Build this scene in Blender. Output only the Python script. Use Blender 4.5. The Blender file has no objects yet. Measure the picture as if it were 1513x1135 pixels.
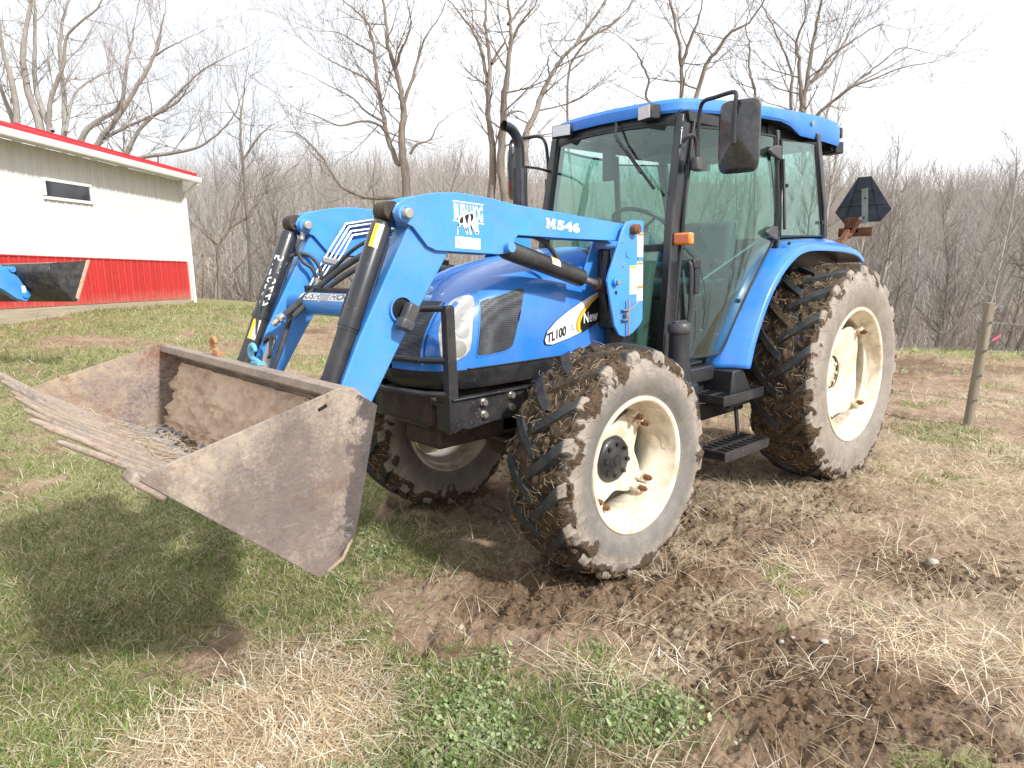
import bpy, bmesh, math, random
import numpy as np
from mathutils import Vector, Matrix
R = math.radians
PI = math.pi
scn = bpy.context.scene
COL = scn.collection
rng = random.Random(7)

# ------------------------------------------------------------------ noise (numpy)
_g = np.random.RandomState(11)
_perm = np.arange(256); _g.shuffle(_perm); _perm = np.concatenate([_perm, _perm, _perm])
_grad = _g.normal(size=(256, 3)); _grad /= np.linalg.norm(_grad, axis=1)[:, None]
def pnoise(x, y, z=0.0):
    x = np.asarray(x, float); y = np.asarray(y, float); z = np.asarray(z, float) + np.zeros_like(x)
    xi = np.floor(x).astype(int); yi = np.floor(y).astype(int); zi = np.floor(z).astype(int)
    xf = x - xi; yf = y - yi; zf = z - zi
    u = xf*xf*xf*(xf*(xf*6-15)+10); v = yf*yf*yf*(yf*(yf*6-15)+10); w = zf*zf*zf*(zf*(zf*6-15)+10)
    r = 0
    for dx in (0, 1):
        for dy in (0, 1):
            for dz in (0, 1):
                h = _perm[(_perm[(_perm[(xi+dx) & 255] + yi+dy) & 255] + zi+dz) & 255]
                g = _grad[h]
                d = g[..., 0]*(xf-dx) + g[..., 1]*(yf-dy) + g[..., 2]*(zf-dz)
                r = r + d*(u if dx else 1-u)*(v if dy else 1-v)*(w if dz else 1-w)
    return r*1.5
def fbm(x, y, z=0.0, o=4, s=1.0, gain=.5):
    a = 1.0; t = 0; f = s
    for i in range(o):
        t = t + a*pnoise(np.asarray(x)*f+i*17.3, np.asarray(y)*f-i*9.1, np.asarray(z)*f+i*3.7)
        a *= gain; f *= 2.03
    return t
def sstep(a, b, x):
    t = np.clip((np.asarray(x, float)-a)/(b-a), 0, 1); return t*t*(3-2*t)

# ------------------------------------------------------------------ mesh builder
class MB:
    def __init__(s): s.v = []; s.f = []; s.m = []; s.att = []
    def add(s, vs, fs, mi=0, att=0.0):
        b = len(s.v); s.v += [tuple(p) for p in vs]; s.f += [tuple(b+i for i in f) for f in fs]
        s.m += [mi]*len(fs)
        s.att += list(att) if hasattr(att, '__len__') else [att]*len(vs)
        return s
    def box(s, c, size, rot=None, mi=0, taper=1.0):
        hx, hy, hz = size[0]/2, size[1]/2, size[2]/2
        vs = [Vector((x*(taper if z > 0 else 1), y*(taper if z > 0 else 1), z)) for z in (-hz, hz) for x, y in ((-hx, -hy), (hx, -hy), (hx, hy), (-hx, hy))]
        M = rot.to_matrix() if hasattr(rot, 'to_matrix') else (rot or Matrix.Identity(3))
        vs = [M @ v + Vector(c) for v in vs]
        return s.add(vs, [(3, 2, 1, 0), (4, 5, 6, 7), (0, 1, 5, 4), (1, 2, 6, 5), (2, 3, 7, 6), (3, 0, 4, 7)], mi)
    def beam(s, p0, p1, w, h, up=(0, 0, 1), mi=0):
        p0 = Vector(p0); p1 = Vector(p1); d = (p1-p0).normalized(); sd = d.cross(Vector(up)).normalized(); u = sd.cross(d)
        vs = [p+sd*a*w/2+u*b*h/2 for p in (p0, p1) for a, b in ((-1, -1), (1, -1), (1, 1), (-1, 1))]
        return s.add(vs, [(3, 2, 1, 0), (4, 5, 6, 7), (0, 1, 5, 4), (1, 2, 6, 5), (2, 3, 7, 6), (3, 0, 4, 7)], mi)
    def tube(s, pts, r, n=8, caps=True, mi=0, flat=None):
        pts = [Vector(p) for p in pts]; rs = list(r) if hasattr(r, '__len__') else [r]*len(pts)
        vs = []; N = len(pts); ref = None
        for i, p in enumerate(pts):
            d = (pts[min(i+1, N-1)]-pts[max(i-1, 0)])
            if d.length < 1e-9: d = Vector((0, 0, 1))
            d.normalize()
            if ref is None:
                ref = Vector((0, 0, 1)) if abs(d.z) < .9 else Vector((1, 0, 0))
            a = (ref - d*ref.dot(d)); a.normalize(); ref = a; b = d.cross(a)
            for k in range(n):
                t = 2*PI*k/n; vs.append(p+(a*math.cos(t)+b*math.sin(t))*rs[i])
        fs = [(i*n+k, i*n+(k+1) % n, (i+1)*n+(k+1) % n, (i+1)*n+k) for i in range(N-1) for k in range(n)]
        if caps and n > 2: fs += [tuple(reversed(range(n))), tuple((N-1)*n+k for k in range(n))]
        return s.add(vs, fs, mi)
    def cyl(s, p0, p1, r0, r1=None, n=20, mi=0): return s.tube([p0, p1], [r0, r0 if r1 is None else r1], n, True, mi)
    def prism(s, poly, y0, y1, mi=0, ax='y'):
        if ax == 'y': f = lambda a, b, t: (a, t, b)
        elif ax == 'x': f = lambda a, b, t: (t, a, b)
        else: f = lambda a, b, t: (a, b, t)
        n = len(poly); vs = [f(a, b, y0) for a, b in poly]+[f(a, b, y1) for a, b in poly]
        fs = [tuple(range(n)), tuple(reversed(range(n, 2*n)))]+[(i, (i+1) % n+0, (i+1) % n+n, i+n)[::-1] for i in range(n)]
        return s.add(vs, fs, mi)
    def lathe(s, prof, c=(0, 0, 0), n=48, mi=0, ax='y', closed=False):
        vs = []; m = len(prof)
        for k in range(n):
            t = 2*PI*k/n
            for r, a in prof:
                q = (r*math.cos(t), a, r*math.sin(t)) if ax == 'y' else ((r*math.cos(t), r*math.sin(t), a) if ax == 'z' else (a, r*math.cos(t), r*math.sin(t)))
                vs.append((q[0]+c[0], q[1]+c[1], q[2]+c[2]))
        fs = []
        for k in range(n):
            k2 = (k+1) % n
            for j in range(m if closed else m-1):
                j2 = (j+1) % m
                fs.append((k*m+j, k2*m+j, k2*m+j2, k*m+j2))
        return s.add(vs, fs, mi)
    def grid(s, rows, mi=0, wrap=False, att=0.0):
        m = len(rows[0]); n = len(rows); vs = [p for r in rows for p in r]
        fs = [(i*m+j, i*m+(j+1) % m, (i+1)*m+(j+1) % m, (i+1)*m+j) for i in range(n-1) for j in range(m if wrap else m-1)]
        return s.add(vs, fs, mi, att)
    def mirror(s):
        o = MB(); o.v = [(a, -b, c) for a, b, c in s.v]; o.f = [tuple(reversed(f)) for f in s.f]; o.m = list(s.m); o.att = list(s.att); return o
    def move(s, d=(0, 0, 0), rz=0.0, M=None):
        o = MB(); T = M if M is not None else Matrix.Translation(d) @ Matrix.Rotation(rz, 4, 'Z')
        o.v = [tuple(T @ Vector(p)) for p in s.v]; o.f = list(s.f); o.m = list(s.m); o.att = list(s.att); return o
    def merge(s, o, mi=None):
        b = len(s.v); s.v += o.v; s.f += [tuple(b+i for i in f) for f in o.f]; s.m += (o.m if mi is None else [mi]*len(o.f)); s.att += o.att; return s
    def build(s, name, mats, parent=None, smooth=32, bevel=0, seg=2, att=None, fixn=False, loc=None):
        me = bpy.data.meshes.new(name); me.from_pydata([tuple(p) for p in s.v], [], s.f)
        mats = mats if isinstance(mats, (list, tuple)) else [mats]
        for m in mats: me.materials.append(m)
        if any(s.m): me.polygons.foreach_set('material_index', s.m)
        if att:
            a = me.attributes.new(att, 'FLOAT', 'POINT'); a.data.foreach_set('value', [float(x) for x in s.att])
        if fixn:
            bm = bmesh.new(); bm.from_mesh(me); bmesh.ops.recalc_face_normals(bm, faces=bm.faces); bm.to_mesh(me); bm.free()
        if smooth is not None:
            me.polygons.foreach_set('use_smooth', [True]*len(me.polygons))
            if smooth < 180: me.set_sharp_from_angle(angle=R(smooth))
        me.update()
        o = bpy.data.objects.new(name, me); COL.objects.link(o)
        if parent is not None: o.parent = parent
        if loc is not None: o.location = loc
        if bevel:
            md = o.modifiers.new('bevel', 'BEVEL'); md.width = bevel; md.segments = seg; md.limit_method = 'ANGLE'; md.angle_limit = R(40)
            md.harden_normals = False
        return o

def tag(o, label=None, cat=None, group=None, kind=None):
    if label: o['label'] = label
    if cat: o['category'] = cat
    if group: o['group'] = group
    if kind: o['kind'] = kind
    return o
def empty(name, label=None, cat=None, loc=(0, 0, 0), group=None, rz=0):
    o = bpy.data.objects.new(name, None); o.empty_display_size = .2; COL.objects.link(o); o.location = loc; o.rotation_euler = (0, 0, rz)
    return tag(o, label, cat, group)
def copy_tree(o, parent=None):
    c = o.copy(); COL.objects.link(c)
    if parent is not None: c.parent = parent
    for ch in list(o.children): copy_tree(ch, c)
    return c
def smoothpath(pts, k=6):
    P = [Vector(p) for p in pts]; P = [P[0]*2-P[1]]+P+[P[-1]*2-P[-2]]; out = []
    for i in range(1, len(P)-2):
        a, b, c, d = P[i-1:i+3]
        for j in range(k):
            t = j/k; out.append(.5*((2*b)+(c-a)*t+(2*a-5*b+4*c-d)*t*t+(3*b-a-3*c+d)*t**3))
    out.append(P[-2]); return out

# ------------------------------------------------------------------ materials
def mat(name):
    m = bpy.data.materials.new(name); m.use_nodes = True; nt = m.node_tree; nt.nodes.clear(); return m, nt
class NT:
    def __init__(s, name):
        s.m, s.t = mat(name); s.out = s.n('ShaderNodeOutputMaterial')
    def n(s, ty, **kw):
        nd = s.t.nodes.new(ty)
        for k, v in kw.items():
            if k in nd.bl_rna.properties: setattr(nd, k, v)
            else: nd.inputs[k.replace('_', ' ')].default_value = v
        return nd
    def l(s, a, b): s.t.links.new(a, b)
    def noise(s, scale, detail=4, rough=.55, dist=0, vec=None, coord='Object', w=None):
        nd = s.n('ShaderNodeTexNoise'); nd.inputs['Scale'].default_value = scale; nd.inputs['Detail'].default_value = detail
        nd.inputs['Roughness'].default_value = rough; nd.inputs['Distortion'].default_value = dist
        s.l(vec if vec is not None else s.coord(coord), nd.inputs['Vector']); return nd.outputs['Fac']
    def coord(s, k='Object'):
        if not hasattr(s, 'tc'): s.tc = s.n('ShaderNodeTexCoord')
        return s.tc.outputs[k]
    def scaled(s, sx, sy, sz, k='Object', rot=(0, 0, 0)):
        mp = s.n('ShaderNodeMapping'); mp.inputs['Scale'].default_value = (sx, sy, sz); mp.inputs['Rotation'].default_value = rot
        s.l(s.coord(k), mp.inputs['Vector']); return mp.outputs[0]
    def ramp(s, fac, stops, interp='LINEAR'):
        r = s.n('ShaderNodeValToRGB'); r.color_ramp.interpolation = interp
        e = r.color_ramp.elements
        while len(e) < len(stops): e.new(.5)
        for i, (p, c) in enumerate(stops):
            e[i].position = p; e[i].color = (c, c, c, 1) if not hasattr(c, '__len__') else (*c[:3], 1)
        s.l(fac, r.inputs[0]); return r.outputs[0]
    def mix(s, fac, a, b):
        m = s.n('ShaderNodeMix', data_type='RGBA')
        for sock, v in ((m.inputs['Factor'], fac), (m.inputs[6], a), (m.inputs[7], b)):
            if hasattr(v, 'is_output') or isinstance(v, bpy.types.NodeSocket): s.l(v, sock)
            elif hasattr(v, '__len__'): sock.default_value = (*v[:3], 1)
            else: sock.default_value = v
        return m.outputs[2]
    def math(s, op, a, b=0.0, clamp=False):
        m = s.n('ShaderNodeMath', operation=op); m.use_clamp = clamp
        for i, v in enumerate((a, b)):
            if isinstance(v, bpy.types.NodeSocket): s.l(v, m.inputs[i])
            else: m.inputs[i].default_value = v
        return m.outputs[0]
    def sep(s, vec):
        x = s.n('ShaderNodeSeparateXYZ'); s.l(vec, x.inputs[0]); return x.outputs
    def attr(s, name):
        a = s.n('ShaderNodeAttribute'); a.attribute_name = name; return a.outputs
    def bsdf(s, col, rough=.5, metal=0, bump=None, bstr=.3, bdist=.01, coat=0, spec=.5, trans=None):
        b = s.n('ShaderNodeBsdfPrincipled')
        for sock, v in ((b.inputs['Base Color'], col), (b.inputs['Roughness'], rough), (b.inputs['Metallic'], metal), (b.inputs['Coat Weight'], coat), (b.inputs['Specular IOR Level'], spec)):
            if isinstance(v, bpy.types.NodeSocket): s.l(v, sock)
            elif hasattr(v, '__len__'): sock.default_value = (*v[:3], 1)
            else: sock.default_value = v
        b.inputs['Coat Roughness'].default_value = .08
        if bump is not None:
            bp = s.n('ShaderNodeBump'); bp.inputs['Strength'].default_value = bstr; bp.inputs['Distance'].default_value = bdist
            s.l(bump, bp.inputs['Height']); s.l(bp.outputs[0], b.inputs['Normal'])
        s.l(b.outputs[0], s.out.inputs[0]); s.b = b; return s.m

DUST = (.36, .27, .19); MUD = (.115, .068, .040)
def paint(name, col, rough=.32, dust=.25, spots=.5, coat=.4, lowmud=None, fade=.0, dustcol=DUST):
    """painted sheet metal with dust film, mud specks and a little fading"""
    k = NT(name)
    big = k.noise(3.2, 5, .6); c = k.mix(k.ramp(big, [(.35, 0), (.75, 1)]), col, tuple(min(1, x*1.25+.012) for x in col))
    if fade: c = k.mix(k.math('MULTIPLY', k.ramp(k.noise(1.3, 3), [(.4, 0), (.7, 1)]), fade), c, (.25, .42, .6))
    film = k.math('MULTIPLY', k.ramp(k.noise(7, 8, .68, .3), [(.42, 0), (.78, 1)]), dust)
    c = k.mix(film, c, dustcol)
    scr = k.noise(1, 3, .6, vec=k.scaled(5, 5, 110, rot=(R(20), R(33), 0))); c = k.mix(k.math('MULTIPLY', k.math('MULTIPLY', k.ramp(scr, [(.69, 0), (.72, 1)]), k.ramp(k.noise(3.1, 3), [(.48, 0), (.62, 1)])), .5), c, (.10, .11, .13))
    sp = k.ramp(k.noise(58, 3, .6), [(.655, 0), (.70, 1)]); sel = k.ramp(k.noise(5, 2), [(.45, 0), (.62, 1)])
    spf = k.math('MULTIPLY', k.math('MULTIPLY', sp, sel), spots)
    c = k.mix(spf, c, (.22, .16, .11))
    if lowmud is not None:
        z = k.sep(k.coord())[2]; a, b = lowmud
        zz = k.math('ADD', z, k.math('MULTIPLY', k.math('SUBTRACT', k.noise(6, 6, .65), .5), (b-a)*1.6))
        mr = k.n('ShaderNodeMapRange'); mr.inputs['From Min'].default_value = b; mr.inputs['From Max'].default_value = a; k.l(zz, mr.inputs[0])
        c = k.mix(k.math('MULTIPLY', mr.outputs[0], .75), c, (.2, .14, .095))
        film = k.math('ADD', film, mr.outputs[0], True)
    r = k.math('ADD', k.math('MULTIPLY', film, .5), k.math('ADD', rough, k.math('MULTIPLY', k.noise(22, 4), .12)), True)
    return k.bsdf(c, r, coat=coat, bump=k.noise(90, 3), bstr=.03, bdist=.002)
def plain(name, col, rough=.5, metal=0, var=.15, scale=8, dirt=0.0, bump=.1, bscale=40, coat=0, dirtcol=DUST):
    k = NT(name); n = k.noise(scale, 6, .62)
    c = k.mix(k.ramp(n, [(.3, 0), (.75, 1)]), tuple(x*(1-var) for x in col), tuple(min(1, x*(1+var)) for x in col))
    if dirt: c = k.mix(k.math('MULTIPLY', k.ramp(k.noise(scale*1.7, 8, .7, .4), [(.42, 0), (.72, 1)]), dirt), c, dirtcol)
    return k.bsdf(c, rough, metal, bump=k.noise(bscale, 5, .6), bstr=bump, bdist=.004, coat=coat)

M = {}
M['loader_blue'] = paint('loader_blue_paint', (.035, .25, .70), .34, dust=.20, spots=.45, coat=.35, fade=.1)
M['hood_blue'] = paint('hood_blue_paint', (.022, .18, .60), .26, dust=.14, spots=.35, coat=.6)
M['fender_blue'] = paint('fender_blue_paint', (.022, .19, .62), .32, dust=.16, spots=1.0, coat=.4)
M['black_paint'] = paint('black_paint', (.010, .012, .016), .28, dust=.07, spots=.5, coat=.4)
M['black_dirty'] = paint('dirty_black_paint', (.013, .014, .017), .38, dust=.26, spots=1.0, coat=.2, dustcol=(.17, .14, .115))
M['chassis'] = plain('muddy_chassis_iron', (.035, .027, .022), .75, dirt=.55, bump=.6, bscale=30, dirtcol=(.16, .105, .065))
M['black_plastic'] = plain('black_plastic', (.018, .020, .024), .42, dirt=.12, bump=.15, bscale=160, dirtcol=(.2, .17, .14))
M['grey_plastic'] = plain('grey_plastic', (.050, .053, .060), .42, dirt=.2, bump=.1)
M['rubber_hose'] = plain('rubber_hose', (.035, .037, .042), .55, dirt=.35, bump=.2, bscale=120, dirtcol=(.18, .15, .13))
M['steel'] = plain('worn_steel', (.42, .42, .41), .34, .9, dirt=.25, bump=.15)
M['zinc'] = plain('zinc_bolt', (.50, .48, .43), .42, .8, dirt=.35, bump=.2)
M['steel_line'] = plain('hydraulic_line_metal', (.62, .60, .55), .33, .75, dirt=.15, bump=.05)
M['rust'] = plain('rusty_iron', (.20, .085, .04), .85, dirt=.4, var=.45, scale=30, bump=.5, dirtcol=(.09, .05, .03))
M['white_decal'] = plain('white_decal', (.80, .80, .78), .35, var=.02, bump=0, dirt=.08)
M['black_decal'] = plain('black_decal', (.012, .012, .014), .35, var=.02, bump=0)
M['grey_decal'] = plain('grey_decal', (.42, .43, .45), .4, var=.05, bump=0)
M['yellow_decal'] = plain('yellow_decal', (.80, .55, .03), .4, var=.05, bump=0, dirt=.1)
M['orange_decal'] = plain('orange_decal', (.80, .25, .03), .4, var=.05, bump=0)
M['cream'] = None
def cream_mat():
    k = NT('cream_rim_paint'); c = k.mix(k.ramp(k.noise(5, 5), [(.3, 0), (.7, 1)]), (.74, .66, .50), (.82, .76, .62))
    c = k.mix(k.math('MULTIPLY', k.ramp(k.noise(7, 9, .72, .6), [(.44, 0), (.70, 1)]), .85), c, (.40, .285, .18))
    c = k.mix(k.ramp(k.noise(16, 7, .7, .8), [(.66, 0), (.70, 1)]), c, (.20, .075, .03))
    return k.bsdf(c, .42, coat=.15, bump=k.noise(60, 5), bstr=.08, bdist=.003)
M['cream'] = cream_mat()
def lens(name, col, rough=.08, spec=.8):
    k = NT(name); v = k.n('ShaderNodeTexVoronoi'); v.inputs['Scale'].default_value = 70; k.l(k.coord(), v.inputs['Vector'])
    return k.bsdf(col, rough, bump=v.outputs['Distance'], bstr=.25, bdist=.004, coat=1, spec=spec)
M['headlight'] = plain('headlight_lens', (.58, .58, .54), .12, .25, var=.25, scale=14, dirt=.25, bump=.05, coat=1)
M['worklight'] = lens('work_light_lens', (.62, .63, .64))
M['amber'] = lens('amber_lens', (.85, .22, .01))
M['mirror_glass'] = plain('mirror_glass', (.6, .62, .65), .05, 1, var=.03, bump=0)
M['logo_blue'] = plain('logo_blue', (.45, .55, .75), .3, var=.1, bump=0, coat=.5)
M['mesh'] = None
def mesh_mat(name, sx, sz, base=(.045, .048, .055), hole=(.004, .004, .005), ax=(0, 2)):
    k = NT(name); v = k.n('ShaderNodeTexVoronoi'); v.inputs['Scale'].default_value = sx; v.inputs['Randomness'].default_value = 0.0
    k.l(k.coord(), v.inputs['Vector'])
    h = k.ramp(v.outputs['Distance'], [(.33, 1), (.4, 0)])
    c = k.mix(k.ramp(k.noise(8, 6, .7), [(.45, 0), (.75, 1)]), base, tuple(x*2.6 for x in base)); c = k.mix(h, c, hole)
    return k.bsdf(c, .5, bump=k.ramp(v.outputs['Distance'], [(.33, 0), (.4, 1)]), bstr=.6, bdist=.004)
M['mesh'] = mesh_mat('perforated_screen', 95, 95)
M['mesh2'] = mesh_mat('perforated_exhaust_guard', 62, 62, base=(.03, .03, .034))
def glass_mat(name, tint=(.66, .86, .80), refl=.55, dirt=.12):
    k = NT(name); t = k.n('ShaderNodeBsdfTransparent'); t.inputs[0].default_value = (*tint, 1)
    g = k.n('ShaderNodeBsdfGlossy'); g.inputs['Roughness'].default_value = .015; g.inputs[0].default_value = (.80, 1, .93, 1)
    fr = k.n('ShaderNodeLayerWeight'); fr.inputs['Blend'].default_value = .5
    f = k.math('ADD', k.math('MULTIPLY', k.math('POWER', fr.outputs['Facing'], 3.2), .95), refl, True)
    m = k.n('ShaderNodeMixShader'); k.l(f, m.inputs[0]); k.l(t.outputs[0], m.inputs[1]); k.l(g.outputs[0], m.inputs[2])
    d = k.n('ShaderNodeBsdfDiffuse'); d.inputs[0].default_value = (.42, .47, .43, 1)
    sp = k.ramp(k.noise(60, 3, .6), [(.665, 0), (.69, 1)]); sel = k.ramp(k.noise(4.5, 3), [(.45, 0), (.65, .8)])
    film = k.math('MULTIPLY', k.ramp(k.noise(2.5, 6, .65), [(.3, .3), (.8, 1)]), dirt)
    df = k.math('ADD', k.math('MULTIPLY', sp, sel), film, True)
    m2 = k.n('ShaderNodeMixShader'); k.l(df, m2.inputs[0]); k.l(m.outputs[0], m2.inputs[1]); k.l(d.outputs[0], m2.inputs[2])
    k.l(m2.outputs[0], k.out.inputs[0]); return k.m
M['glass'] = glass_mat('cab_glass', tint=(.56, .80, .73), refl=.11, dirt=.04)
M['glass_side'] = glass_mat('cab_side_glass', tint=(.46, .73, .65), refl=.09, dirt=.05)
def tyre_mat(zr, bandamt=1.0, ylim=.17, nseg=34):
    """mud attribute 1 = packed mud on the tread, 0 = dusty rubber; sidewalls dusted beige"""
    k = NT('muddy_tyre_rubber'); mud = k.attr('mud')[2]
    xyz = k.sep(k.coord()); x, y, z = xyz[0], xyz[1], xyz[2]
    rad = k.math('SQRT', k.math('ADD', k.math('MULTIPLY', x, x), k.math('MULTIPLY', z, z)))
    nrm = k.sep(k.coord('Normal')); side = k.math('MULTIPLY', k.ramp(k.math('ABSOLUTE', nrm[1]), [(.42, 0), (.62, 1)]), k.ramp(k.math('ABSOLUTE', y), [(ylim-.004, 0), (ylim+.006, 1)]), True)
    rub = k.mix(k.ramp(k.noise(14, 6, .65), [(.35, 0), (.7, 1)]), (.022, .023, .026), (.065, .064, .064))
    bei = k.mix(k.ramp(k.noise(11, 8, .7, .3), [(.35, 0), (.68, 1)]), (.38, .32, .265), (.23, .20, .17))
    r2 = k.math('ADD', rad, k.math('MULTIPLY', k.math('SUBTRACT', k.noise(5, 5, .6), .5), .05))
    a, b = zr
    mr = k.n('ShaderNodeMapRange'); mr.inputs['From Min'].default_value = a; mr.inputs['From Max'].default_value = b; k.l(r2, mr.inputs[0])
    band = k.ramp(mr.outputs[0], [(0, .55), (.12, .95), (.42, .85), (.62, .0), (1, 0)])
    bei = k.mix(k.math('MULTIPLY', k.math('MULTIPLY', band, k.ramp(k.noise(8, 8, .72, .5), [(.30, 1), (.68, .45)])), bandamt), bei, (.135, .13, .125))
    ring = k.math('SINE', k.math('MULTIPLY', rad, 300)); bei = k.mix(k.math('MULTIPLY', k.ramp(ring, [(.9, 0), (1, 1)]), .25), bei, (.1, .095, .09))
    an = k.math('ARCTAN2', z, x); an2 = k.math('ADD', k.math('MULTIPLY', an, nseg/2.0), k.math('MULTIPLY', mr.outputs[0], 5.0))
    crack = k.math('MULTIPLY', k.ramp(k.math('ABSOLUTE', k.math('SINE', an2)), [(0, 1), (.07, 0)]), k.ramp(mr.outputs[0], [(.35, 0), (.5, 1)]))
    bei = k.mix(k.math('MULTIPLY', crack, .55), bei, (.11, .10, .095))
    step = k.math('MULTIPLY', k.ramp(k.math('ADD', mr.outputs[0], k.math('MULTIPLY', k.ramp(k.math('SINE', an2), [(.49, 0), (.51, 1)]), .10)), [(.70, 0), (.72, 1)]), 1.0)
    base = k.mix(side, rub, bei)
    mc = k.mix(k.ramp(k.noise(23, 8, .75, .4), [(.3, 0), (.72, 1)]), (.042, .028, .018), (.185, .125, .075))
    mc = k.mix(k.ramp(k.noise(130, 3, .6), [(.62, 0), (.7, 1)]), mc, (.42, .33, .21))
    mf = k.math('ADD', mud, k.math('MULTIPLY', k.math('SUBTRACT', k.noise(28, 5, .7), .5), 1.3)); mf = k.ramp(mf, [(.42, 0), (.58, 1)])
    c = k.mix(mf, base, mc)
    h = k.math('ADD', k.math('MULTIPLY', k.noise(60, 8, .75), k.math('ADD', mf, .25)), k.math('MULTIPLY', k.math('SUBTRACT', step, crack), .12))
    return k.bsdf(c, k.math('ADD', k.math('MULTIPLY', mf, .35), .58), bump=h, bstr=.9, bdist=.02, spec=.35)
def bucket_mat(name, base=(.050, .047, .046), clay=(.42, .315, .205), amt=.5, rust=.5, seed=0, keep=None):
    k = NT(name); mp = k.scaled(1, 1, 1)
    st = k.noise(2.2+seed, 6, .6, .6); st2 = k.noise(26, 8, .75, .2)
    f = k.math('ADD', st, k.math('MULTIPLY', k.math('SUBTRACT', st2, .5), .9))
    cl = k.ramp(f, [(.50-amt*.45, 0), (.86-amt*.30, 1)])
    steelc = k.mix(k.ramp(k.noise(70, 6, .7), [(.35, 0), (.65, 1)]), tuple(x*1.6 for x in base), tuple(x*4.6 for x in base))
    c = k.mix(k.math('MULTIPLY', cl, .86), steelc, k.mix(k.ramp(k.noise(9, 5), [(.3, 0), (.7, 1)]), clay, tuple(x*.72 for x in clay)))
    rs = k.ramp(k.math('ADD', k.noise(3.4+seed, 5, .6, .7), k.math('MULTIPLY', k.math('SUBTRACT', k.noise(75, 4, .7), .5), .5)), [(.56, 0), (.66, 1)])
    c = k.mix(k.math('MULTIPLY', rs, rust), c, (.23, .10, .05))
    if keep:
        xyz = k.sep(k.coord()); gx_ = k.math('SUBTRACT', k.math('ADD', xyz[0], k.math('MULTIPLY', xyz[2], .25)), keep); g2 = k.math('ADD', k.math('MULTIPLY', gx_, 5.5), k.math('MULTIPLY', k.math('SUBTRACT', k.noise(9, 8, .72, .4), .5), 2.6))
        c = k.mix(k.ramp(g2, [(.0, .92), (.16, 0)]), c, (.030, .032, .038))
        dk = k.math('MULTIPLY', k.ramp(k.math('ADD', k.noise(2.6, 6, .62), k.math('MULTIPLY', k.math('SUBTRACT', k.noise(90, 4, .7), .5), .35)), [(.46, 0), (.62, 1)]), .74); c = k.mix(dk, c, (.130, .100, .092))
    scr = k.noise(1, 3, .6, vec=k.scaled(3, 60, 60, rot=(0, R(38), 0))); c = k.mix(k.math('MULTIPLY', k.ramp(scr, [(.66, 0), (.72, 1)]), .35), c, (.5, .45, .4))
    return k.bsdf(c, .72, bump=k.math('ADD', st2, k.noise(110, 4)), bstr=.35, bdist=.006, spec=.35)
M['bucket_out'] = bucket_mat('worn_bucket_steel', base=(.052, .045, .044), clay=(.56, .46, .35), amt=.58, rust=.55, keep=4.10)
M['bucket_in'] = bucket_mat('clay_caked_bucket_steel', clay=(.58, .43, .30), amt=.95, rust=.3, seed=.7)
M['bucket_far'] = bucket_mat('stained_bucket_steel', base=(.060, .048, .046), clay=(.50, .38, .27), amt=.50, rust=.75, seed=.4)
M['bucket_edge'] = bucket_mat('scraped_bucket_edge', base=(.075, .062, .055), clay=(.42, .33, .25), amt=.55, rust=.35, seed=1.3)
def clay_mat():
    k = NT('caked_clay'); f = k.noise(16, 9, .75, .4)
    c = k.mix(k.ramp(f, [(.3, 0), (.7, 1)]), (.34, .225, .15), (.68, .50, .37)); c = k.mix(k.ramp(k.noise(3, 4), [(.5, 0), (.7, 1)]), c, (.60, .45, .32))
    return k.bsdf(c, .95, bump=k.noise(45, 8, .75), bstr=.9, bdist=.02, spec=.2)
M['clay'] = clay_mat()
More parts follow.
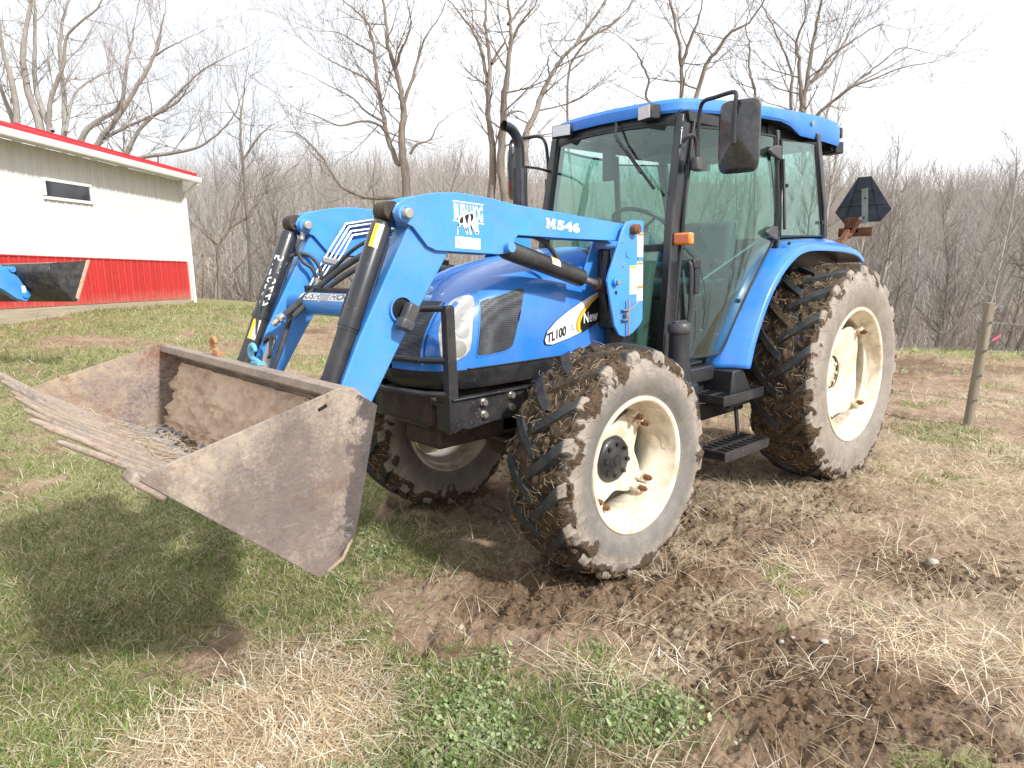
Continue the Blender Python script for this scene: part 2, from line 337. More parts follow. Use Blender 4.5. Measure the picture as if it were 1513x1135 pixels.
# ------------------------------------------------------------------ wheels (local frame: axle along y, outer side +y)
def tyre_mb(Rt, hw, rr, nl, seed, lugh, mudamt):
    """Rt lug tip radius, hw half width, rr rim radius, nl lugs per side"""
    rb = Rt-lugh
    prof = [(rr-.012, -hw+.012), (rr+.02, -hw-.006), (rr+.25*(rb-rr), -hw-.022), (rr+.5*(rb-rr), -hw-.026), (rr+.75*(rb-rr), -hw-.012), (rb-.030, -hw+.012), (rb-.012, -hw+.03)]
    for t in np.linspace(-1, 1, 21)[1:-1]: prof.append((rb-.020*t*t, t*(hw-.03)))
    prof += [(r, -y) for r, y in reversed(prof[:7])]
    pr = []
    for (r0, y0), (r1, y1) in zip(prof[:-1], prof[1:]): pr += [(r0, y0), ((r0+r1)/2, (y0+y1)/2)]
    pr.append(prof[-1]); n = 300
    P = np.array(pr); th = np.linspace(0, 2*PI, n, endpoint=False)
    r = np.repeat(P[None, :, 0], n, 0); y = np.repeat(P[None, :, 1], n, 0); T = np.repeat(th[:, None], len(pr), 1)
    X = r*np.cos(T); Z = r*np.sin(T)
    tread = sstep(rb-.085, rb-.045, r + .085*fbm(X+seed, y*0+np.sign(y)*3, Z, 4, 7.0))
    nz = fbm(X+seed, y, Z, 5, 9.0, .6); nz2 = fbm(X+seed+9, y, Z, 4, 34.0, .6)
    disp = tread*(lugh*mudamt*(.50+.75*np.clip(nz, -1, 1)) + .007*nz2)
    disp = np.maximum(disp, 0)
    rr_ = r+disp
    yy = y + np.sign(y)*tread*sstep(hw-.05, hw, np.abs(y))*.012*(1+nz)
    m = MB(); vs = np.stack([rr_*np.cos(T), yy, rr_*np.sin(T)], -1).reshape(-1, 3)
    L = len(pr); fs = [(k*L+j, ((k+1) % n)*L+j, ((k+1) % n)*L+j+1, k*L+j+1) for k in range(n) for j in range(L-1)]
    m.add(vs.tolist(), [tuple(reversed(f)) for f in fs], 0, (tread*(.42+.55*sstep(-.5, .3, nz))).reshape(-1).tolist())
    rg = random.Random(seed)
    for side in (-1, 1):
        for i in range(nl):
            ph0 = 2*PI*(i+(.5 if side > 0 else 0))/nl; D = (hw*.98)/Rt*.98
            mudl = rg.uniform(-.2, .4) if rg.random() < .75 else .6
            hgt = lugh*rg.uniform(.82, 1.0)
            secs = []; A = []
            us = [-.08, .1, .35, .6, .82, .96, 1.0, 1.02, 1.03]
            for u in us:
                a = min(u, 1.0)
                yl = side*a*hw*.985; ph = ph0+D*(a**1.25 if a > 0 else a)
                w = (.058+.020*max(a, 0))/Rt
                top = rb-.020*a*a+hgt*(1.0 if a > .05 else .9)
                bot = rb-.03-.02*a*a
                if u == .96: top -= .004
                if u == 1.0: yl = side*(hw+.004); top -= .018; bot = rb-.05
                if u == 1.02: yl = side*(hw+.010); top = rb-.018; bot = rb-.07
                if u == 1.03: yl = side*(hw+.004); top = rb-.075; bot = rb-.085
                q = []
                for (rad, dw) in ((bot, -w*.62), (top, -w*.42), (top, w*.42), (bot, w*.62)):
                    q.append((rad*math.cos(ph+dw), yl, rad*math.sin(ph+dw)))
                secs.append(q); A += [mudl+.5, mudl, mudl, mudl+.5] if u < .9 else [mudl*.5]*4
            b = MB(); b.grid(secs, wrap=True, att=A)
            b.f += [(3, 2, 1, 0)]; k = (len(us)-1)*4; b.f += [(k, k+1, k+2, k+3)]; b.m += [0, 0]
            if side > 0: b.f = [tuple(reversed(f)) for f in b.f]
            m.merge(b)
    return m
def rim_mb(rf, yo, yi, deep, front):
    """barrel: flange radius rf, outer plane yo, inner plane yi"""
    p = [(rf+.006, yo-.016), (rf+.012, yo-.006), (rf+.008, yo+.003), (rf-.004, yo+.005), (rf-.014, yo-.001), (rf-.020, yo-.012), (rf-.023, yo-.040), (rf-.030, yo-.048),
         (rf-.034, yo-.085), (rf-.062, yo-.105), (rf-.068, (yo+yi)/2), (rf-.062, yi+.105), (rf-.034, yi+.08), (rf-.028, yi+.04), (rf-.02, yi+.012), (rf-.004, yi-.004), (rf+.012, yi+.006),
         (rf+.006, yi+.016), (rf-.016, yi+.05), (rf-.05, yi+.12), (rf-.055, yo-.12), (rf-.016, yo-.05)]
    m = MB(); m.lathe(p, n=96, closed=True); m.f = [tuple(reversed(f)) for f in m.f]; return m
def disc_mb(r0, amp, yp, dish, hubr, lobes=4, ph=PI/4, th=.012):
    rows = []; n = 144
    for k in range(n):
        t = 2*PI*k/n; ro = r0+amp*math.cos(lobes*(t-ph))
        row = []
        for s_ in np.linspace(0, 1, 9):
            r = hubr+(ro-hubr)*s_; y = yp+dish*(1-s_)**1.6*(-1) + (.010*math.sin(s_*PI))
            row.append((r*math.cos(t), y, r*math.sin(t)))
        row += [(ro*math.cos(t), row[-1][1]-th, ro*math.sin(t)), (hubr*math.cos(t), yp-dish-th, hubr*math.sin(t))]
        rows.append(row)
    rows.append(rows[0]); m = MB(); m.grid(rows); return m
def hub_mb(r, y0, y1, n=8):
    m = MB(); m.lathe([(.001, y1), (r*.45, y1), (r*.52, y1-.006), (r*.80, y1-.010), (r*.92, y1-.018), (r, y1-.035), (r, y0+.06), (r*1.14, y0+.05), (r*1.14, y0), (.001, y0)], n=48)
    m.f = [tuple(reversed(f)) for f in m.f]
    for i in range(n):
        t = 2*PI*i/n+.2; c = (r*.68*math.cos(t), 0, r*.68*math.sin(t))
        m.cyl((c[0], y1-.012, c[2]), (c[0], y1+.007, c[2]), .012, n=6)
    for i in range(10):
        t = 2*PI*i/10; c = (r*1.0*math.cos(t), 0, r*1.0*math.sin(t))
        m.cyl((c[0]*1.06, y0+.045, c[2]*1.06), (c[0]*1.06, y0+.07, c[2]*1.06), .012, n=6)
    m.cyl((0, y1-.002, 0), (0, y1+.004, 0), r*.22, n=24)
    return m
def bracket_parts(rimr, yb, lobes, ph, parent, paired, cmat, bmat):
    for i in range(lobes):
        t = ph+2*PI*i/lobes
        for dt in ((-.13, .13) if paired else (0,)):
            a = t+dt; c, s_ = math.cos(a), math.sin(a); rot = Matrix.Rotation(-a, 3, 'Y')
            b = MB(); b.box((c*(rimr-.040), yb, s_*(rimr-.040)), (.050, .065, .055), rot); b.box((c*(rimr-.070), yb-.018, s_*(rimr-.070)), (.03, .03, .045), rot)
            o = b.build('rim_bracket', cmat, parent, bevel=.006)
            b = MB(); b.cyl((c*(rimr-.058), yb+.02, s_*(rimr-.058)), (c*(rimr-.058), yb+.052, s_*(rimr-.058)), .017, n=6)
            b.cyl((c*(rimr-.058), yb+.045, s_*(rimr-.058)), (c*(rimr-.058), yb+.064, s_*(rimr-.058)), .009, n=10)
            b.build('rim_bolt', bmat, parent, smooth=25)
def straw_mb(fn, n, seed, lo=.02, hi=.08, r=.0010):
    """little stalks caught in mud; fn(rng) -> point, normal, tangent"""
    rg = random.Random(seed); m = MB()
    for i in range(n):
        p, nn, tt = fn(rg); p = Vector(p); nn = Vector(nn); tt = Vector(tt); L = rg.uniform(lo, hi)
        a = rg.uniform(0, 2*PI); bb = nn.cross(tt); d = tt*math.cos(a)+bb*math.sin(a)
        q0 = p; q1 = p+d*L*.5+nn*rg.uniform(.0, .35)*L; q2 = q1+d*L*.5+nn*rg.uniform(-.5, .2)*L
        m.tube([q0, q1, q2], [r*1.2, r, r*.7], n=3, caps=False)
    return m
def straw_mat():
    k = NT('dry_straw'); i = k.n('ShaderNodeObjectInfo'); c = k.mix(k.ramp(k.noise(9, 3), [(.35, 0), (.65, 1)]), (.62, .50, .32), (.36, .25, .15)); return k.bsdf(c, .7)
M['straw'] = straw_mat()
def tmud():
    k = NT('tyre_mud'); c = k.mix(k.ramp(k.noise(23, 8, .75, .4), [(.3, 0), (.72, 1)]), (.050, .033, .020), (.22, .155, .095)); c = k.mix(k.ramp(k.noise(130, 3, .6), [(.62, 0), (.7, 1)]), c, (.42, .33, .21)); return k.bsdf(c, .95, bump=k.noise(70, 8, .75), bstr=.9, bdist=.015, spec=.2)
M['tyre_mud'] = tmud()
M['tyre_front'] = tyre_mat((.335, .56), 1.0, .165, 34); M['tyre_rear'] = tyre_mat((.46, .74), .35, .193, 40)

def make_wheel(name, front, side, parent, loc, spin=0.0):
    root = empty(name, loc=loc); root.parent = parent; root.rotation_euler = (0, spin, 0)
    if front: Rt, hw, rr, nl, rf, lugh = .592, .176, .342, 17, .333, .042
    else: Rt, hw, rr, nl, rf, lugh = .775, .205, .468, 20, .458, .044
    yo = hw; F = (lambda m: m) if side > 0 else (lambda m: m.mirror())
    t = F(tyre_mb(Rt, hw, rr, nl, 3 if front else 8, lugh, .64 if front else .54)).build('tyre', M['tyre_front' if front else 'tyre_rear'], root, smooth=38, att='mud')
    F(rim_mb(rf, yo, -yo, 0, front)).build('rim', M['cream'], root, smooth=50)
    if front:
        F(disc_mb(.218, .045, .010, .02, .09)).build('wheel_disc', M['cream'], root, smooth=45)
        F(hub_mb(.122, -.09, .040)).build('hub', M['black_dirty'], root, smooth=40)
    else:
        F(disc_mb(.335, .038, .085, .05, .12)).build('wheel_disc', M['cream'], root, smooth=45)
        F(hub_mb(.13, -.10, .03)).build('hub', M['cream'], root, smooth=40)
    g = MB()
    if side > 0: bracket_parts(rf-.03, .035 if front else .10, 4, PI/4, root, front, M['cream'], M['rust'])
    def fn(rg):
        a = rg.uniform(0, 2*PI); y = rg.uniform(-hw, hw*1.02); rad = Rt-lugh*.6-.03*(y/hw)**2
        return (rad*math.cos(a), y*side, rad*math.sin(a)), (math.cos(a), 0, math.sin(a)), (0, 1, 0)
    mc = MB(); rg = random.Random(12+int(front)); q = bmesh.new(); bmesh.ops.create_icosphere(q, subdivisions=2, radius=1); bv = [v.co.copy() for v in q.verts]; bf = [tuple(v.index for v in f.verts) for f in q.faces]; q.free()
    for i in range(520 if front else 420):
        a = rg.uniform(0, 2*PI); y = rg.uniform(-hw, hw); y = y if rg.random() < .6 else math.copysign(hw*rg.uniform(.8, 1.0), y); rad = Rt-lugh*rg.uniform(.25, 1.0)-.03*(y/hw)**2; r = .003+.014*rg.random()**2; o_ = rg.uniform(0, 90)
        rot = Matrix.Rotation(rg.uniform(0, 6), 3, 'Y') @ Matrix.Rotation(rg.uniform(0, 6), 3, 'X'); c = Vector((rad*math.cos(a), y*side, rad*math.sin(a))); sx = rg.uniform(.7, 1.7)
        n_ = 1+.55*fbm(np.array([v.x*1.5+o_ for v in bv]), np.array([v.y*1.5 for v in bv]), np.array([v.z*1.5 for v in bv]), 3, 1.4)
        mc.add([tuple(c+rot @ Vector((v.x*sx, v.y, v.z*.5))*r*float(k_)) for v, k_ in zip(bv, n_)], bf)
    tag(mc.build('mud_clumps', M['tyre_mud'], root, smooth=70), kind='stuff')
    tag(straw_mb(fn, 800 if front else 900, 5, r=.0011).build('stuck_straw', M['straw'], root, smooth=180), kind='stuff')
    return root
# ------------------------------------------------------------------ the blue loader tractor; x forward, y to its left, z up
TR = empty('loader_tractor', 'blue cab tractor on muddy tyres with a rusty loader bucket raised in front', 'tractor', (0, 0, 0))
FA, RA = 2.31, 0.0
wf = make_wheel('front_wheel', True, 1, TR, (FA, .745, .575), spin=.09); tag(wf, 'mud-caked front wheel on the near side')
wfr = make_wheel('front_wheel', True, -1, TR, (FA, -.745, .575), spin=.3); tag(wfr, 'front wheel on the far side, seen from within')
wr = make_wheel('rear_wheel', False, 1, TR, (RA, .812, .745), spin=.05)
wrr = make_wheel('rear_wheel', False, -1, TR, (RA, -.812, .745), spin=.2)

# ---- bonnet
def lut(x, tab): return float(np.interp(x, [a for a, b in tab], [b for a, b in tab]))
def HW(x): return lut(x, [(1.85, .40), (2.3, .38), (2.7, .375), (2.88, .362), (2.98, .335), (3.04, .29), (3.08, .22), (3.105, .13), (3.12, 0.0)])
def HT(x): return lut(x, [(1.85, 1.655), (2.15, 1.625), (2.35, 1.60), (2.5, 1.573), (2.6, 1.548), (2.7, 1.515), (2.79, 1.475), (2.87, 1.425), (2.93, 1.375), (2.98, 1.325), (3.03, 1.26), (3.07, 1.195), (3.10, 1.135), (3.12, 1.09)])
ZB, NE = 1.065, 4.0
def HY(x, z):
    t = (z-ZB)/(HT(x)-ZB)
    return 0 if t >= 1 else HW(x)*(1-max(t, 0)**NE)**(1/NE)
def HX(y, z):
    lo, hi = 2.3, 3.12
    for _ in range(40):
        m = (lo+hi)/2
        if HT(m) > z and HY(m, z) > abs(y): lo = m
        else: hi = m
    return lo
rows = []
xs = list(np.linspace(1.9, 2.6, 12))+list(np.linspace(2.64, 2.96, 14))+list(np.linspace(2.98, 3.118, 16))
for x in xs:
    row = []; w = HW(x); T_ = HT(x)
    for a in np.linspace(0, PI, 45):
        c, s_ = math.cos(a), math.sin(a)
        y = w*math.copysign(abs(c)**(2/NE), c); z = ZB+(T_-ZB)*abs(s_)**(2/NE)
        row.append((x, y, z))
    rows.append(row)
m = MB(); m.grid(rows); m.f = [tuple(reversed(f)) for f in m.f]
hood = m.build('hood', M['hood_blue'], TR, smooth=50)
def side_patch(poly, off, n=14, yfun=HY):
    """polygon in (x,z) laid on the bonnet side, as a fine triangulated sheet"""
    bm = bmesh.new(); vs = [bm.verts.new((x, 0, z)) for x, z in poly]; f = bm.faces.new(vs)
    bmesh.ops.triangulate(bm, faces=bm.faces)
    for _ in range(3): 
        bmesh.ops.subdivide_edges(bm, edges=[e for e in bm.edges if e.calc_length() > .035], cuts=1, use_grid_fill=False)
        bmesh.ops.triangulate(bm, faces=[f for f in bm.faces if len(f.verts) > 3])
    for v in bm.verts: v.co.y = yfun(v.co.x, v.co.z)+off
    bm.normal_update()
    out = MB(); bm.verts.index_update(); out.add([tuple(v.co) for v in bm.verts], [tuple(v.index for v in f.verts) for f in bm.faces])
    if len(bm.faces) and sum(f.normal.y for f in bm.faces) < 0: out.f = [tuple(reversed(f)) for f in out.f]
    bm.free(); return out
def sp(poly, k=4):
    P = [Vector((a, b, 0)) for a, b in poly]; n = len(P); out = []
    for i in range(n):
        a, b, c, d = P[i-1], P[i], P[(i+1) % n], P[(i+2) % n]
        for j in range(k):
            t = j/k; q = .5*((2*b)+(c-a)*t+(2*a-5*b+4*c-d)*t*t+(3*b-a-3*c+d)*t**3); out.append((q.x, q.y))
    return out
def both(mk, name, mt, parent, **kw):
    o1 = mk.build(name, mt, parent, **kw); o2 = mk.mirror().build(name, mt, parent, **kw); return o1, o2
SG = [(2.805, 1.362), (2.79, 1.386), (2.70, 1.404), (2.56, 1.436), (2.532, 1.425), (2.555, 1.37), (2.60, 1.26), (2.632, 1.175), (2.662, 1.145), (2.75, 1.132), (2.835, 1.128), (2.856, 1.142), (2.84, 1.22), (2.82, 1.31)]
fr = sp(SG, 3); cx = sum(p[0] for p in fr)/len(fr); cz = sum(p[1] for p in fr)/len(fr)
both(side_patch([(cx+(a-cx)*1.05, cz+(b-cz)*1.06) for a, b in fr], .0035), 'grille_surround', M['hood_blue'], hood, smooth=180)
both(side_patch(fr, .0065), 'side_grille', M['mesh'], hood, smooth=180)
HL = [(2.818, 1.405), (2.869, 1.293), (2.898, 1.159), (2.967, 1.113), (3.022, 1.100), (3.023, 1.211), (2.989, 1.288), (2.947, 1.342), (2.901, 1.385), (2.863, 1.408)]
hl = both(side_patch(sp(HL, 3), .006), 'headlight', M['headlight'], hood, smooth=180)
def sub(poly, f, c=None):
    c = c or (sum(p[0] for p in poly)/len(poly), sum(p[1] for p in poly)/len(poly)); return [(c[0]+(a-c[0])*f, c[1]+(b-c[1])*f) for a, b in poly]
M['reflector'] = plain('headlight_reflector', (.36, .36, .35), .2, .5, var=.2, bump=0, coat=1)
both(side_patch([(2.925+.034*math.cos(t), 1.262+.045*math.sin(t)) for t in np.linspace(0, 2*PI, 19)[:-1]], .009), 'lamp_reflector', M['reflector'], hl[0], smooth=180)
both(side_patch([(2.950+.034*math.cos(t), 1.168+.040*math.sin(t)) for t in np.linspace(0, 2*PI, 19)[:-1]], .009), 'lamp_reflector', M['reflector'], hl[0], smooth=180)
# front grille on the nose
def nose_grid(y0, y1, z0, z1, off, ny=24, nz=20, ins=None):
    m = MB(); rows = []
    for i in range(ny+1):
        y = y0+(y1-y0)*i/ny; row = []
        for j in range(nz+1):
            z = z0+(z1-z0)*j/nz
            yy = y*(1-.18*(j/nz))
            row.append((HX(yy, z)+off, yy, z+off*.3))
        rows.append(row)
    m.grid(rows); return m
nose_grid(-.235, .235, 1.10, 1.385, .005).build('front_grille', M['mesh'], hood, fixn=True)
b = MB()
for i in range(25):
    pass
b = MB(); rows = []
def ring_band(y, z0, z1): return [(HX(y, z)+.009, y, z) for z in np.linspace(z0, z1, 12)]
for y in (-.24, -.225): rows.append([(HX(y*(1-.18*j/11), z)+.010, y*(1-.18*j/11), z) for j, z in enumerate(np.linspace(1.095, 1.39, 12))])
b.grid(rows); both(b, 'grille_trim', M['hood_blue'], hood, fixn=True)
b = MB(); rows = []
for i in range(11):
    a = 2*PI*i/10
bz = 1.425; bx = HX(0, bz)
b.tube([(bx-.006, 0, bz), (bx+.008, 0, bz+.006)], [.034, .030], n=28); b.build('round_badge', M['logo_blue'], hood)
# lower nose and side skirt, dark
rows = []
for z, f_, dx in ((1.064, 1.0, 0), (1.02, .985, -.01), (.965, .93, -.07)):
    rows.append([(x+dx, HW(x)*f_, z) for x in np.linspace(2.2, 3.12, 40)]+[(x+dx, -HW(x)*f_, z) for x in np.linspace(3.12, 2.2, 40)])
m = MB(); m.grid(rows); m.build('nose_skirt', M['black_dirty'], TR, smooth=50)
m = MB(); m.box((2.24, 0, 1.0), (.46, .68, .14)); m.box((2.05, 0, 1.20), (.34, .70, .30)); m.build('engine_cover', M['black_dirty'], TR, bevel=.01)
m = MB(); m.box((1.92, 0, 1.34), (.10, .78, .58)); m.box((1.80, 0, 1.2), (.28, .74, .76)); m.build('firewall', M['black_plastic'], TR, bevel=.02)
# seams on the bonnet: thin dark strips following the sheet
def hood_line(pts, r, name, mt):
    b = MB(); b.tube([(x, HY(x, z)+.001, z) for x, z in pts], r, n=5); return both(b, name, mt, hood, smooth=180)
hood_line([(1.93+.02*i, 1.068) for i in range(50)], .004, 'panel_seam', M['black_plastic'])
# ---- bonnet lettering decal
DEC = [(2.414, 1.162), (2.394, 1.207), (2.331, 1.255), (2.239, 1.303), (2.149, 1.341), (2.067, 1.374), (1.985, 1.400), (1.925, 1.410), (1.925, 1.225), (1.984, 1.232), (2.05, 1.212), (2.119, 1.190), (2.233, 1.160), (2.36, 1.136), (2.404, 1.142)]
c = (2.2, 1.26)
both(side_patch(sub(DEC, 1.035, c), .0040), 'decal_border', M['black_decal'], hood, smooth=180)
dec = both(side_patch(DEC, .0062), 'model_decal', M['white_decal'], hood, smooth=180)
BL = [(2.150, 1.184), (2.165, 1.205), (2.165, 1.235), (2.148, 1.268), (2.12, 1.300), (2.07, 1.340), (2.02, 1.368), (1.96, 1.392), (1.925, 1.401), (1.925, 1.233), (1.984, 1.240), (2.05, 1.220), (2.119, 1.196)]
both(side_patch([(a+.018 if a > 1.93 else a, b) for a, b in BL], .0078), 'red_flash', M['orange_decal'], hood, smooth=180)
both(side_patch([(a+.010 if a > 1.93 else a, b-.001) for a, b in BL], .0090), 'yellow_flash', M['yellow_decal'], hood, smooth=180)
both(side_patch([(a-.012 if a > 1.93 else a, b-.001) for a, b in BL], .0102), 'black_field', M['black_decal'], hood, smooth=180)
def text_mb(body, size, extrude=0, offset=0, sx=1, shear=0, space=1):
    cu = bpy.data.curves.new('t', 'FONT'); cu.body = body; cu.size = size; cu.offset = offset; cu.shear = shear; cu.resolution_u = 5; cu.space_character = space
    cu.fill_mode = 'FRONT' if False else 'BOTH'; cu.extrude = 0
    o = bpy.data.objects.new('t', cu); COL.objects.link(o); bpy.context.view_layer.update()
    me = o.to_mesh(); m = MB(); m.add([(v.co.x*sx, v.co.y, 0) for v in me.vertices], [tuple(p.vertices) for p in me.polygons])
    o.to_mesh_clear(); bpy.data.objects.remove(o); bpy.data.curves.remove(cu); return m
def place_text(m, o, u, v, yf=None):
    """(x,y) of flat text -> world with origin o and axis vectors u, v; yf overrides y by surface"""
    o, u, v = Vector(o), Vector(u), Vector(v); q = MB(); q.f = list(m.f); q.m = list(m.m); q.att = list(m.att)
    for a, b, _ in m.v:
        p = o+u*a+v*b
        if yf: p.y = yf(p.x, p.z)
        q.v.append(tuple(p))
    return q
ang = R(23)
t = place_text(text_mb('TL100', .070, offset=.0016, sx=.80), (2.402, 0, 1.147), (-math.cos(R(13)), 0, math.sin(R(13))), (-.05, 0, 1), lambda x, z: HY(x, z)+.0095)
t.build('model_number', M['black_decal'], dec[0], smooth=180)
t = place_text(text_mb('A', .068, offset=-.0004, sx=.75), (2.232, 0, 1.187), (-math.cos(R(13)), 0, math.sin(R(13))), (-.05, 0, 1), lambda x, z: HY(x, z)+.0095)
t.build('model_letter', M['grey_decal'], dec[0], smooth=180)
t = place_text(text_mb('New', .078, offset=.0020, sx=.72), (2.132, 0, 1.232), (-math.cos(R(6)), 0, math.sin(R(6))), (-.04, 0, 1), lambda x, z: HY(x, z)+.0125)
t.build('maker_lettering', M['white_decal'], dec[0], smooth=180)

# ---- chassis, front axle, engine underside
m = MB(); m.box((1.5, 0, .78), (2.9, .30, .30)); m.box((2.55, 0, .86), (1.0, .44, .16)); m.box((.2, 0, .80), (1.0, .46, .50)); m.box((1.25, 0, .62), (.8, .34, .34))
m.lathe([(0.001, -.5), (.15, -.5), (.17, -.30), (.20, -.2), (.20, .2), (.17, .3), (.15, .5), (.001, .5)], (0, 0, .745), n=24)
m.lathe([(0.001, -.66), (.10, -.66), (.10, .66), (.001, .66)], (0, 0, .745), n=20)
m.build('chassis', M['chassis'], TR, bevel=.02)
m = MB()
m.tube([(FA, -.56, .55), (FA, -.40, .54), (FA, -.2, .60), (FA, 0, .64), (FA, .2, .60), (FA, .40, .54), (FA, .56, .55)], [.085, .075, .07, .12, .07, .075, .085], n=16)
m.lathe([(.001, -.1), (.12, -.09), (.15, 0), (.12, .12), (.001, .14)], (FA, 0, .60), n=24, ax='x')
m.box((FA, 0, .73), (.42, .30, .16))
for s_ in (-1, 1):
    m.tube([(FA-.02, s_*.57, .44), (FA, s_*.57, .72)], [.09, .08], n=14); m.lathe([(.001, -.09), (.13, -.07), (.15, 0), (.13, .05), (.001, .06)], (FA, s_*.62, .575), n=24)
m.build('front_axle', M['chassis'], TR, bevel=.01)
m = MB(); m.tube([(FA+.16, -.5, .58), (FA+.17, -.2, .60), (FA+.17, .2, .60), (FA+.16, .5, .58)], .018, n=10); m.tube([(FA+.17, -.22, .60), (FA+.17, .22, .60)], .032, n=12)
m.build('steering_cylinder', M['black_dirty'], TR)
m = MB(); m.box((2.90, 0, .85), (.16, .44, .12)); m.box((3.00, 0, .82), (.03, .30, .12)); m.box((3.02, .30, .855), (.008, .11, .17)); m.box((3.02, -.30, .855), (.008, .11, .17)); m.box((2.75, 0, .76), (.3, .30, .08)); m.box((2.95, 0, .90), (.16, .78, .02)); m.build('front_weight_carrier', M['black_dirty'], TR, bevel=.012)
# ---- loader subframe, grille guard
for s_ in (-1, 1):
    m = MB(); m.prism([(3.055, .815), (3.055, .945), (2.50, .945), (2.50, .80), (2.80, .80), (2.95, .785)], s_*.385, s_*.405)
    m.box((2.30, s_*.395, .86), (.42, .02, .12)); m.box((2.78, s_*.40, .942), (.54, .045, .010))
    fr_ = m.build('loader_subframe', M['black_dirty'], TR, bevel=.003, fixn=True)
    for x, z in ((2.86, .905), (2.86, .845), (2.68, .915), (2.68, .855)):
        b = MB(); b.cyl((x, s_*.405, z), (x, s_*.412, z), .021, n=16); b.cyl((x, s_*.412, z), (x, s_*.426, z), .0155, n=6); b.build('bolt', M['zinc'], fr_, smooth=25)
gg = MB()
for s_ in (-1, 1):
    P = [(2.985, .80), (3.040, .78), (3.064, .81), (3.062, 1.34), (3.052, 1.372), (3.034, 1.383), (3.016, 1.37), (3.010, .95), (2.985, .93)]
    gg.prism(P, s_*.392, s_*.408); gg.box((3.058, s_*.385, 1.08), (.010, .04, .60))
for z in (1.365, 1.125, .965): gg.tube([(3.042, -.40, z), (3.11, -.28, z-.001), (3.145, 0, z-.002), (3.11, .28, z-.001), (3.042, .40, z)], .0150, n=12)
guard = gg.build('grille_guard', M['black_dirty'], TR, bevel=.002, fixn=True)

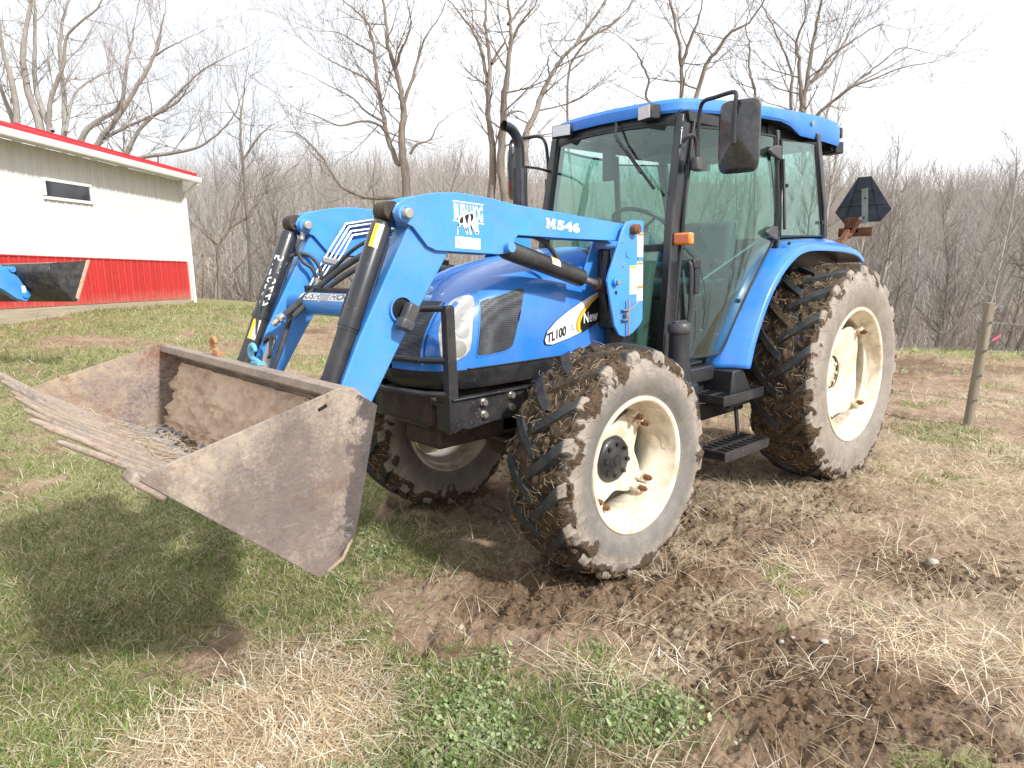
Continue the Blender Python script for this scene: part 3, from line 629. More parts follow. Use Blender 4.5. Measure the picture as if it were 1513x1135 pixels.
# ---- loader
LD = empty('front_loader', loc=(0, 0, 0)); LD.parent = TR
BOOM = [(3.385, 1.775), (3.366, 1.806), (3.319, 1.832), (3.235, 1.850), (3.155, 1.862), (3.06, 1.866), (2.977, 1.862), (2.86, 1.850), (2.739, 1.831), (2.40, 1.800), (1.865, 1.752), (1.835, 1.725), (1.84, 1.69), (1.872, 1.664), (2.40, 1.678), (2.705, 1.690), (2.728, 1.672), (2.735, 1.636), (2.77, 1.608), (2.83, 1.603), (3.178, 1.622), (3.222, 1.640), (3.292, 1.719), (3.36, 1.745)]
LOW = [(3.330, 1.80), (3.298, 1.727), (3.556, 1.284), (3.649, 1.101), (3.80, .84), (3.775, .775), (3.71, .76), (3.655, .80), (3.518, 1.016), (3.369, 1.241), (3.095, 1.622), (3.10, 1.70), (3.2, 1.78)]
arms = []
for s_ in (1, -1):
    a = MB(); yo, yi = s_*.51, s_*.372
    a.prism(BOOM, yo, yo-s_*.009); a.prism(BOOM, yi, yi+s_*.009)
    core = [(3.30, 1.80), (3.155, 1.850), (3.06, 1.856), (2.977, 1.851), (2.739, 1.820), (1.90, 1.742), (1.90, 1.674), (2.70, 1.705), (3.10, 1.70)]
    a.prism(core, yo-s_*.012, yi+s_*.012)
    arm = a.build('upper_arm', M['loader_blue'], LD, bevel=.003, fixn=True)
    a = MB(); a.prism(LOW, yo-s_*.018, yi+s_*.018)
    low = a.build('lower_arm', M['loader_blue'], LD, bevel=.006, fixn=True)
    # round lightening hole with its collar
    if s_:
        hc = (3.357, 1.385); b = MB(); b.lathe([(.050, -.004), (.058, -.004), (.058, .010), (.050, .010)], (hc[0], yo-s_*.016, hc[1]), n=32, closed=True); b.build('hole_collar', M['loader_blue'], low, smooth=40, fixn=True)
        b = MB(); b.cyl((hc[0], yo-s_*.0185, hc[1]), (hc[0], yo-s_*.0165, hc[1]), .050, n=32); b.build('hole_opening', M['black_decal'], low)
    # knee pin
    for yy, dr in ((yo, s_), (yi, -s_)):
        b = MB(); b.cyl((3.341, yy-dr*.02, 1.768), (3.341, yy+dr*.028, 1.768), .034, n=28); b.build('pin_boss', M['loader_blue'], arm, bevel=.004)
        b = MB(); b.cyl((3.341, yy+dr*.02, 1.768), (3.341, yy+dr*.056, 1.768), .021, n=24); b.build('pin', M['rust'] if False else M['zinc'], arm, bevel=.004)
    # bucket (dump) cylinder in front of the arm
    yc = s_*.435; d = Vector((3.70-3.365, 0, 1.02-1.775)).normalized(); p0 = Vector((3.375, yc, 1.765))
    b = MB(); b.tube([p0+d*.03, p0+d*.05, p0+d*.46, p0+d*.50], [.034, .043, .043, .043], n=28); b.cyl(p0+d*.46, p0+d*.485, .047, n=28)
    cyl = b.build('bucket_cylinder', M['black_paint'], LD)
    b = MB(); b.lathe([(.001, -.045), (.040, -.045), (.040, .045), (.001, .045)], (3.366, yc, 1.783), n=24); b.build('cylinder_eye', M['chassis'], cyl, bevel=.004, fixn=True)
    b = MB(); b.tube([p0+d*.49, p0+d*.74], .041, n=20); b.cyl(p0+d*.70, p0+d*.80, .044, n=20); b.build('rod_sleeve', M['black_dirty'], cyl)
    b = MB(); b.tube([p0+d*.72, p0+d*1.0], .025, n=20); b.build('rod', M['steel'], cyl)
    # feed pipe along the cylinder
    n_ = Vector((d.z, 0, -d.x)); q = n_*(-.050)
    b = MB(); b.tube([p0+d*.08-q*.7, p0+d*.10-q, p0+d*.45-q, p0+d*.47-q*.8], .008, n=8); b.build('feed_pipe', M['black_paint'], cyl)
    # warning label
    b = MB(); rws = [[tuple(p0+d*L+Vector((math.cos(a)*.0445*n_.x, math.sin(a)*.0445, math.cos(a)*.0445*n_.z))) for L in (.07, .17)] for a in np.linspace(R(215) if s_ > 0 else R(175), R(285) if s_ > 0 else R(245), 8)]
    rws = [[tuple(p0+d*L+(-n_)*math.cos(a)*.0438+Vector((0, 1, 0))*math.sin(a)*.0438) for L in ((.05, .15) if s_ > 0 else (.50, .60))] for a in np.linspace(R(25), R(75), 8)]
    b.grid(rws); wl_ = b.build('warning_label', M['white_decal'], cyl, fixn=True)
    rws = [[tuple(p0+d*L+(-n_)*math.cos(a)*.0444+Vector((0, 1, 0))*math.sin(a)*.0444) for L in ((.05, .15) if s_ > 0 else (.50, .60))] for a in np.linspace(R(25), R(48), 6)]
    b = MB(); b.grid(rws); b.build('warning_stripe', M['yellow_decal'], wl_, fixn=True)
    # lift cylinder under the boom
    yl = s_*.47; A_, B_ = Vector((2.775, yl, 1.634)), Vector((2.228, yl, 1.478)); dd = (B_-A_).normalized()
    b = MB(); b.tube([A_-dd*.0, A_+dd*.03, B_-dd*.03, B_], [.038, .046, .046, .046], n=28); lc = b.build('lift_cylinder', M['black_dirty'], LD, bevel=.003)
    b = MB(); b.cyl(B_-dd*.005, B_+dd*.16, .020, n=20); b.build('rod', M['steel'], lc)
    b = MB(); b.cyl(B_+dd*.12, B_+dd*.26, .034, n=18); b.lathe([(.001, -.04), (.045, -.04), (.045, .04), (.001, .04)], tuple(B_+dd*.27), n=20); b.build('rod_end', M['chassis'], lc, fixn=True)
    b = MB(); b.cyl((2.775, s_*.42, 1.634), (2.775, s_*.545, 1.634), .024, n=20); b.build('pin', M['loader_blue'], lc, bevel=.003)
    rws = [[tuple(A_+dd*L+Vector((-dd.z, 0, dd.x))*(-1 if dd.x > 0 else -1)*math.cos(a)*.047+Vector((0, s_, 0))*math.sin(a)*.047) for L in (.30, .36)] for a in np.linspace(R(20), R(85), 8)]
    b = MB(); b.grid(rws); wl_ = b.build('warning_label', M['white_decal'], lc, fixn=True)
    rws = [[tuple(A_+dd*L+Vector((dd.z, 0, -dd.x))*math.cos(a)*.0476+Vector((0, s_, 0))*math.sin(a)*.0476) for L in (.30, .36)] for a in np.linspace(R(20), R(42), 5)]
    b = MB(); b.grid(rws); b.build('warning_stripe', M['yellow_decal'], wl_, fixn=True)
    # mast
    MP = [(1.897, 1.775), (1.80, 1.775), (1.80, 1.235), (1.825, 1.205), (1.89, 1.165), (1.96, 1.150), (2.005, 1.165), (2.045, 1.22), (2.105, 1.46), (2.09, 1.50), (1.975, 1.735), (1.94, 1.768)]
    b = MB(); b.prism(MP, s_*.530, s_*.545); mast = b.build('mast', M['loader_blue'], LD, bevel=.003, fixn=True)
    b = MB(); b.prism(MP, s_*.352, s_*.364); b.build('inner_mast_plate', M['loader_blue'], mast, bevel=.003, fixn=True)
    b = MB(); b.box((1.95, s_*.45, 1.30), (.10, .15, .20)); b.prism([(2.00, 1.62), (1.90, 1.64), (1.86, 1.15), (1.88, .80), (2.00, .80), (1.975, 1.15), (2.03, 1.40)], s_*.425, s_*.46); b.box((2.02, s_*.40, .82), (.36, .05, .20))
    b.build('mast_post', M['chassis'] if False else M['black_dirty'], mast, bevel=.004, fixn=True)
    b = MB(); b.cyl((1.897, s_*.54, 1.728), (1.897, s_*.585, 1.728), .027, n=24); b.cyl((1.897, s_*.58, 1.728), (1.897, s_*.59, 1.728), .017, n=16); b.build('pivot_pin', M['rust'], mast, bevel=.003)
    b = MB(); b.cyl((2.05, s_*.54, 1.452), (2.05, s_*.566, 1.452), .021, n=24); b.build('pin', M['loader_blue'], mast, bevel=.003)
    b = MB(); b.cyl((2.05, s_*.566, 1.452), (2.05, s_*.578, 1.452), .013, n=6); b.build('bolt', M['zinc'], mast)
    b = MB(); b.cyl((1.93, s_*.5455, 1.60), (1.93, s_*.5490, 1.60), .024, n=24); b.build('plug', M['loader_blue'], mast, bevel=.001)
    for (x, z, r) in ((2.035, 1.395, .011), (1.985, 1.655, .004), (1.98, 1.53, .004), (1.85, 1.575, .005)):
        b = MB(); b.cyl((x, s_*.5453, z), (x, s_*.5462, z), r, n=14); b.build('bolt_hole', M['black_decal'], mast)
    # latch on the mast foot
    b = MB(); b.box((1.965, s_*.557, 1.30), (.062, .022, .006)); b.box((1.965, s_*.557, 1.247), (.062, .022, .006)); b.cyl((1.965, s_*.56, 1.275), (1.965, s_*.575, 1.275), .014, n=12)
    b.tube([(1.950, s_*.566, 1.36), (1.950, s_*.566, 1.16)], .006, n=8); b.tube([(1.945, s_*.562, 1.30), (1.90, s_*.562, 1.315), (1.86, s_*.560, 1.342)], .004, n=6); b.build('latch', M['zinc'], mast)
    if s_ > 0:
        for (x0, z0, w, h) in ((1.832, 1.690, .053, .13), (1.832, 1.535, .053, .125), (1.832, 1.405, .053, .085), (1.892, 1.515, .058, .155)):
            b = MB(); b.box((x0, .5460, z0-h/2+.02), (w, .0022, h)); st = b.build('instruction_label', M['white_decal'], mast)
            b = MB(); b.box((x0, .5478, z0+.02-.009), (w*.9, .0010, .013)); b.build('label_header', M['orange_decal'] if w < .055 else M['yellow_decal'], st)
            b = MB()
            for i in range(int((h-.03)/.008)): b.box((x0+rng.uniform(-.004, .004), .5476, z0+.02-.024-i*.008), (w*.74*rng.uniform(.7, 1), .0008, .0016))
            b.build('small_print', M['grey_decal'], st)
# serial plate on the inner side
b = MB(); b.box((1.965, .4615, 1.60), (.03, .002, .055)); b.build('serial_plate', M['grey_decal'], LD)
b = MB(); b.tube([(3.40, -.40, 1.392), (3.40, .40, 1.392)], .054, n=36); xb = b.build('cross_tube', M['loader_blue'], LD)
b = MB(); b.box((3.385, 0.03, 1.456), (.035, .62, .022)); b.box((3.385, -.26, 1.46), (.05, .03, .035)); b.build('valve_bar', M['black_dirty'], LD, bevel=.002)
# ---- decals on the near arm
yd = .5106
def outline_quad(x0, x1, z0, z1, y): return [(x0, y, z0), (x1, y, z0), (x1, y, z1), (x0, y, z1)]
t = place_text(text_mb('BUSH HOG', .1, offset=.0030, sx=1), (0, 0, 0), (1, 0, 0), (0, 0, 1))
def fit_text(body, x0, x1, z0, z1, tilt=0, offset=.003, space=1.0, y=yd, shear=0):
    """stretch text into a box on the arm side; reading direction is -x"""
    q = text_mb(body, .1, offset=offset, space=space, shear=shear); ax = [p[0] for p in q.v]; ay = [p[1] for p in q.v]
    a0, a1, b0, b1 = min(ax), max(ax), min(ay), max(ay); o = MB(); o.f = list(q.f); o.m = list(q.m); o.att = list(q.att)
    for a, b, _ in q.v:
        u = (a-a0)/(a1-a0); v = (b-b0)/(b1-b0); o.v.append((x0+(x1-x0)*u, y, z0+(z1-z0)*v+tilt*u))
    return o
up = [o for o in LD.children if o.name.startswith('upper_arm')]
bh = MB()
T_ = -.012
for z in (1.829, 1.747): bh.add([(3.085, yd, z), (2.912, yd, z+T_), (2.912, yd, z+T_+.005), (3.085, yd, z+.005)], [(0, 1, 2, 3)])
bh.merge(fit_text('BUSH HOG', 3.078, 2.917, 1.756, 1.824, T_, offset=.004))
bh.build('logo_lettering', M['white_decal'], up[0], smooth=180, fixn=True)
BOAR = [(3.068, 1.690), (3.060, 1.690), (3.058, 1.716), (3.045, 1.728), (3.036, 1.735), (3.022, 1.712), (3.016, 1.694), (3.004, 1.690), (3.006, 1.700), (3.012, 1.718), (3.012, 1.728), (3.000, 1.720), (2.996, 1.690), (2.984, 1.690), (2.986, 1.700), (2.992, 1.716), (2.990, 1.726), (2.974, 1.710), (2.964, 1.700), (2.962, 1.690), (2.946, 1.692), (2.942, 1.702), (2.948, 1.722), (2.946, 1.742), (2.956, 1.762), (2.968, 1.778), (2.984, 1.786), (3.004, 1.782), (3.022, 1.776), (3.040, 1.768), (3.056, 1.750), (3.058, 1.730), (3.064, 1.716)]
def flat(poly, y):
    b = MB(); b.add([(x, y, z) for x, z in poly], [tuple(range(len(poly)))]); return b
flat(BOAR, yd+.0014).build('boar_emblem', M['white_decal'], up[0], smooth=180, fixn=True)
dk = MB()
for poly in ([(3.050, 1.752), (3.040, 1.764), (3.030, 1.766), (3.030, 1.745), (3.036, 1.738), (3.048, 1.738)], [(3.022, 1.770), (3.010, 1.776), (2.998, 1.779), (3.000, 1.762), (3.006, 1.748), (3.000, 1.735), (3.012, 1.740), (3.018, 1.755)],
             [(2.992, 1.782), (2.976, 1.779), (2.972, 1.765), (2.980, 1.750), (2.990, 1.745), (2.988, 1.765)], [(2.962, 1.705), (2.950, 1.700), (2.948, 1.694), (2.958, 1.695)], [(2.972, 1.740), (2.966, 1.752), (2.974, 1.748)],
             [(3.056, 1.742), (3.052, 1.726), (3.060, 1.722)], [(3.018, 1.722), (3.010, 1.705), (3.014, 1.703), (3.022, 1.716)], [(2.994, 1.728), (2.985, 1.716), (2.975, 1.708), (2.982, 1.722), (2.988, 1.734)], [(3.066, 1.712), (3.062, 1.716), (3.050, 1.724), (3.052, 1.718)]):
    dk.merge(flat(poly, yd+.0026))
dk.build('boar_markings', M['black_decal'], up[0], smooth=180, fixn=True)
b = MB(); b.add([(3.075, yd, 1.684), (2.935, yd, 1.672), (2.937, yd, 1.625), (3.077, yd, 1.634)], [(0, 1, 2, 3)]); b.build('dealer_decal', M['white_decal'], up[0], smooth=180, fixn=True)
b = MB()
for s2 in (-1, 1): 
    for r_ in (.006, .0095): b.tube([(3.053+s2*r_*.8, yd+.0012, 1.669), (3.053+s2*r_, yd+.0012, 1.660), (3.053+s2*r_*.5, yd+.0012, 1.650), (3.053+s2*.001, yd+.0012, 1.646)], .0010, n=4)
b.merge(fit_text('FINCH', 3.005, 2.965, 1.660, 1.668, -.002, y=yd+.0012) if False else fit_text('LYNCH', 3.005, 2.965, 1.660, 1.668, -.002, y=yd+.0012)); b.build('decal_print', M['grey_decal'], up[0], smooth=180, fixn=True)
mm = fit_text('546', 2.445, 2.280, 1.720, 1.768, -.015, offset=.0055, space=1.06)
for k_, pl in enumerate(([(0, 0), (.36, 0), (.36, .16), (0, .16)], [(.64, 0), (1, 0), (1, .16), (.64, .16)], [(0, .84), (.32, .84), (.32, 1), (0, 1)], [(.68, .84), (1, .84), (1, 1), (.68, 1)], [(.08, .1), (.27, .1), (.27, .9), (.08, .9)], [(.73, .1), (.92, .1), (.92, .9), (.73, .9)], [(.10, 1), (.32, 1), (.56, .30), (.44, .18)], [(.90, 1), (.68, 1), (.44, .30), (.56, .18)])):
    mm.add([(2.522-.068*a, yd+.0001*k_, 1.7275+.048*c_-.068*a*.09) for a, c_ in pl], [(0, 1, 2, 3)])
mm.build('model_number', M['white_decal'], up[0], smooth=180, fixn=True)
# cross-tube decal
def tube_pt(y, a, r=.0552): return (3.40+r*math.cos(a), y, 1.392+r*math.sin(a))
b = MB(); b.grid([[tube_pt(y, a) for a in np.linspace(R(22), R(68), 8)] for y in np.linspace(-.26, .24, 14)]); td = b.build('tube_decal', M['white_decal'], xb, smooth=180, fixn=True)
def tube_text(body, y0, y1, a0, a1, r, off):
    q = text_mb(body, .1, offset=off); ax = [p[0] for p in q.v]; ay = [p[1] for p in q.v]; A0, A1, B0, B1 = min(ax), max(ax), min(ay), max(ay); o = MB(); o.f = list(q.f); o.m = list(q.m); o.att = list(q.att)
    for a, b_, _ in q.v: o.v.append(tube_pt(y0+(y1-y0)*(a-A0)/(A1-A0), a0+(a1-a0)*(b_-B0)/(B1-B0), r))
    return o
q = tube_text('BUSH', -.245, -.06, R(28), R(62), .0562, .001); q.build('logo_lettering', M['black_decal'], td, smooth=180); tube_text('HOG', .05, .225, R(28), R(62), .0562, .001).build('logo_lettering', M['black_decal'], td, smooth=180)
q = MB(); q.grid([[tube_pt(y, a, .0558) for a in np.linspace(R(12)+.2*math.cos((y+.0)*28)**2, R(60), 6)] for y in np.linspace(-.055, .035, 12)]); q.build('boar_emblem', M['grey_decal'], td, smooth=180, fixn=True)
# serial number hand-written down the far cylinder
d = Vector((3.70-3.365, 0, 1.02-1.775)).normalized(); n_ = Vector((d.z, 0, -d.x)); p0 = Vector((3.375, -.435, 1.765))
q = text_mb('5170229', .062, offset=.0006, space=1.1); o_ = MB(); o_.f = list(q.f); o_.m = list(q.m); o_.att = list(q.att)
for a, b_, _ in q.v:
    an = R(75)-b_/.0440+R(5); o_.v.append(tuple(p0+d*(.16+a*1.15)+(-n_)*math.cos(an)*.0442+Vector((0, 1, 0))*math.sin(an)*.0442))
o_.build('painted_number', M['white_decal'], LD, smooth=180)

# ---- hydraulic lines on the far arm
Ls = [[(3.35, -.352, 1.46), (3.291, -.352, 1.554), (3.192, -.352, 1.687), (3.12, -.352, 1.78), (2.943, -.352, 1.807), (2.844, -.352, 1.796), (2.2, -.352, 1.745)],
      [(3.335, -.352, 1.45), (3.272, -.352, 1.54), (3.180, -.352, 1.665), (3.103, -.352, 1.765), (2.943, -.352, 1.788), (2.844, -.352, 1.778), (2.2, -.352, 1.73)],
      [(3.31, -.352, 1.45), (3.248, -.352, 1.54), (3.160, -.352, 1.655), (3.095, -.352, 1.742), (2.913, -.352, 1.766), (2.863, -.352, 1.761), (2.2, -.352, 1.715)],
      [(3.285, -.352, 1.45), (3.223, -.352, 1.539), (3.146, -.352, 1.635), (3.087, -.352, 1.722), (2.914, -.352, 1.748), (2.875, -.352, 1.744), (2.2, -.352, 1.70)]]
for L in Ls: b = MB(); b.tube(L, .0068, n=8); b.build('hydraulic_line', M['steel_line'], LD)
for L in Ls[:1]:
    for k in range(4):
        b = MB(); L2 = [(x, .352, z) for x, y, z in Ls[k]]; b.tube(L2, .0068, n=8); b.build('hydraulic_line', M['steel_line'], LD)
b = MB(); b.beam((3.268, -.342, 1.603), (3.172, -.342, 1.580), .018, .028); b.build('line_clamp', M['zinc'], LD, bevel=.003)
def hose(pts, r, name='hydraulic_hose', mt='rubber_hose', k=8):
    b = MB(); b.tube(smoothpath(pts, k), r, n=10); return b.build(name, M[mt], LD)
hose([(3.53, -.25, 1.345), (3.46, -.23, 1.40), (3.389, -.2, 1.458), (3.285, -.1, 1.561), (3.169, .05, 1.657), (3.06, .15, 1.70), (2.9, .22, 1.68)], .0155)
hose([(3.50, -.22, 1.335), (3.44, -.20, 1.39), (3.38, -.17, 1.438), (3.28, -.07, 1.53), (3.17, .07, 1.60), (3.04, .16, 1.60), (2.9, .22, 1.57)], .0135)
hose([(3.30, -.30, 1.50), (3.28, -.22, 1.55), (3.22, -.06, 1.66), (3.10, .10, 1.73), (2.95, .22, 1.72)], .0095)
for (p, q) in (((3.535, -.252, 1.341), (3.575, -.262, 1.310)),):
    b = MB(); p, q = Vector(p), Vector(q); b.cyl(p, p.lerp(q, .4), .019, n=12); b.cyl(p.lerp(q, .4), p.lerp(q, .6), .023, n=6); b.cyl(p.lerp(q, .6), p.lerp(q, 1.3), .015, n=12); b.cyl(p.lerp(q, 1.0), p.lerp(q, 1.12), .019, n=12); b.build('quick_coupler', M['zinc'], LD)
hose([(3.350, -.375, 1.715), (3.385, -.375, 1.666), (3.37, -.36, 1.596), (3.33, -.345, 1.56), (3.306, -.34, 1.50), (3.31, -.34, 1.46)], .0095)
hose([(3.285, -.34, 1.47), (3.285, -.345, 1.56), (3.33, -.37, 1.625), (3.40, -.40, 1.625), (3.476, -.42, 1.578), (3.555, -.43, 1.462), (3.60, -.43, 1.305), (3.65, -.43, 1.15), (3.70, -.43, 1.06)], .0095)
hose([(3.43, -.40, 1.59), (3.52, -.40, 1.50), (3.585, -.40, 1.38), (3.625, -.40, 1.22), (3.67, -.40, 1.08)], .0075)
b = MB(); b.cyl((3.345, -.375, 1.735), (3.358, -.375, 1.70), .013, n=12); b.cyl((3.34, -.375, 1.75), (3.346, -.375, 1.73), .017, n=6)
b.cyl((3.306, -.34, 1.51), (3.315, -.34, 1.43), .012, n=10); b.cyl((3.285, -.34, 1.50), (3.292, -.34, 1.42), .012, n=10); b.build('hose_fitting', M['zinc'], LD)
hose([(3.47, -.30, 1.36), (3.50, -.30, 1.28), (3.545, -.29, 1.18), (3.60, -.28, 1.08)], .0125)
hose([(3.30, .20, 1.54), (3.38, .28, 1.52), (3.46, .30, 1.485), (3.51, .30, 1.40), (3.545, .30, 1.28), (3.60, .31, 1.12)], .0105)
hose([(2.70, .40, 1.70), (2.58, .44, 1.695), (2.48, .45, 1.665), (2.40, .45, 1.60), (2.36, .46, 1.53)], .0115)
hose([(3.20, .30, 1.60), (3.05, .32, 1.68), (2.9, .33, 1.69), (2.6, .34, 1.67)], .010)
# plastic cap hanging in the round hole of the near arm
b = MB(); b.box((3.345, .535, 1.368), (.055, .05, .085), Matrix.Rotation(R(-28), 3, 'Y')); b.box((3.372, .538, 1.325), (.062, .06, .045), Matrix.Rotation(R(-28), 3, 'Y')); b.build('cup_holder_cap', M['grey_plastic'], LD, bevel=.008)

# ---- bucket
BK = empty('bucket', loc=(0, 0, 0)); BK.parent = LD
BW = .955
PROF = [(4.484, 1.013), (4.30, .845), (4.06, .632), (4.015, .600), (3.975, .592), (3.925, .615), (3.893, .665), (3.872, .75), (3.83, .92), (3.785, 1.108), (3.80, 1.15), (3.863, 1.170), (3.897, 1.178)]
def shell(prof, t, y0, y1, mt, name, ny=2):
    P = [Vector((a, 0, b)) for a, b in prof]; inn = []
    for i, p in enumerate(P):
        d = (P[min(i+1, len(P)-1)]-P[max(i-1, 0)]).normalized(); nrm = Vector((d.z, 0, -d.x)); inn.append(p+nrm*t)
    poly = [(p.x, p.z) for p in P]+[(p.x, p.z) for p in reversed(inn)]
    b = MB(); b.prism(poly, y0, y1); return b.build(name, mt, BK, fixn=True, smooth=25)
shell(PROF[:10], .012, -BW+.001, BW-.001, M['bucket_in'], 'bucket_shell')
SIDE = [(4.500, 1.022), (4.46, 1.042), (3.905, 1.188), (3.863, 1.175), (3.775, 1.112), (3.865, .76), (3.886, .692), (4.012, .586), (4.026, .590)]
for s_ in (1, -1):
    b = MB(); b.prism(SIDE, s_*BW, s_*(BW+.012)); sd = b.build('side_plate', M['bucket_out'] if s_ > 0 else M['bucket_far'], BK, fixn=True, smooth=25, bevel=.0015)
    if s_ > 0: tag(sd, 'rust-worn side plate with clay stains')
    b = MB(); b.beam((3.955, s_*(BW+.0128), 1.140), (3.985, s_*(BW+.0128), 1.128), .002, .010); b.build('slot', M['black_decal'], sd)
    b = MB(); b.box((4.475, s_*(BW-.035), .995), (.11, .085, .034), Matrix.Rotation(R(-42), 3, 'Y')); b.build('corner_bit', M['bucket_edge'], BK, bevel=.008)
b = MB(); b.prism([(3.902, 1.182), (3.845, 1.178), (3.785, 1.118), (3.785, 1.095), (3.812, 1.095), (3.85, 1.128), (3.91, 1.150)], -BW+.002, BW-.002); b.build('top_lip', M['bucket_edge'], BK, fixn=True, bevel=.005)
b = MB(); b.prism([(4.50, 1.040), (4.484, 1.013), (4.36, .900), (4.35, .915), (4.47, 1.025)], -BW-.01, BW+.01); b.build('cutting_edge', M['bucket_edge'], BK, fixn=True, bevel=.003)
D_ = Vector((.74, 0, .672)).normalized(); Nn = Vector((-.672, 0, .74)).normalized()
ys = [-.86+.1564*i for i in range(12)]
for i, y in enumerate(ys):
    base = Vector((4.484, y, 1.013)); L = .215+rng.uniform(-.03, .025); ww = rng.uniform(.55, .68)
    bend = rng.uniform(-.009, .009)
    tip = Vector((4.672+rng.uniform(-.02, .012), y+rng.uniform(-.02, .02), lut(y, [(-.9, 1.19), (-.05, 1.190), (.1, 1.175), (.4, 1.160), (.7, 1.146), (.85, 1.134)])+rng.uniform(-.006, .006)))
    b0 = base+Nn*.012; td_ = (tip-b0)
    pts = [Vector((4.12, y, .812)), Vector((4.274, y, .892)), Vector((4.369, y, .956)), b0, b0+td_*.55+Nn*bend, b0+td_*.93, tip]
    b = MB(); b.tube(pts, [.014*ww, .016*ww, .019*ww, .020*ww, .017*ww, .0135*ww, .004], n=10); b.build('tooth', M['bucket_edge'], BK)
def floor_mat():
    k = NT('clay_and_scraped_floor'); f = k.noise(16, 9, .75, .4); a = k.attr('clay')[2]; x = k.sep(k.coord())[0]
    c = k.mix(k.ramp(f, [(.3, 0), (.7, 1)]), (.44, .31, .22), (.80, .62, .47)); c = k.mix(k.ramp(k.noise(3, 4), [(.5, 0), (.7, 1)]), c, (.74, .58, .43))
    st = k.mix(k.ramp(k.noise(1, 6, .65, vec=k.scaled(4, 26, 4)), [(.35, 0), (.65, 1)]), (.24, .215, .21), (.50, .46, .44)); st = k.mix(k.ramp(k.noise(40, 5, .7), [(.55, 0), (.68, 1)]), st, (.13, .10, .08))
    fr_ = k.math('ADD', k.math('MULTIPLY', k.math('SUBTRACT', x, 4.16), 6.0), k.math('MULTIPLY', k.math('SUBTRACT', k.noise(7, 7, .7), .5), 2.4)); st = k.mix(k.ramp(fr_, [(.0, 0), (.5, .9)]), st, k.mix(k.noise(30, 6, .7), (.42, .33, .24), (.72, .60, .46)))
    m_ = k.ramp(k.math('ADD', a, k.math('MULTIPLY', k.math('SUBTRACT', k.noise(6, 7, .7), .5), 1.5)), [(.40, 0), (.55, 1)]); c = k.mix(m_, st, c)
    return k.bsdf(c, .9, bump=k.noise(45, 8, .75), bstr=.7, bdist=.015, spec=.25)
M['floor_clay'] = floor_mat()
# caked clay on back wall and floor
def clay_sheet(rowsf, name):
    b = MB(); b.grid(rowsf, att=[float(min(1, max(0, u))) for u in (np.tile(1-sstep(.30, .52, np.linspace(0, 1, N_)+0), (len(Y_), 1))+.0).reshape(-1)]); return b.build(name, M['floor_clay'], BK, smooth=60, fixn=True, att='clay')
inner = [(3.812, 1.085), (3.838, .99), (3.858, .90), (3.895, .80), (3.93, .768), (3.965, .757), (4.03, .768), (4.156, .820), (4.274, .880), (4.369, .945), (4.455, 1.005)]
IP = smoothpath([(a, 0, b) for a, b in inner], 9)
Y_ = np.linspace(-BW+.01, BW-.01, 190); N_ = len(IP)
PX = np.array([p.x for p in IP]); PZ = np.array([p.z for p in IP])
tx = np.gradient(PX); tz = np.gradient(PZ); ln = np.hypot(tx, tz); nx, nz_ = -tz/ln, tx/ln
YY, SS = np.meshgrid(Y_, np.linspace(0, 1, N_), indexing='ij')
thick = .022*(1-sstep(.33, .50, SS))+.003
n1 = fbm(YY*1.0, SS*2.2, 3.0, 5, 5.0, .62)
dsp = thick*(.9+1.3*n1)
dsp -= .02*sstep(.55, .80, -YY*.6+.3*fbm(YY, SS*2, 1.0, 3, 3.0))*(1-sstep(.2, .4, SS))*0
rows = [[(PX[j]-0+nx[j]*(-dsp[i, j])*(-1), Y_[i], PZ[j]+nz_[j]*dsp[i, j]) for j in range(N_)] for i in range(len(Y_))]
clay_sheet(rows, 'caked_clay')
# loose muck on the floor
mk = MB()
rg = random.Random(4)
for i in range(260):
    y = rg.gauss(-.1, .38); 
    if abs(y) > BW-.04: continue
    s0 = rg.uniform(.60, .80); s0 = rg.uniform(.38, .62); j = int(s0*(N_-1)); c = Vector((PX[j], y, PZ[j])); r = rg.uniform(.003, .011)
    q = bmesh.new(); bmesh.ops.create_icosphere(q, subdivisions=1, radius=r)
    mk.add([tuple(Vector((v.co.x*rg.uniform(.8, 1.5), v.co.y*rg.uniform(.8, 1.5), v.co.z*.7))+c+Vector((nx[j], 0, nz_[j]))*.006) for v in q.verts], [tuple(v.index for v in f.verts) for f in q.faces]); q.free()
tag(mk.build('loose_muck', M['tyre_mud'], BK, smooth=60), kind='stuff')
def sfn(rg):
    j = int(rg.uniform(.5, .85)*(N_-1)); return (PX[j]+nx[j]*.02, rg.gauss(0, .4), PZ[j]+nz_[j]*.02), (nx[j], 0, nz_[j]), (0, 1, 0)
tag(straw_mb(sfn, 90, 8, .03, .11, .0014).build('stuck_straw', M['straw'], BK, smooth=180), kind='stuff')
# back of the bucket: mounting ears
for s_ in (-1, 1):
    for yy in (s_*.51-.0+s_*.02, s_*.372-s_*.02):
        b = MB(); b.prism([(3.79, 1.12), (3.70, 1.06), (3.66, 1.0), (3.68, .92), (3.68, .80), (3.74, .72), (3.88, .66), (3.90, .70), (3.83, .92)], yy-.008, yy+.008); b.build('bucket_ear', M['black_dirty'], BK, fixn=True, bevel=.002)
    for (x, z) in ((3.735, 1.0), (3.745, .81)):
        b = MB(); b.cyl((x, s_*.35, z), (x, s_*.55, z), .022, n=18); b.build('pin', M['rust'], BK, bevel=.002)
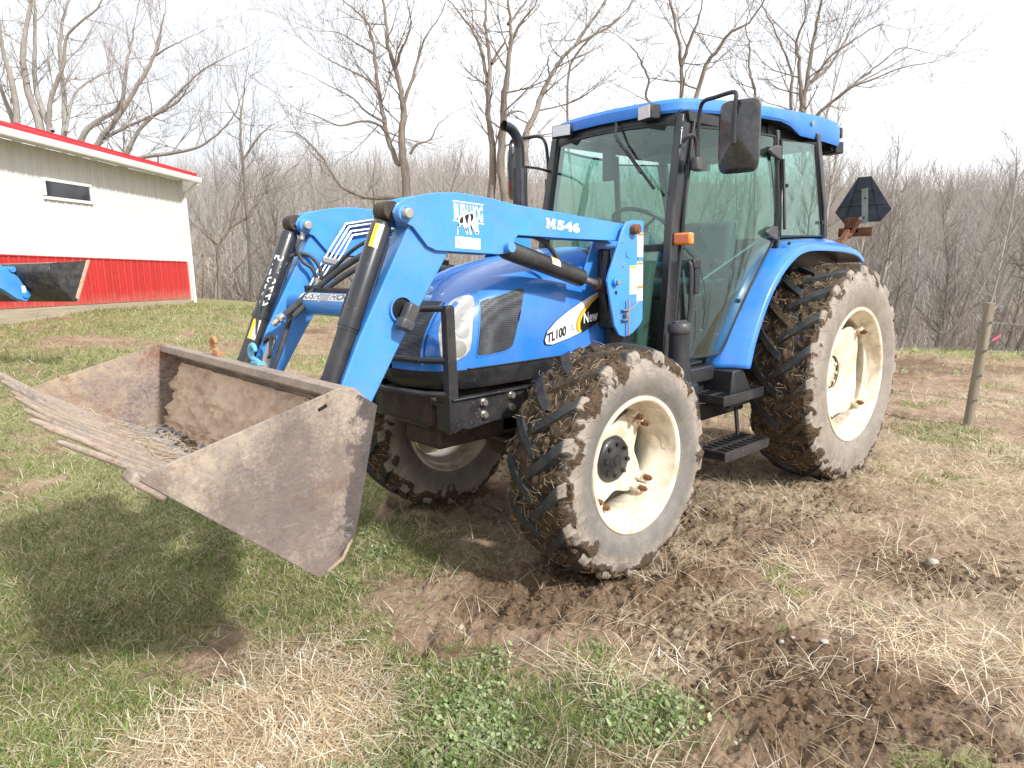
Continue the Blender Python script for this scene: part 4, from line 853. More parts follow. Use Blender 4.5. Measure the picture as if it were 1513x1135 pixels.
# hooks welded on the lip
def hook(y, col, nm, k_=.85):
    b = MB(); pts = smoothpath([(3.845, y+.075, 1.186), (3.845, y+.03, 1.196), (3.845, y-.005, 1.200), (3.845, y-.036, 1.212), (3.845, y-.046, 1.238), (3.845, y-.032, 1.262), (3.845, y-.004, 1.268), (3.845, y+.016, 1.252), (3.845, y+.014, 1.238)], 5)
    pts = [Vector((p.x, y+(p.y-y)*k_, 1.186+(p.z-1.186)*k_)) for p in pts]; n = len(pts); b.tube(pts, [.008+.003*math.sin(PI*i/(n-1)) for i in range(n-2)]+[.007, .003], n=10); b.box((3.845, y+.03, 1.186), (.035, .07, .012)); return b.build(nm, col, BK, bevel=.001)
M['hook_blue'] = plain('faded_blue_hook_paint', (.13, .42, .58), .5, dirt=.2, bump=.2); M['hook_rust'] = plain('orange_rusty_hook', (.45, .21, .09), .7, dirt=.4, bump=.4)
tag(hook(.14, M['hook_blue'], 'grab_hook'), 'light blue grab hook'); tag(hook(-.31, M['hook_rust'], 'grab_hook'), 'orange rusty grab hook')
# glove-like rag of hose end caps at the foot of the far arm
b = MB(); b.cyl((3.62, -.27, 1.16), (3.64, -.27, 1.10), .020, n=12); b.cyl((3.60, -.27, 1.22), (3.62, -.27, 1.16), .016, n=10); b.build('hose_fitting', M['zinc'], LD)
for pts in ([(3.60, -.31, 1.235), (3.59, -.27, 1.245), (3.60, -.23, 1.23), (3.62, -.22, 1.19)], [(3.60, -.33, 1.23), (3.62, -.29, 1.22), (3.61, -.25, 1.24), (3.63, -.215, 1.17), (3.64, -.22, 1.15)]): hose(pts, .009, 'dust_cap_strap', 'black_plastic')
# ------------------------------------------------------------------ cab
CB = empty('cab', loc=(0, 0, 0)); CB.parent = TR
def post(pts, w, d, name='pillar', mt='black_paint', parent=None, n=4):
    b = MB(); P = [Vector(p) for p in pts]
    rows = []
    for i, p in enumerate(P):
        rows.append([(p.x+a*w/2, p.y+c*d/2, p.z) for a, c in ((-1, -1), (1, -1), (1, 1), (-1, 1))])
    b.grid(rows, wrap=True); b.f += [(3, 2, 1, 0), tuple((len(P)-1)*4+k for k in range(4))]; b.m += [0, 0]
    return b.build(name, M[mt], parent or CB, bevel=.008, fixn=True)
AP = [(1.60, .545, .93), (1.575, .54, 1.11), (1.52, .525, 1.43), (1.485, .515, 1.80), (1.375, .50, 2.385)]
CP = [(-.20, .64, 1.69), (-.16, .645, 1.90), (0.0, .64, 2.40)]
for s_ in (1, -1):
    f = lambda P: [(a, s_*b_, c) for a, b_, c in P]
    post(f(AP), .095, .055); post(f(CP), .06, .05)
    post(f([(.53, .66, 1.62), (.53, .665, 1.9), (.58, .655, 2.36)]), .035, .035)
    # ribbed inner edge beside the door glass
    b = MB(); b.tube(f([(1.545, .562, .96), (1.49, .555, 1.35), (1.43, .548, 1.80), (1.325, .535, 2.36)]), .012, n=8); b.build('door_seal', M['black_plastic'], CB)
    # door glass: grid between the front edge and the rear edge curve
    fe = smoothpath(f([(1.55, .570, .985), (1.50, .568, 1.20), (1.455, .56, 1.50), (1.41, .555, 1.85), (1.30, .535, 2.34)]), 6)
    re = smoothpath(f([(1.17, .642, .972), (1.105, .655, 1.05), (.945, .668, 1.28), (.80, .672, 1.46), (.60, .668, 1.66), (.545, .668, 1.74), (.552, .668, 1.95), (.60, .655, 2.30)]), 3)
    b = MB(); rows = []; ns = 24
    for i in range(ns+1):
        t = i/ns; 
        def at(pl, t):
            u = t*(len(pl)-1); k = min(int(u), len(pl)-2); return pl[k].lerp(pl[k+1], u-k)
        # match by height
        def athz(pl, z):
            for a, c in zip(pl[:-1], pl[1:]):
                if (a.z-z)*(c.z-z) <= 0 and abs(a.z-c.z) > 1e-6: return a.lerp(c, (z-a.z)/(c.z-a.z))
            return pl[0].copy() if z < pl[0].z else pl[-1].copy()
        z = .985+(2.32-.985)*t; A_, B_ = athz(fe, z), athz(re, z)
        A_.z = B_.z = z
        rows.append([tuple(A_.lerp(B_, u)+Vector((0, s_*.030*math.sin(PI*u), 0))) for u in np.linspace(0, 1, 11)])
    b.grid(rows); door = b.build('door_glass', M['glass_side'], CB, smooth=180)
    b = MB(); b.tube([Vector(r[-1]) for r in rows]+[], .009, n=6); b.tube(smoothpath([rows[0][0], rows[0][3], rows[0][7], rows[0][-1]], 4), .010, n=6); b.tube(smoothpath([rows[-1][0], rows[-1][5], rows[-1][-1]], 4), .009, n=6)
    b.build('door_edge_rubber', M['black_plastic'], door)
    if s_ > 0:
        for z, x in ((2.215, .60), (1.715, .60)):
            b = MB(); b.prism([(x-.02, z+.045), (x-.02, z-.045), (x+.085, z-.022), (x+.135, z+.002), (x+.115, z+.022), (x+.04, z+.045)], s_*.672, s_*.700); b.build('hinge', M['grey_plastic'], door, fixn=True, bevel=.010)
        b = MB(); b.beam((.56, s_*.700, 2.18), (.50, s_*.70, 1.74), .02, .012, up=(0, 1, 0)); b.build('hinge_bar', M['black_paint'], door)
        # handle and latch
        b = MB(); b.box((1.385, .612, 1.46), (.055, .03, .20)); b.box((1.40, .615, 1.535), (.075, .035, .055)); b.build('door_handle', M['black_plastic'], door, bevel=.008)
        b = MB(); b.cyl((1.0, .672, 1.30), (1.0, .684, 1.30), .014); b.build('knob', M['black_plastic'], door)
        b = MB(); b.tube(smoothpath([(1.44, .60, 1.55), (1.44, .615, 1.50), (1.45, .62, 1.25), (1.48, .61, 1.15), (1.53, .595, 1.08)], 6), .014, n=10); b.build('grab_rail', M['black_paint'], CB)
        b = MB(); b.tube(smoothpath([(1.475, .56, 2.215), (1.465, .585, 2.24), (1.43, .60, 2.25), (1.395, .60, 2.215), (1.385, .60, 2.12)], 6), .012, n=10); b.build('grab_handle', M['black_paint'], CB)
    # inner lower door pillar: gas strut seen through the glass
    b = MB(); b.tube([(1.30, s_*.60, 1.44), (.62, s_*.62, 1.70)], .008, n=8); b.build('gas_strut', M['steel'], CB)
    # rear quarter glass
    q = [(.515, .676, 1.70), (.555, .676, 2.30), (.03, .655, 2.33), (-.155, .655, 1.705)]
    b = MB(); b.add([(x, s_*y, z) for x, y, z in q], [(0, 1, 2, 3)]); qg = b.build('quarter_glass', M['glass_side'], CB, smooth=None)
    b = MB(); qq = [Vector((x, s_*y, z)) for x, y, z in q]; b.tube(qq+[qq[0], qq[1]], .010, n=6); b.build('window_rubber', M['black_plastic'], qg)
    for x, y, z in ((.485, .684, 2.02), (-.10, .664, 1.80)):
        b = MB(); b.cyl((x, s_*y, z), (x, s_*(y+.018), z), .012, n=14); b.build('knob', M['black_plastic'], qg)
# windshield with forward bulge
rows = []
for z in np.linspace(1.64, 2.345, 9):
    xa = lut(z, [(1.43, 1.545), (1.80, 1.505), (2.385, 1.40)]); ya = lut(z, [(1.43, .500), (2.385, .475)])
    rows.append([(xa+.085*math.cos(PI/2*u), ya*u, z) for u in np.linspace(-1, 1, 21)])
b = MB(); b.grid(rows); ws = b.build('windshield', M['glass'], CB, smooth=180, fixn=True)
b = MB(); b.tube([Vector(p) for p in rows[0]], .012, n=6); b.tube([Vector(p) for p in rows[-1]], .012, n=6)
for k in (0, -1): b.tube([Vector(r[k]) for r in rows], .012, n=6)
b.build('window_rubber', M['black_plastic'], ws)
for s_ in (1, -1):
    b = MB(); rows2 = []
    for z in np.linspace(1.0, 1.615, 6):
        xa = lut(z, [(.93, 1.61), (1.43, 1.545), (1.80, 1.505)]); rows2.append([(xa+.05*math.cos(PI/2*u), .515*u*s_, z) for u in np.linspace(.62, 1, 8)])
    b.grid(rows2); b.build('lower_windshield', M['glass'], CB, smooth=180, fixn=True)
b = MB(); b.grid([[(1.53+.095*math.cos(PI/2*u), .52*u, z) for u in np.linspace(-1, 1, 15)] for z in (1.612, 1.645)]); b.build('cowl_strip', M['black_paint'], CB, fixn=True)
b = MB(); rws = [[(xx+.08*math.cos(PI/2*u), .495*u, z) for u in np.linspace(-1, 1, 15)] for z, xx in ((2.33, 1.412), (2.36, 1.41), (2.41, 1.40), (2.44, 1.38))]
b.grid(rws); b.build('roof_header', M['black_plastic'], CB, fixn=True, smooth=60)
M['roof_blue'] = paint('roof_blue_paint', (.022, .19, .62), .42, dust=.2, spots=.6, coat=.15)
# roof
def roofring(z, k, front, ws_, rear):
    pts = []
    plan = [(rear, 0), (rear, .50*ws_), (rear+.03, .60*ws_), (rear+.10, .635*ws_), (.10, .655*ws_), (.60, .640*ws_), (.86, .600*ws_), (1.10, .560*ws_), (1.30, .525*ws_), (1.40, .49*ws_), (front-.06, .40*ws_), (front-.02, .25*ws_), (front, 0)]
    half = smoothpath([(a, b_, 0) for a, b_ in plan], 4)
    full = [(p.x, p.y) for p in half]+[(p.x, -p.y) for p in reversed(half[1:-1])]
    return full
def zoff(x): return lut(x, [(-.48, .035), (0, .035), (.55, .020), (1.0, .015), (1.5, -.012)])
def droop(x): return lut(x, [(-.48, -.085), (.22, -.075), (.42, .0), (1.5, 0)])
rows = []
for (z, sc, fr_, kk) in ((2.425, .93, -.035, 1), (2.405, .985, -.005, 1), (2.42, 1.0, 0, .9), (2.462, 1.0, -.004, .3), (2.484, .982, -.02, 0), (2.496, .92, -.08, 0), (2.506, .70, -.30, 0), (2.511, .35, -.65, 0), (2.513, .02, -.93, 0)):
    ring = roofring(z, 1, 1.52, sc, -.47); cx_ = .5
    rows.append([(cx_+(x-cx_)*(1+fr_/1.0), y, z+zoff(x)+kk*droop(x)) for x, y in ring])
b = MB(); b.grid(rows, wrap=True); roof = b.build('roof', M['roof_blue'], CB, smooth=28, fixn=True)
b = MB(); L = len(rows[0]); b.add([(x, y, z+.006) for x, y, z in rows[0]], [tuple(range(L))]); b.build('headliner', M['black_plastic'], roof, smooth=180)
# dark rear upper body under the roof and raised spoiler
b = MB(); b.prism([(.50, 2.43), (.50, 2.33), (.02, 2.335), (-.40, 2.375), (-.44, 2.43)], -.56, .56); b.build('rear_upper_body', M['black_plastic'], CB, fixn=True, bevel=.01)
b = MB(); b.cyl((.10, .650, 2.455), (.10, .668, 2.455), .016, n=16); b.build('roof_bolt', M['zinc'], roof)
for s_ in (1, -1):
    b = MB(); b.prism([(1.40, 2.40), (.50, 2.405), (.50, 2.345), (1.38, 2.345)], s_*.50, s_*.545); b.build('side_header', M['black_plastic'], CB, fixn=True)
# rear window and frame, floor, seat, console, steering
b = MB(); b.add([(-.17, -.62, 1.70), (-.17, .62, 1.70), (.0, .62, 2.36), (.0, -.62, 2.36)], [(0, 1, 2, 3)]); b.build('rear_window', M['glass'], CB, smooth=None)
b = MB(); b.tube([(-.17, -.63, 1.69), (-.17, .63, 1.69)], .022, n=8); b.tube([(0, -.63, 2.37), (0, .63, 2.37)], .02, n=8); b.tube([(-.20, .30, 1.70), (-.02, .28, 2.36)], .012, n=6); b.build('rear_frame', M['black_plastic'], CB)
b = MB(); b.box((.85, 0, .90), (1.50, 1.06, .06)); b.box((-.05, 0, 1.28), (.35, 1.16, .80)); b.build('cab_floor', M['grey_plastic'], CB, bevel=.01)
M['seat_cloth'] = plain('seat_cloth', (.10, .13, .17), .9, var=.2, scale=40, bump=.5, bscale=300, dirt=.2)
ST = empty('seat', loc=(0, 0, 0)); ST.parent = CB
b = MB(); b.box((.55, 0, 1.36), (.48, .48, .13)); b.build('seat_cushion', M['seat_cloth'], ST, bevel=.04, seg=3)
b = MB(); b.box((.33, 0, 1.60), (.11, .46, .46), Matrix.Rotation(R(-8), 3, 'Y')); b.build('backrest', M['seat_cloth'], ST, bevel=.045, seg=3)
b = MB(); b.box((.55, 0, 1.15), (.36, .36, .28)); b.build('seat_base', M['black_plastic'], ST, bevel=.02)
for s_ in (1, -1): b = MB(); b.box((.52, s_*.29, 1.52), (.32, .07, .05)); b.build('armrest', M['black_plastic'], ST, bevel=.015)
M['console'] = plain('cab_console', (.14, .15, .15), .5, var=.1, dirt=.15)
b = MB(); b.prism([(1.50, .95), (1.50, 1.62), (1.40, 1.70), (1.22, 1.74), (1.12, 1.70), (1.20, 1.45), (1.28, .95)], -.20, .20); b.build('dash_console', M['console'], CB, fixn=True, bevel=.04)
SW = empty('steering_wheel', loc=(0, 0, 0)); SW.parent = CB
c0 = Vector((1.10, 0, 1.78)); nrm = Vector((-.55, 0, .83)).normalized(); u1 = Vector((0, 1, 0)); u2 = nrm.cross(u1)
b = MB(); rr = [c0+(u1*math.cos(t)+u2*math.sin(t))*.205 for t in np.linspace(0, 2*PI, 41)]; b.tube(rr, .014, n=10, caps=False); b.build('wheel_ring', M['black_plastic'], SW)
b = MB()
for t in (R(90), R(210), R(330)): b.tube([c0-nrm*.03, c0+(u1*math.cos(t)+u2*math.sin(t))*.2], .010, n=8)
b.cyl(c0-nrm*.05, c0+nrm*.005, .045); b.cyl(c0-nrm*.05, (1.22, 0, 1.62), .03); b.build('wheel_spokes', M['black_plastic'], SW)
b = MB()
for s_, x in ((-1, .75), (-1, .62), (-1, .68)): b.tube([(x, -.36, 1.2), (x+.05, -.36-.02, 1.58)], .008, n=6); b.tube([(x+.05, -.38, 1.57), (x+.055, -.382, 1.62)], .018, n=10)
b.tube([(.95, .30, .95), (.90, .30, 1.46)], .008, n=6); b.tube([(.90, .30, 1.45), (.895, .30, 1.50)], .019, n=10); b.build('control_lever', M['black_plastic'], CB)
b = MB(); b.box((.60, -.40, 1.22), (.7, .14, .30)); b.build('side_console', M['console'], CB, bevel=.03)
b = MB(); b.box((.515, .640, 1.93), (.006, .08, .16)); b.build('instruction_label', M['white_decal'], CB)
# wiper
b = MB(); b.tube([(1.492, .10, 2.40), (1.565, .15, 2.30), (1.590, .36, 2.06)], .008, n=8); b.beam((1.590, .25, 2.20), (1.575, .445, 1.965), .010, .016); b.beam((1.597, .18, 2.27), (1.588, .33, 2.10), .014, .008); b.cyl((1.48, .10, 2.40), (1.50, .10, 2.40), .02); b.build('wiper', M['black_plastic'], CB)
# inner mirror
b = MB(); b.box((1.40, .38, 2.27), (.03, .22, .10)); b.build('interior_mirror', M['black_plastic'], CB, bevel=.015)
b = MB(); b.box((1.30, -.12, 2.18), (.03, .10, .20)); b.build('sun_visor', M['black_plastic'], CB, bevel=.012)
# work lights on the front of the roof
def worklight(c, rz, parent, s=(.075, .13, .078)):
    w = empty('work_light', loc=(0, 0, 0)); w.parent = parent; Rm = Matrix.Rotation(rz, 3, 'Z'); c = Vector(c)
    q = MB(); q.box(c, s, Rm); q.box(c-Rm@Vector((s[0]*.55, 0, 0)), (s[0]*.5, s[1]*.7, s[2]*.7), Rm); q.build('lamp_housing', M['black_plastic'], w, bevel=.008)
    q = MB(); q.box(c+Rm@Vector((s[0]/2+.001, 0, 0)), (.004, s[1]*.88, s[2]*.84), Rm); q.build('lamp_lens', M['worklight'], w, bevel=.001)
    q = MB(); q.tube([c-Rm@Vector((.02, 0, 0))+Vector((0, 0, s[2]*.3)), c-Rm@Vector((.075, -.0, -.045))], .008, n=8); q.build('lamp_bracket', M['black_paint'], w); return w
worklight((1.50, .345, 2.405), R(-14), CB, (.07, .12, .085)); worklight((1.49, -.345, 2.405), R(12), CB, (.07, .15, .078))
worklight((-.46, .56, 2.352), R(168), CB, (.09, .13, .085)); worklight((-.46, -.56, 2.352), R(192), CB, (.09, .13, .085))
b = MB(); b.box((-.485, .585, 2.46), (.03, .06, .075)); b.build('tail_lamp', M['black_plastic'], CB, bevel=.006)
b = MB(); b.box((-.505, .592, 2.46), (.018, .045, .06)); b.build('amber_lamp', M['amber'], CB, bevel=.006)
# front turn signal
b = MB(); b.box((1.478, .585, 1.678), (.045, .075, .062)); ts = b.build('turn_signal', M['black_plastic'], CB, bevel=.01)
b = MB(); b.box((1.500, .600, 1.678), (.05, .115, .070)); b.build('amber_lens', M['amber'], ts, bevel=.012, seg=3)
b = MB(); b.box((1.47, .56, 1.678), (.03, .08, .025)); b.build('lamp_bracket', M['black_plastic'], ts)
M['mirror_back'] = plain('glossy_black_plastic', (.020, .021, .024), .16, var=.4, scale=20, dirt=.12, bump=.25, bscale=50, coat=.6, dirtcol=(.28, .26, .24))
# mirrors
for s_ in (1, -1):
    mr_ = empty('mirror', loc=(0, 0, 0)); mr_.parent = CB
    c = Vector((1.425, s_*.885, 2.205)); rot = Matrix.Rotation(s_*R(14), 3, 'Z'); hw_, hh = .108, .185
    rows = []
    for (k, dx) in ((1.0, -.012), (1.03, 0), (1.0, .012), (.90, .022)):
        ring = []
        for a in np.linspace(0, 2*PI, 41)[:-1]:
            ca, sa = math.cos(a), math.sin(a); y = hw_*k*math.copysign(abs(ca)**.32, ca); z = hh*(k if k < 1 else k)*math.copysign(abs(sa)**.32, sa)
            ring.append(tuple(c+rot@Vector((dx, y*s_, z))))
        rows.append(ring)
    b = MB(); b.grid(rows, wrap=True); k = len(rows)-1
    # pyramid-shaped back
    mid = [tuple(c+rot@Vector((.050, y*s_, z))) for y, z in ((-.03, .05), (.03, .05), (.035, -.02), (.02, -.05), (-.02, -.05), (-.035, -.02))]
    rr2 = [];
    for a in np.linspace(0, 2*PI, 41)[:-1]:
        ca, sa = math.cos(a), math.sin(a); rr2.append(tuple(c+rot@Vector((.054, .030*math.copysign(abs(ca)**.32, ca)*s_, .060*math.copysign(abs(sa)**.32, sa)+.02))))
    b.grid([rows[-1], rr2], wrap=True); b.f.append(tuple(len(b.v)-40+i for i in range(40))); b.m.append(0)
    b.build('mirror_housing', M['mirror_back'], mr_, fixn=True, smooth=14)
    b = MB(); b.add([tuple(c+rot@Vector((-.0125, hw_*.97*math.copysign(abs(math.cos(a))**.32, math.cos(a))*s_, hh*.97*math.copysign(abs(math.sin(a))**.32, math.sin(a))))) for a in np.linspace(0, 2*PI, 41)[:-1]], [tuple(range(40))]); b.build('mirror_glass', M['mirror_glass'], mr_, fixn=True)
    arm = [(1.375, s_*.60, 2.13), (1.385, s_*.605, 2.30), (1.395, s_*.62, 2.39), (1.42, s_*.66, 2.425), (1.45, s_*.75, 2.425), (1.46, s_*.855, 2.43), (1.47, s_*.885, 2.41), (1.478, s_*.885, 2.35), (1.478, s_*.885, 2.20)]
    b = MB(); b.tube(smoothpath(arm, 6), .0115, n=10); b.build('mirror_arm', M['black_plastic'], mr_)
    b = MB(); b.box((1.375, s_*.595, 2.10), (.065, .045, .075)); b.tube([(1.36, s_*.54, 2.09), (1.372, s_*.59, 2.09)], .02, n=10); b.build('mirror_bracket', M['grey_plastic'], mr_, bevel=.01)
    b = MB(); b.cyl((1.4785, s_*.885, 2.31), (1.4785, s_*.885, 2.16), .016, n=12); b.build('mirror_clamp', M['black_plastic'], mr_, bevel=.002)
# exhaust
EX = empty('exhaust_stack', loc=(0, 0, 0)); EX.parent = TR
ey = -.455
b = MB(); b.cyl((1.79, ey, 1.50), (1.79, ey, 2.16), .048, n=32); b.build('heat_guard', M['mesh2'], EX, smooth=40)
b = MB(); b.tube(smoothpath([(1.79, ey, 2.10), (1.79, ey, 2.25), (1.795, ey, 2.31), (1.82, ey, 2.365), (1.865, ey, 2.40), (1.92, ey, 2.412)], 6), .032, n=20, caps=False); b.build('tail_pipe', M['black_paint'], EX); b = MB(); b.tube(smoothpath([(1.79, ey, 2.10), (1.79, ey, 2.25), (1.795, ey, 2.31), (1.82, ey, 2.365), (1.865, ey, 2.40), (1.918, ey, 2.411)], 6), .0285, n=20, caps=False)
b.build('pipe_bore', M['chassis'], EX); b = MB(); b.cyl((1.79, ey, 1.3), (1.79, ey, 1.5), .03); b.build('exhaust_elbow', M['chassis'], EX)
b = MB(); b.tube([(1.79, ey-.02, 2.18), (1.60, ey-.03, 2.18), (1.42, -.52, 2.17)], .009, n=8); b.build('stay', M['black_paint'], EX)
M['arch'] = plain('dark_cab_trim', (.030, .036, .038), .7, dirt=.2)
# fenders
def fender(s_):
    OUT = [(1.09, .895), (1.023, 1.075), (.877, 1.316), (.719, 1.479), (.548, 1.583), (.413, 1.625), (.215, 1.640), (-.163, 1.632), (-.463, 1.597), (-.60, 1.535)]
    INN = [(1.187, .895), (1.104, 1.072), (.958, 1.274), (.804, 1.445), (.641, 1.580), (.46, 1.655), (.30, 1.680), (-.20, 1.690), (-.50, 1.655), (-.64, 1.575)]
    o = smoothpath([(x, .785, z) for x, z in OUT], 6); i_ = smoothpath([(x, .63, z) for x, z in INN], 6); rows = []
    for a, c in zip(i_, o):
        a = Vector(a); c = Vector(c); ctr = Vector((0, c.y, .745)); inw = (ctr-c); inw.y = 0; inw.normalize()
        a0 = Vector((a.x, .56, a.z))
        rows.append([tuple(v) for v in ((a0.x, a0.y*s_, a0.z), (a.x, a.y*s_, a.z), tuple(((a*2+c)/3+Vector((0, 0, .0)))*Vector((1, 1, 1)) if False else ((a.x*2+c.x)/3, (a.y*2+c.y)/3*s_, (a.z*2+c.z)/3+.004)), ((a.x+c.x*2)/3, (a.y+c.y*2)/3*s_, (a.z+c.z*2)/3+.005), (c.x, c.y*s_, c.z), (c.x+inw.x*.010, (c.y+.010)*s_, c.z+inw.z*.010), (c.x+inw.x*.040, (c.y+.012)*s_, c.z+inw.z*.040), (c.x+inw.x*.045, (c.y+.002)*s_, c.z+inw.z*.045))])
    b = MB(); b.grid(rows); f = b.build('fender', M['fender_blue'], TR, smooth=55, fixn=True)
    md = f.modifiers.new('thick', 'SOLIDIFY'); md.thickness = .005; md.offset = -1
    arch = [(v.x-.02, v.z-.03) for v in i_]; b = MB(); b.prism(arch+[(-.5, .9), (1.10, .9)], s_*.520, s_*.545); b.build('inner_wheel_arch', M['arch'], f, fixn=True)
    b = MB(); rows2 = []
    for a, c in zip(i_[4:], o[4:]):
        ctr = Vector((0, 0, .745)); d1 = (ctr-Vector((c.x, 0, c.z))).normalized()*.03; rows2.append([(c.x+d1.x, .775*s_, c.z+d1.z), (c.x+d1.x*1.2, .60*s_, c.z+d1.z*1.2), (c.x+d1.x*6, .575*s_, c.z+d1.z*6)])
    b.grid(rows2); b.build('fender_liner', M['black_plastic'], f, fixn=True)
    b = MB(); b.cyl((.50, s_*.735, 1.640), (.50, s_*.735, 1.660), .010, n=12); b.build('bolt', M['black_plastic'], f)
    return f
fender(1); fender(-1)
# dark body below the fender and cab: tank, steps, filler
b = MB(); b.prism([(1.19, .89), (1.07, .89), (.95, .72), (.98, .66), (1.22, .66)], .52, .765); b.build('fender_skirt', M['black_plastic'], TR, fixn=True, bevel=.01)
b = MB(); b.box((1.45, .52, .87), (.62, .22, .10)); b.box((1.36, .50, .76), (.05, .10, .22)); b.box((1.15, .42, .70), (.9, .30, .30)); b.build('cab_sill', M['black_plastic'], TR, bevel=.015)
b = MB(); b.box((1.15, -.42, .70), (.9, .30, .34)); b.build('cab_sill', M['black_plastic'], TR, bevel=.015)
b = MB(); b.lathe([(.001, .80), (.075, .80), (.078, .90), (.060, 1.00), (.055, 1.16), (.001, 1.16)], (1.655, .69, 0), n=28, ax='z'); fn = b.build('fuel_filler_neck', M['black_plastic'], TR, fixn=True)
b = MB(); b.lathe([(.001, 1.155), (.062, 1.155), (.066, 1.165), (.066, 1.195), (.058, 1.212), (.040, 1.218), (.001, 1.219)], (1.655, .69, 0), n=32, ax='z'); b.box((1.655, .69, 1.216), (.11, .028, .018)); b.build('fuel_cap', M['grey_plastic'], fn, fixn=True, bevel=.003)
b = MB(); b.box((1.60, .52, .72), (.5, .26, .24)); b.build('fuel_tank', M['black_plastic'], TR, bevel=.04)
SP = empty('access_steps', loc=(0, 0, 0)); SP.parent = TR
for (z, y, x0, x1) in ((.735, .70, .90, 1.36), (.43, .78, .96, 1.46)):
    b = MB()
    for yy in (y-.10, y, y+.10): b.beam((x0, yy, z), (x1, yy, z), .022, .045)
    for xx in (x0, x1): b.beam((xx, y-.11, z), (xx, y+.11, z), .012, .05)
    for i in range(9): b.box((x0+(x1-x0)*(i+.5)/9, y, z+.015), (.01, .20, .012))
    b.box(((x0+x1)/2, y+.105, z-.005), (x1-x0, .006, .06)); b.build('step', M['black_dirty'], SP, bevel=.002)
b = MB()
for x in (.99, 1.42): b.beam((x, .66, .75), (x, .70, .40), .03, .012)
b.build('step_bracket', M['black_dirty'], SP)
# slow moving vehicle sign, seen from its back, and rusty brackets
b = MB(); S = [(0, .0), (.045, .0)]
cy, cz = .635, 1.985
tri = [(cy-.20, cz-.085), (cy-.215, cz-.055), (cy-.045, cz+.180), (cy+.045, cz+.180), (cy+.215, cz-.055), (cy+.20, cz-.085), (cy+.13, cz-.175), (cy-.13, cz-.175)]
tri = [(cy-.14, cz-.165), (cy-.215, cz-.075), (cy-.05, cz+.185), (cy+.05, cz+.185), (cy+.215, cz-.075), (cy+.14, cz-.165)]
b.prism(tri, -.903, -.899, ax='x'); M['smv'] = plain('weathered_dark_sheet', (.050, .058, .072), .55, dirt=.25, bump=.05, dirtcol=(.25, .27, .3)); sg = b.build('slow_vehicle_sign', M['smv'], TR, fixn=True)
b = MB()
for z in (cz+.075, cz-.035): b.beam((-.8965, cy-.19+max(0, (z-cz))*1.4, z), (-.8965, cy+.19-max(0, (z-cz))*1.4, z), .003, .003)
for s_ in (-1, 1): b.beam((-.8965, cy+s_*.045, cz+.18), (-.8965, cy+s_*.13, cz-.155), .003, .003, up=(1, 0, 0))
b.build('fold_line', M['black_plastic'], sg)
b = MB(); b.box((-.889, cy+.02, cz-.04), (.010, .046, .27), Matrix.Rotation(R(4), 3, 'X')); b.build('mounting_strip', M['steel_line'], sg)
b = MB(); b.box((-.882, cy+.02, cz+.02), (.008, .012, .012)); b.box((-.882, cy+.02, cz-.13), (.008, .014, .014)); b.build('bolt', M['chassis'], sg)
b = MB(); b.box((-.87, .60, 1.745), (.012, .26, .07)); b.box((-.87, .57, 1.80), (.012, .11, .12)); b.beam((-.85, .56, 1.70), (-.87, .635, 1.84), .012, .03); b.beam((-.62, .45, 1.60), (-.88, .57, 1.74), .05, .02); b.beam((-.30, .5, 1.2), (-.85, .55, 1.76), .04, .03); b.build('rusty_bracket', M['rust'], TR, bevel=.002)
b = MB(); b.beam((-.86, .585, 1.74), (-.875, .64, 1.86), .010, .022); b.build('bracket_arm', M['steel'], TR)
# ------------------------------------------------------------------ terrain
CAM = np.array([4.9298, 2.9179]); FWv = np.array([-.66858, -.74363]); RTv = np.array([-.74363, .66858])
def to_rd(x, y):
    dx, dy = np.asarray(x)-CAM[0], np.asarray(y)-CAM[1]; return dx*RTv[0]+dy*RTv[1], dx*FWv[0]+dy*FWv[1]
def rdw(r, d): return CAM[0]+RTv[0]*r+FWv[0]*d, CAM[1]+RTv[1]*r+FWv[1]*d
def crest(r): return 18.0-4.2*sstep(-1, 9, r)+1.5*sstep(-6, -10, r)
def hfun(x, y, fine=True):
    r, d = to_rd(x, y); ax = np.hypot(np.asarray(x)-1.6, (np.asarray(y))*1.0)
    s = sstep(2.8, 7.5, ax)
    h = s*np.where(r < 0, -.062*np.maximum(r, -14), -.050*np.minimum(r, 25)) + .20*sstep(9, 17, d)*sstep(2, -5, r)
    dc = crest(r); over = np.maximum(d-dc, 0)
    h = h - np.minimum(over, 22)*.20*sstep(0, 3, over)*(1-.35*sstep(0, -8, r))
    far = np.maximum(d-46, 0)
    h = h + np.minimum(far, 110)*(.185+.03*np.sin(r*.022+1.0))*sstep(0, 12, far)
    h = h + .05*fbm(x, y, 0.5, 3, .35)*sstep(2, 6, ax)
    return h
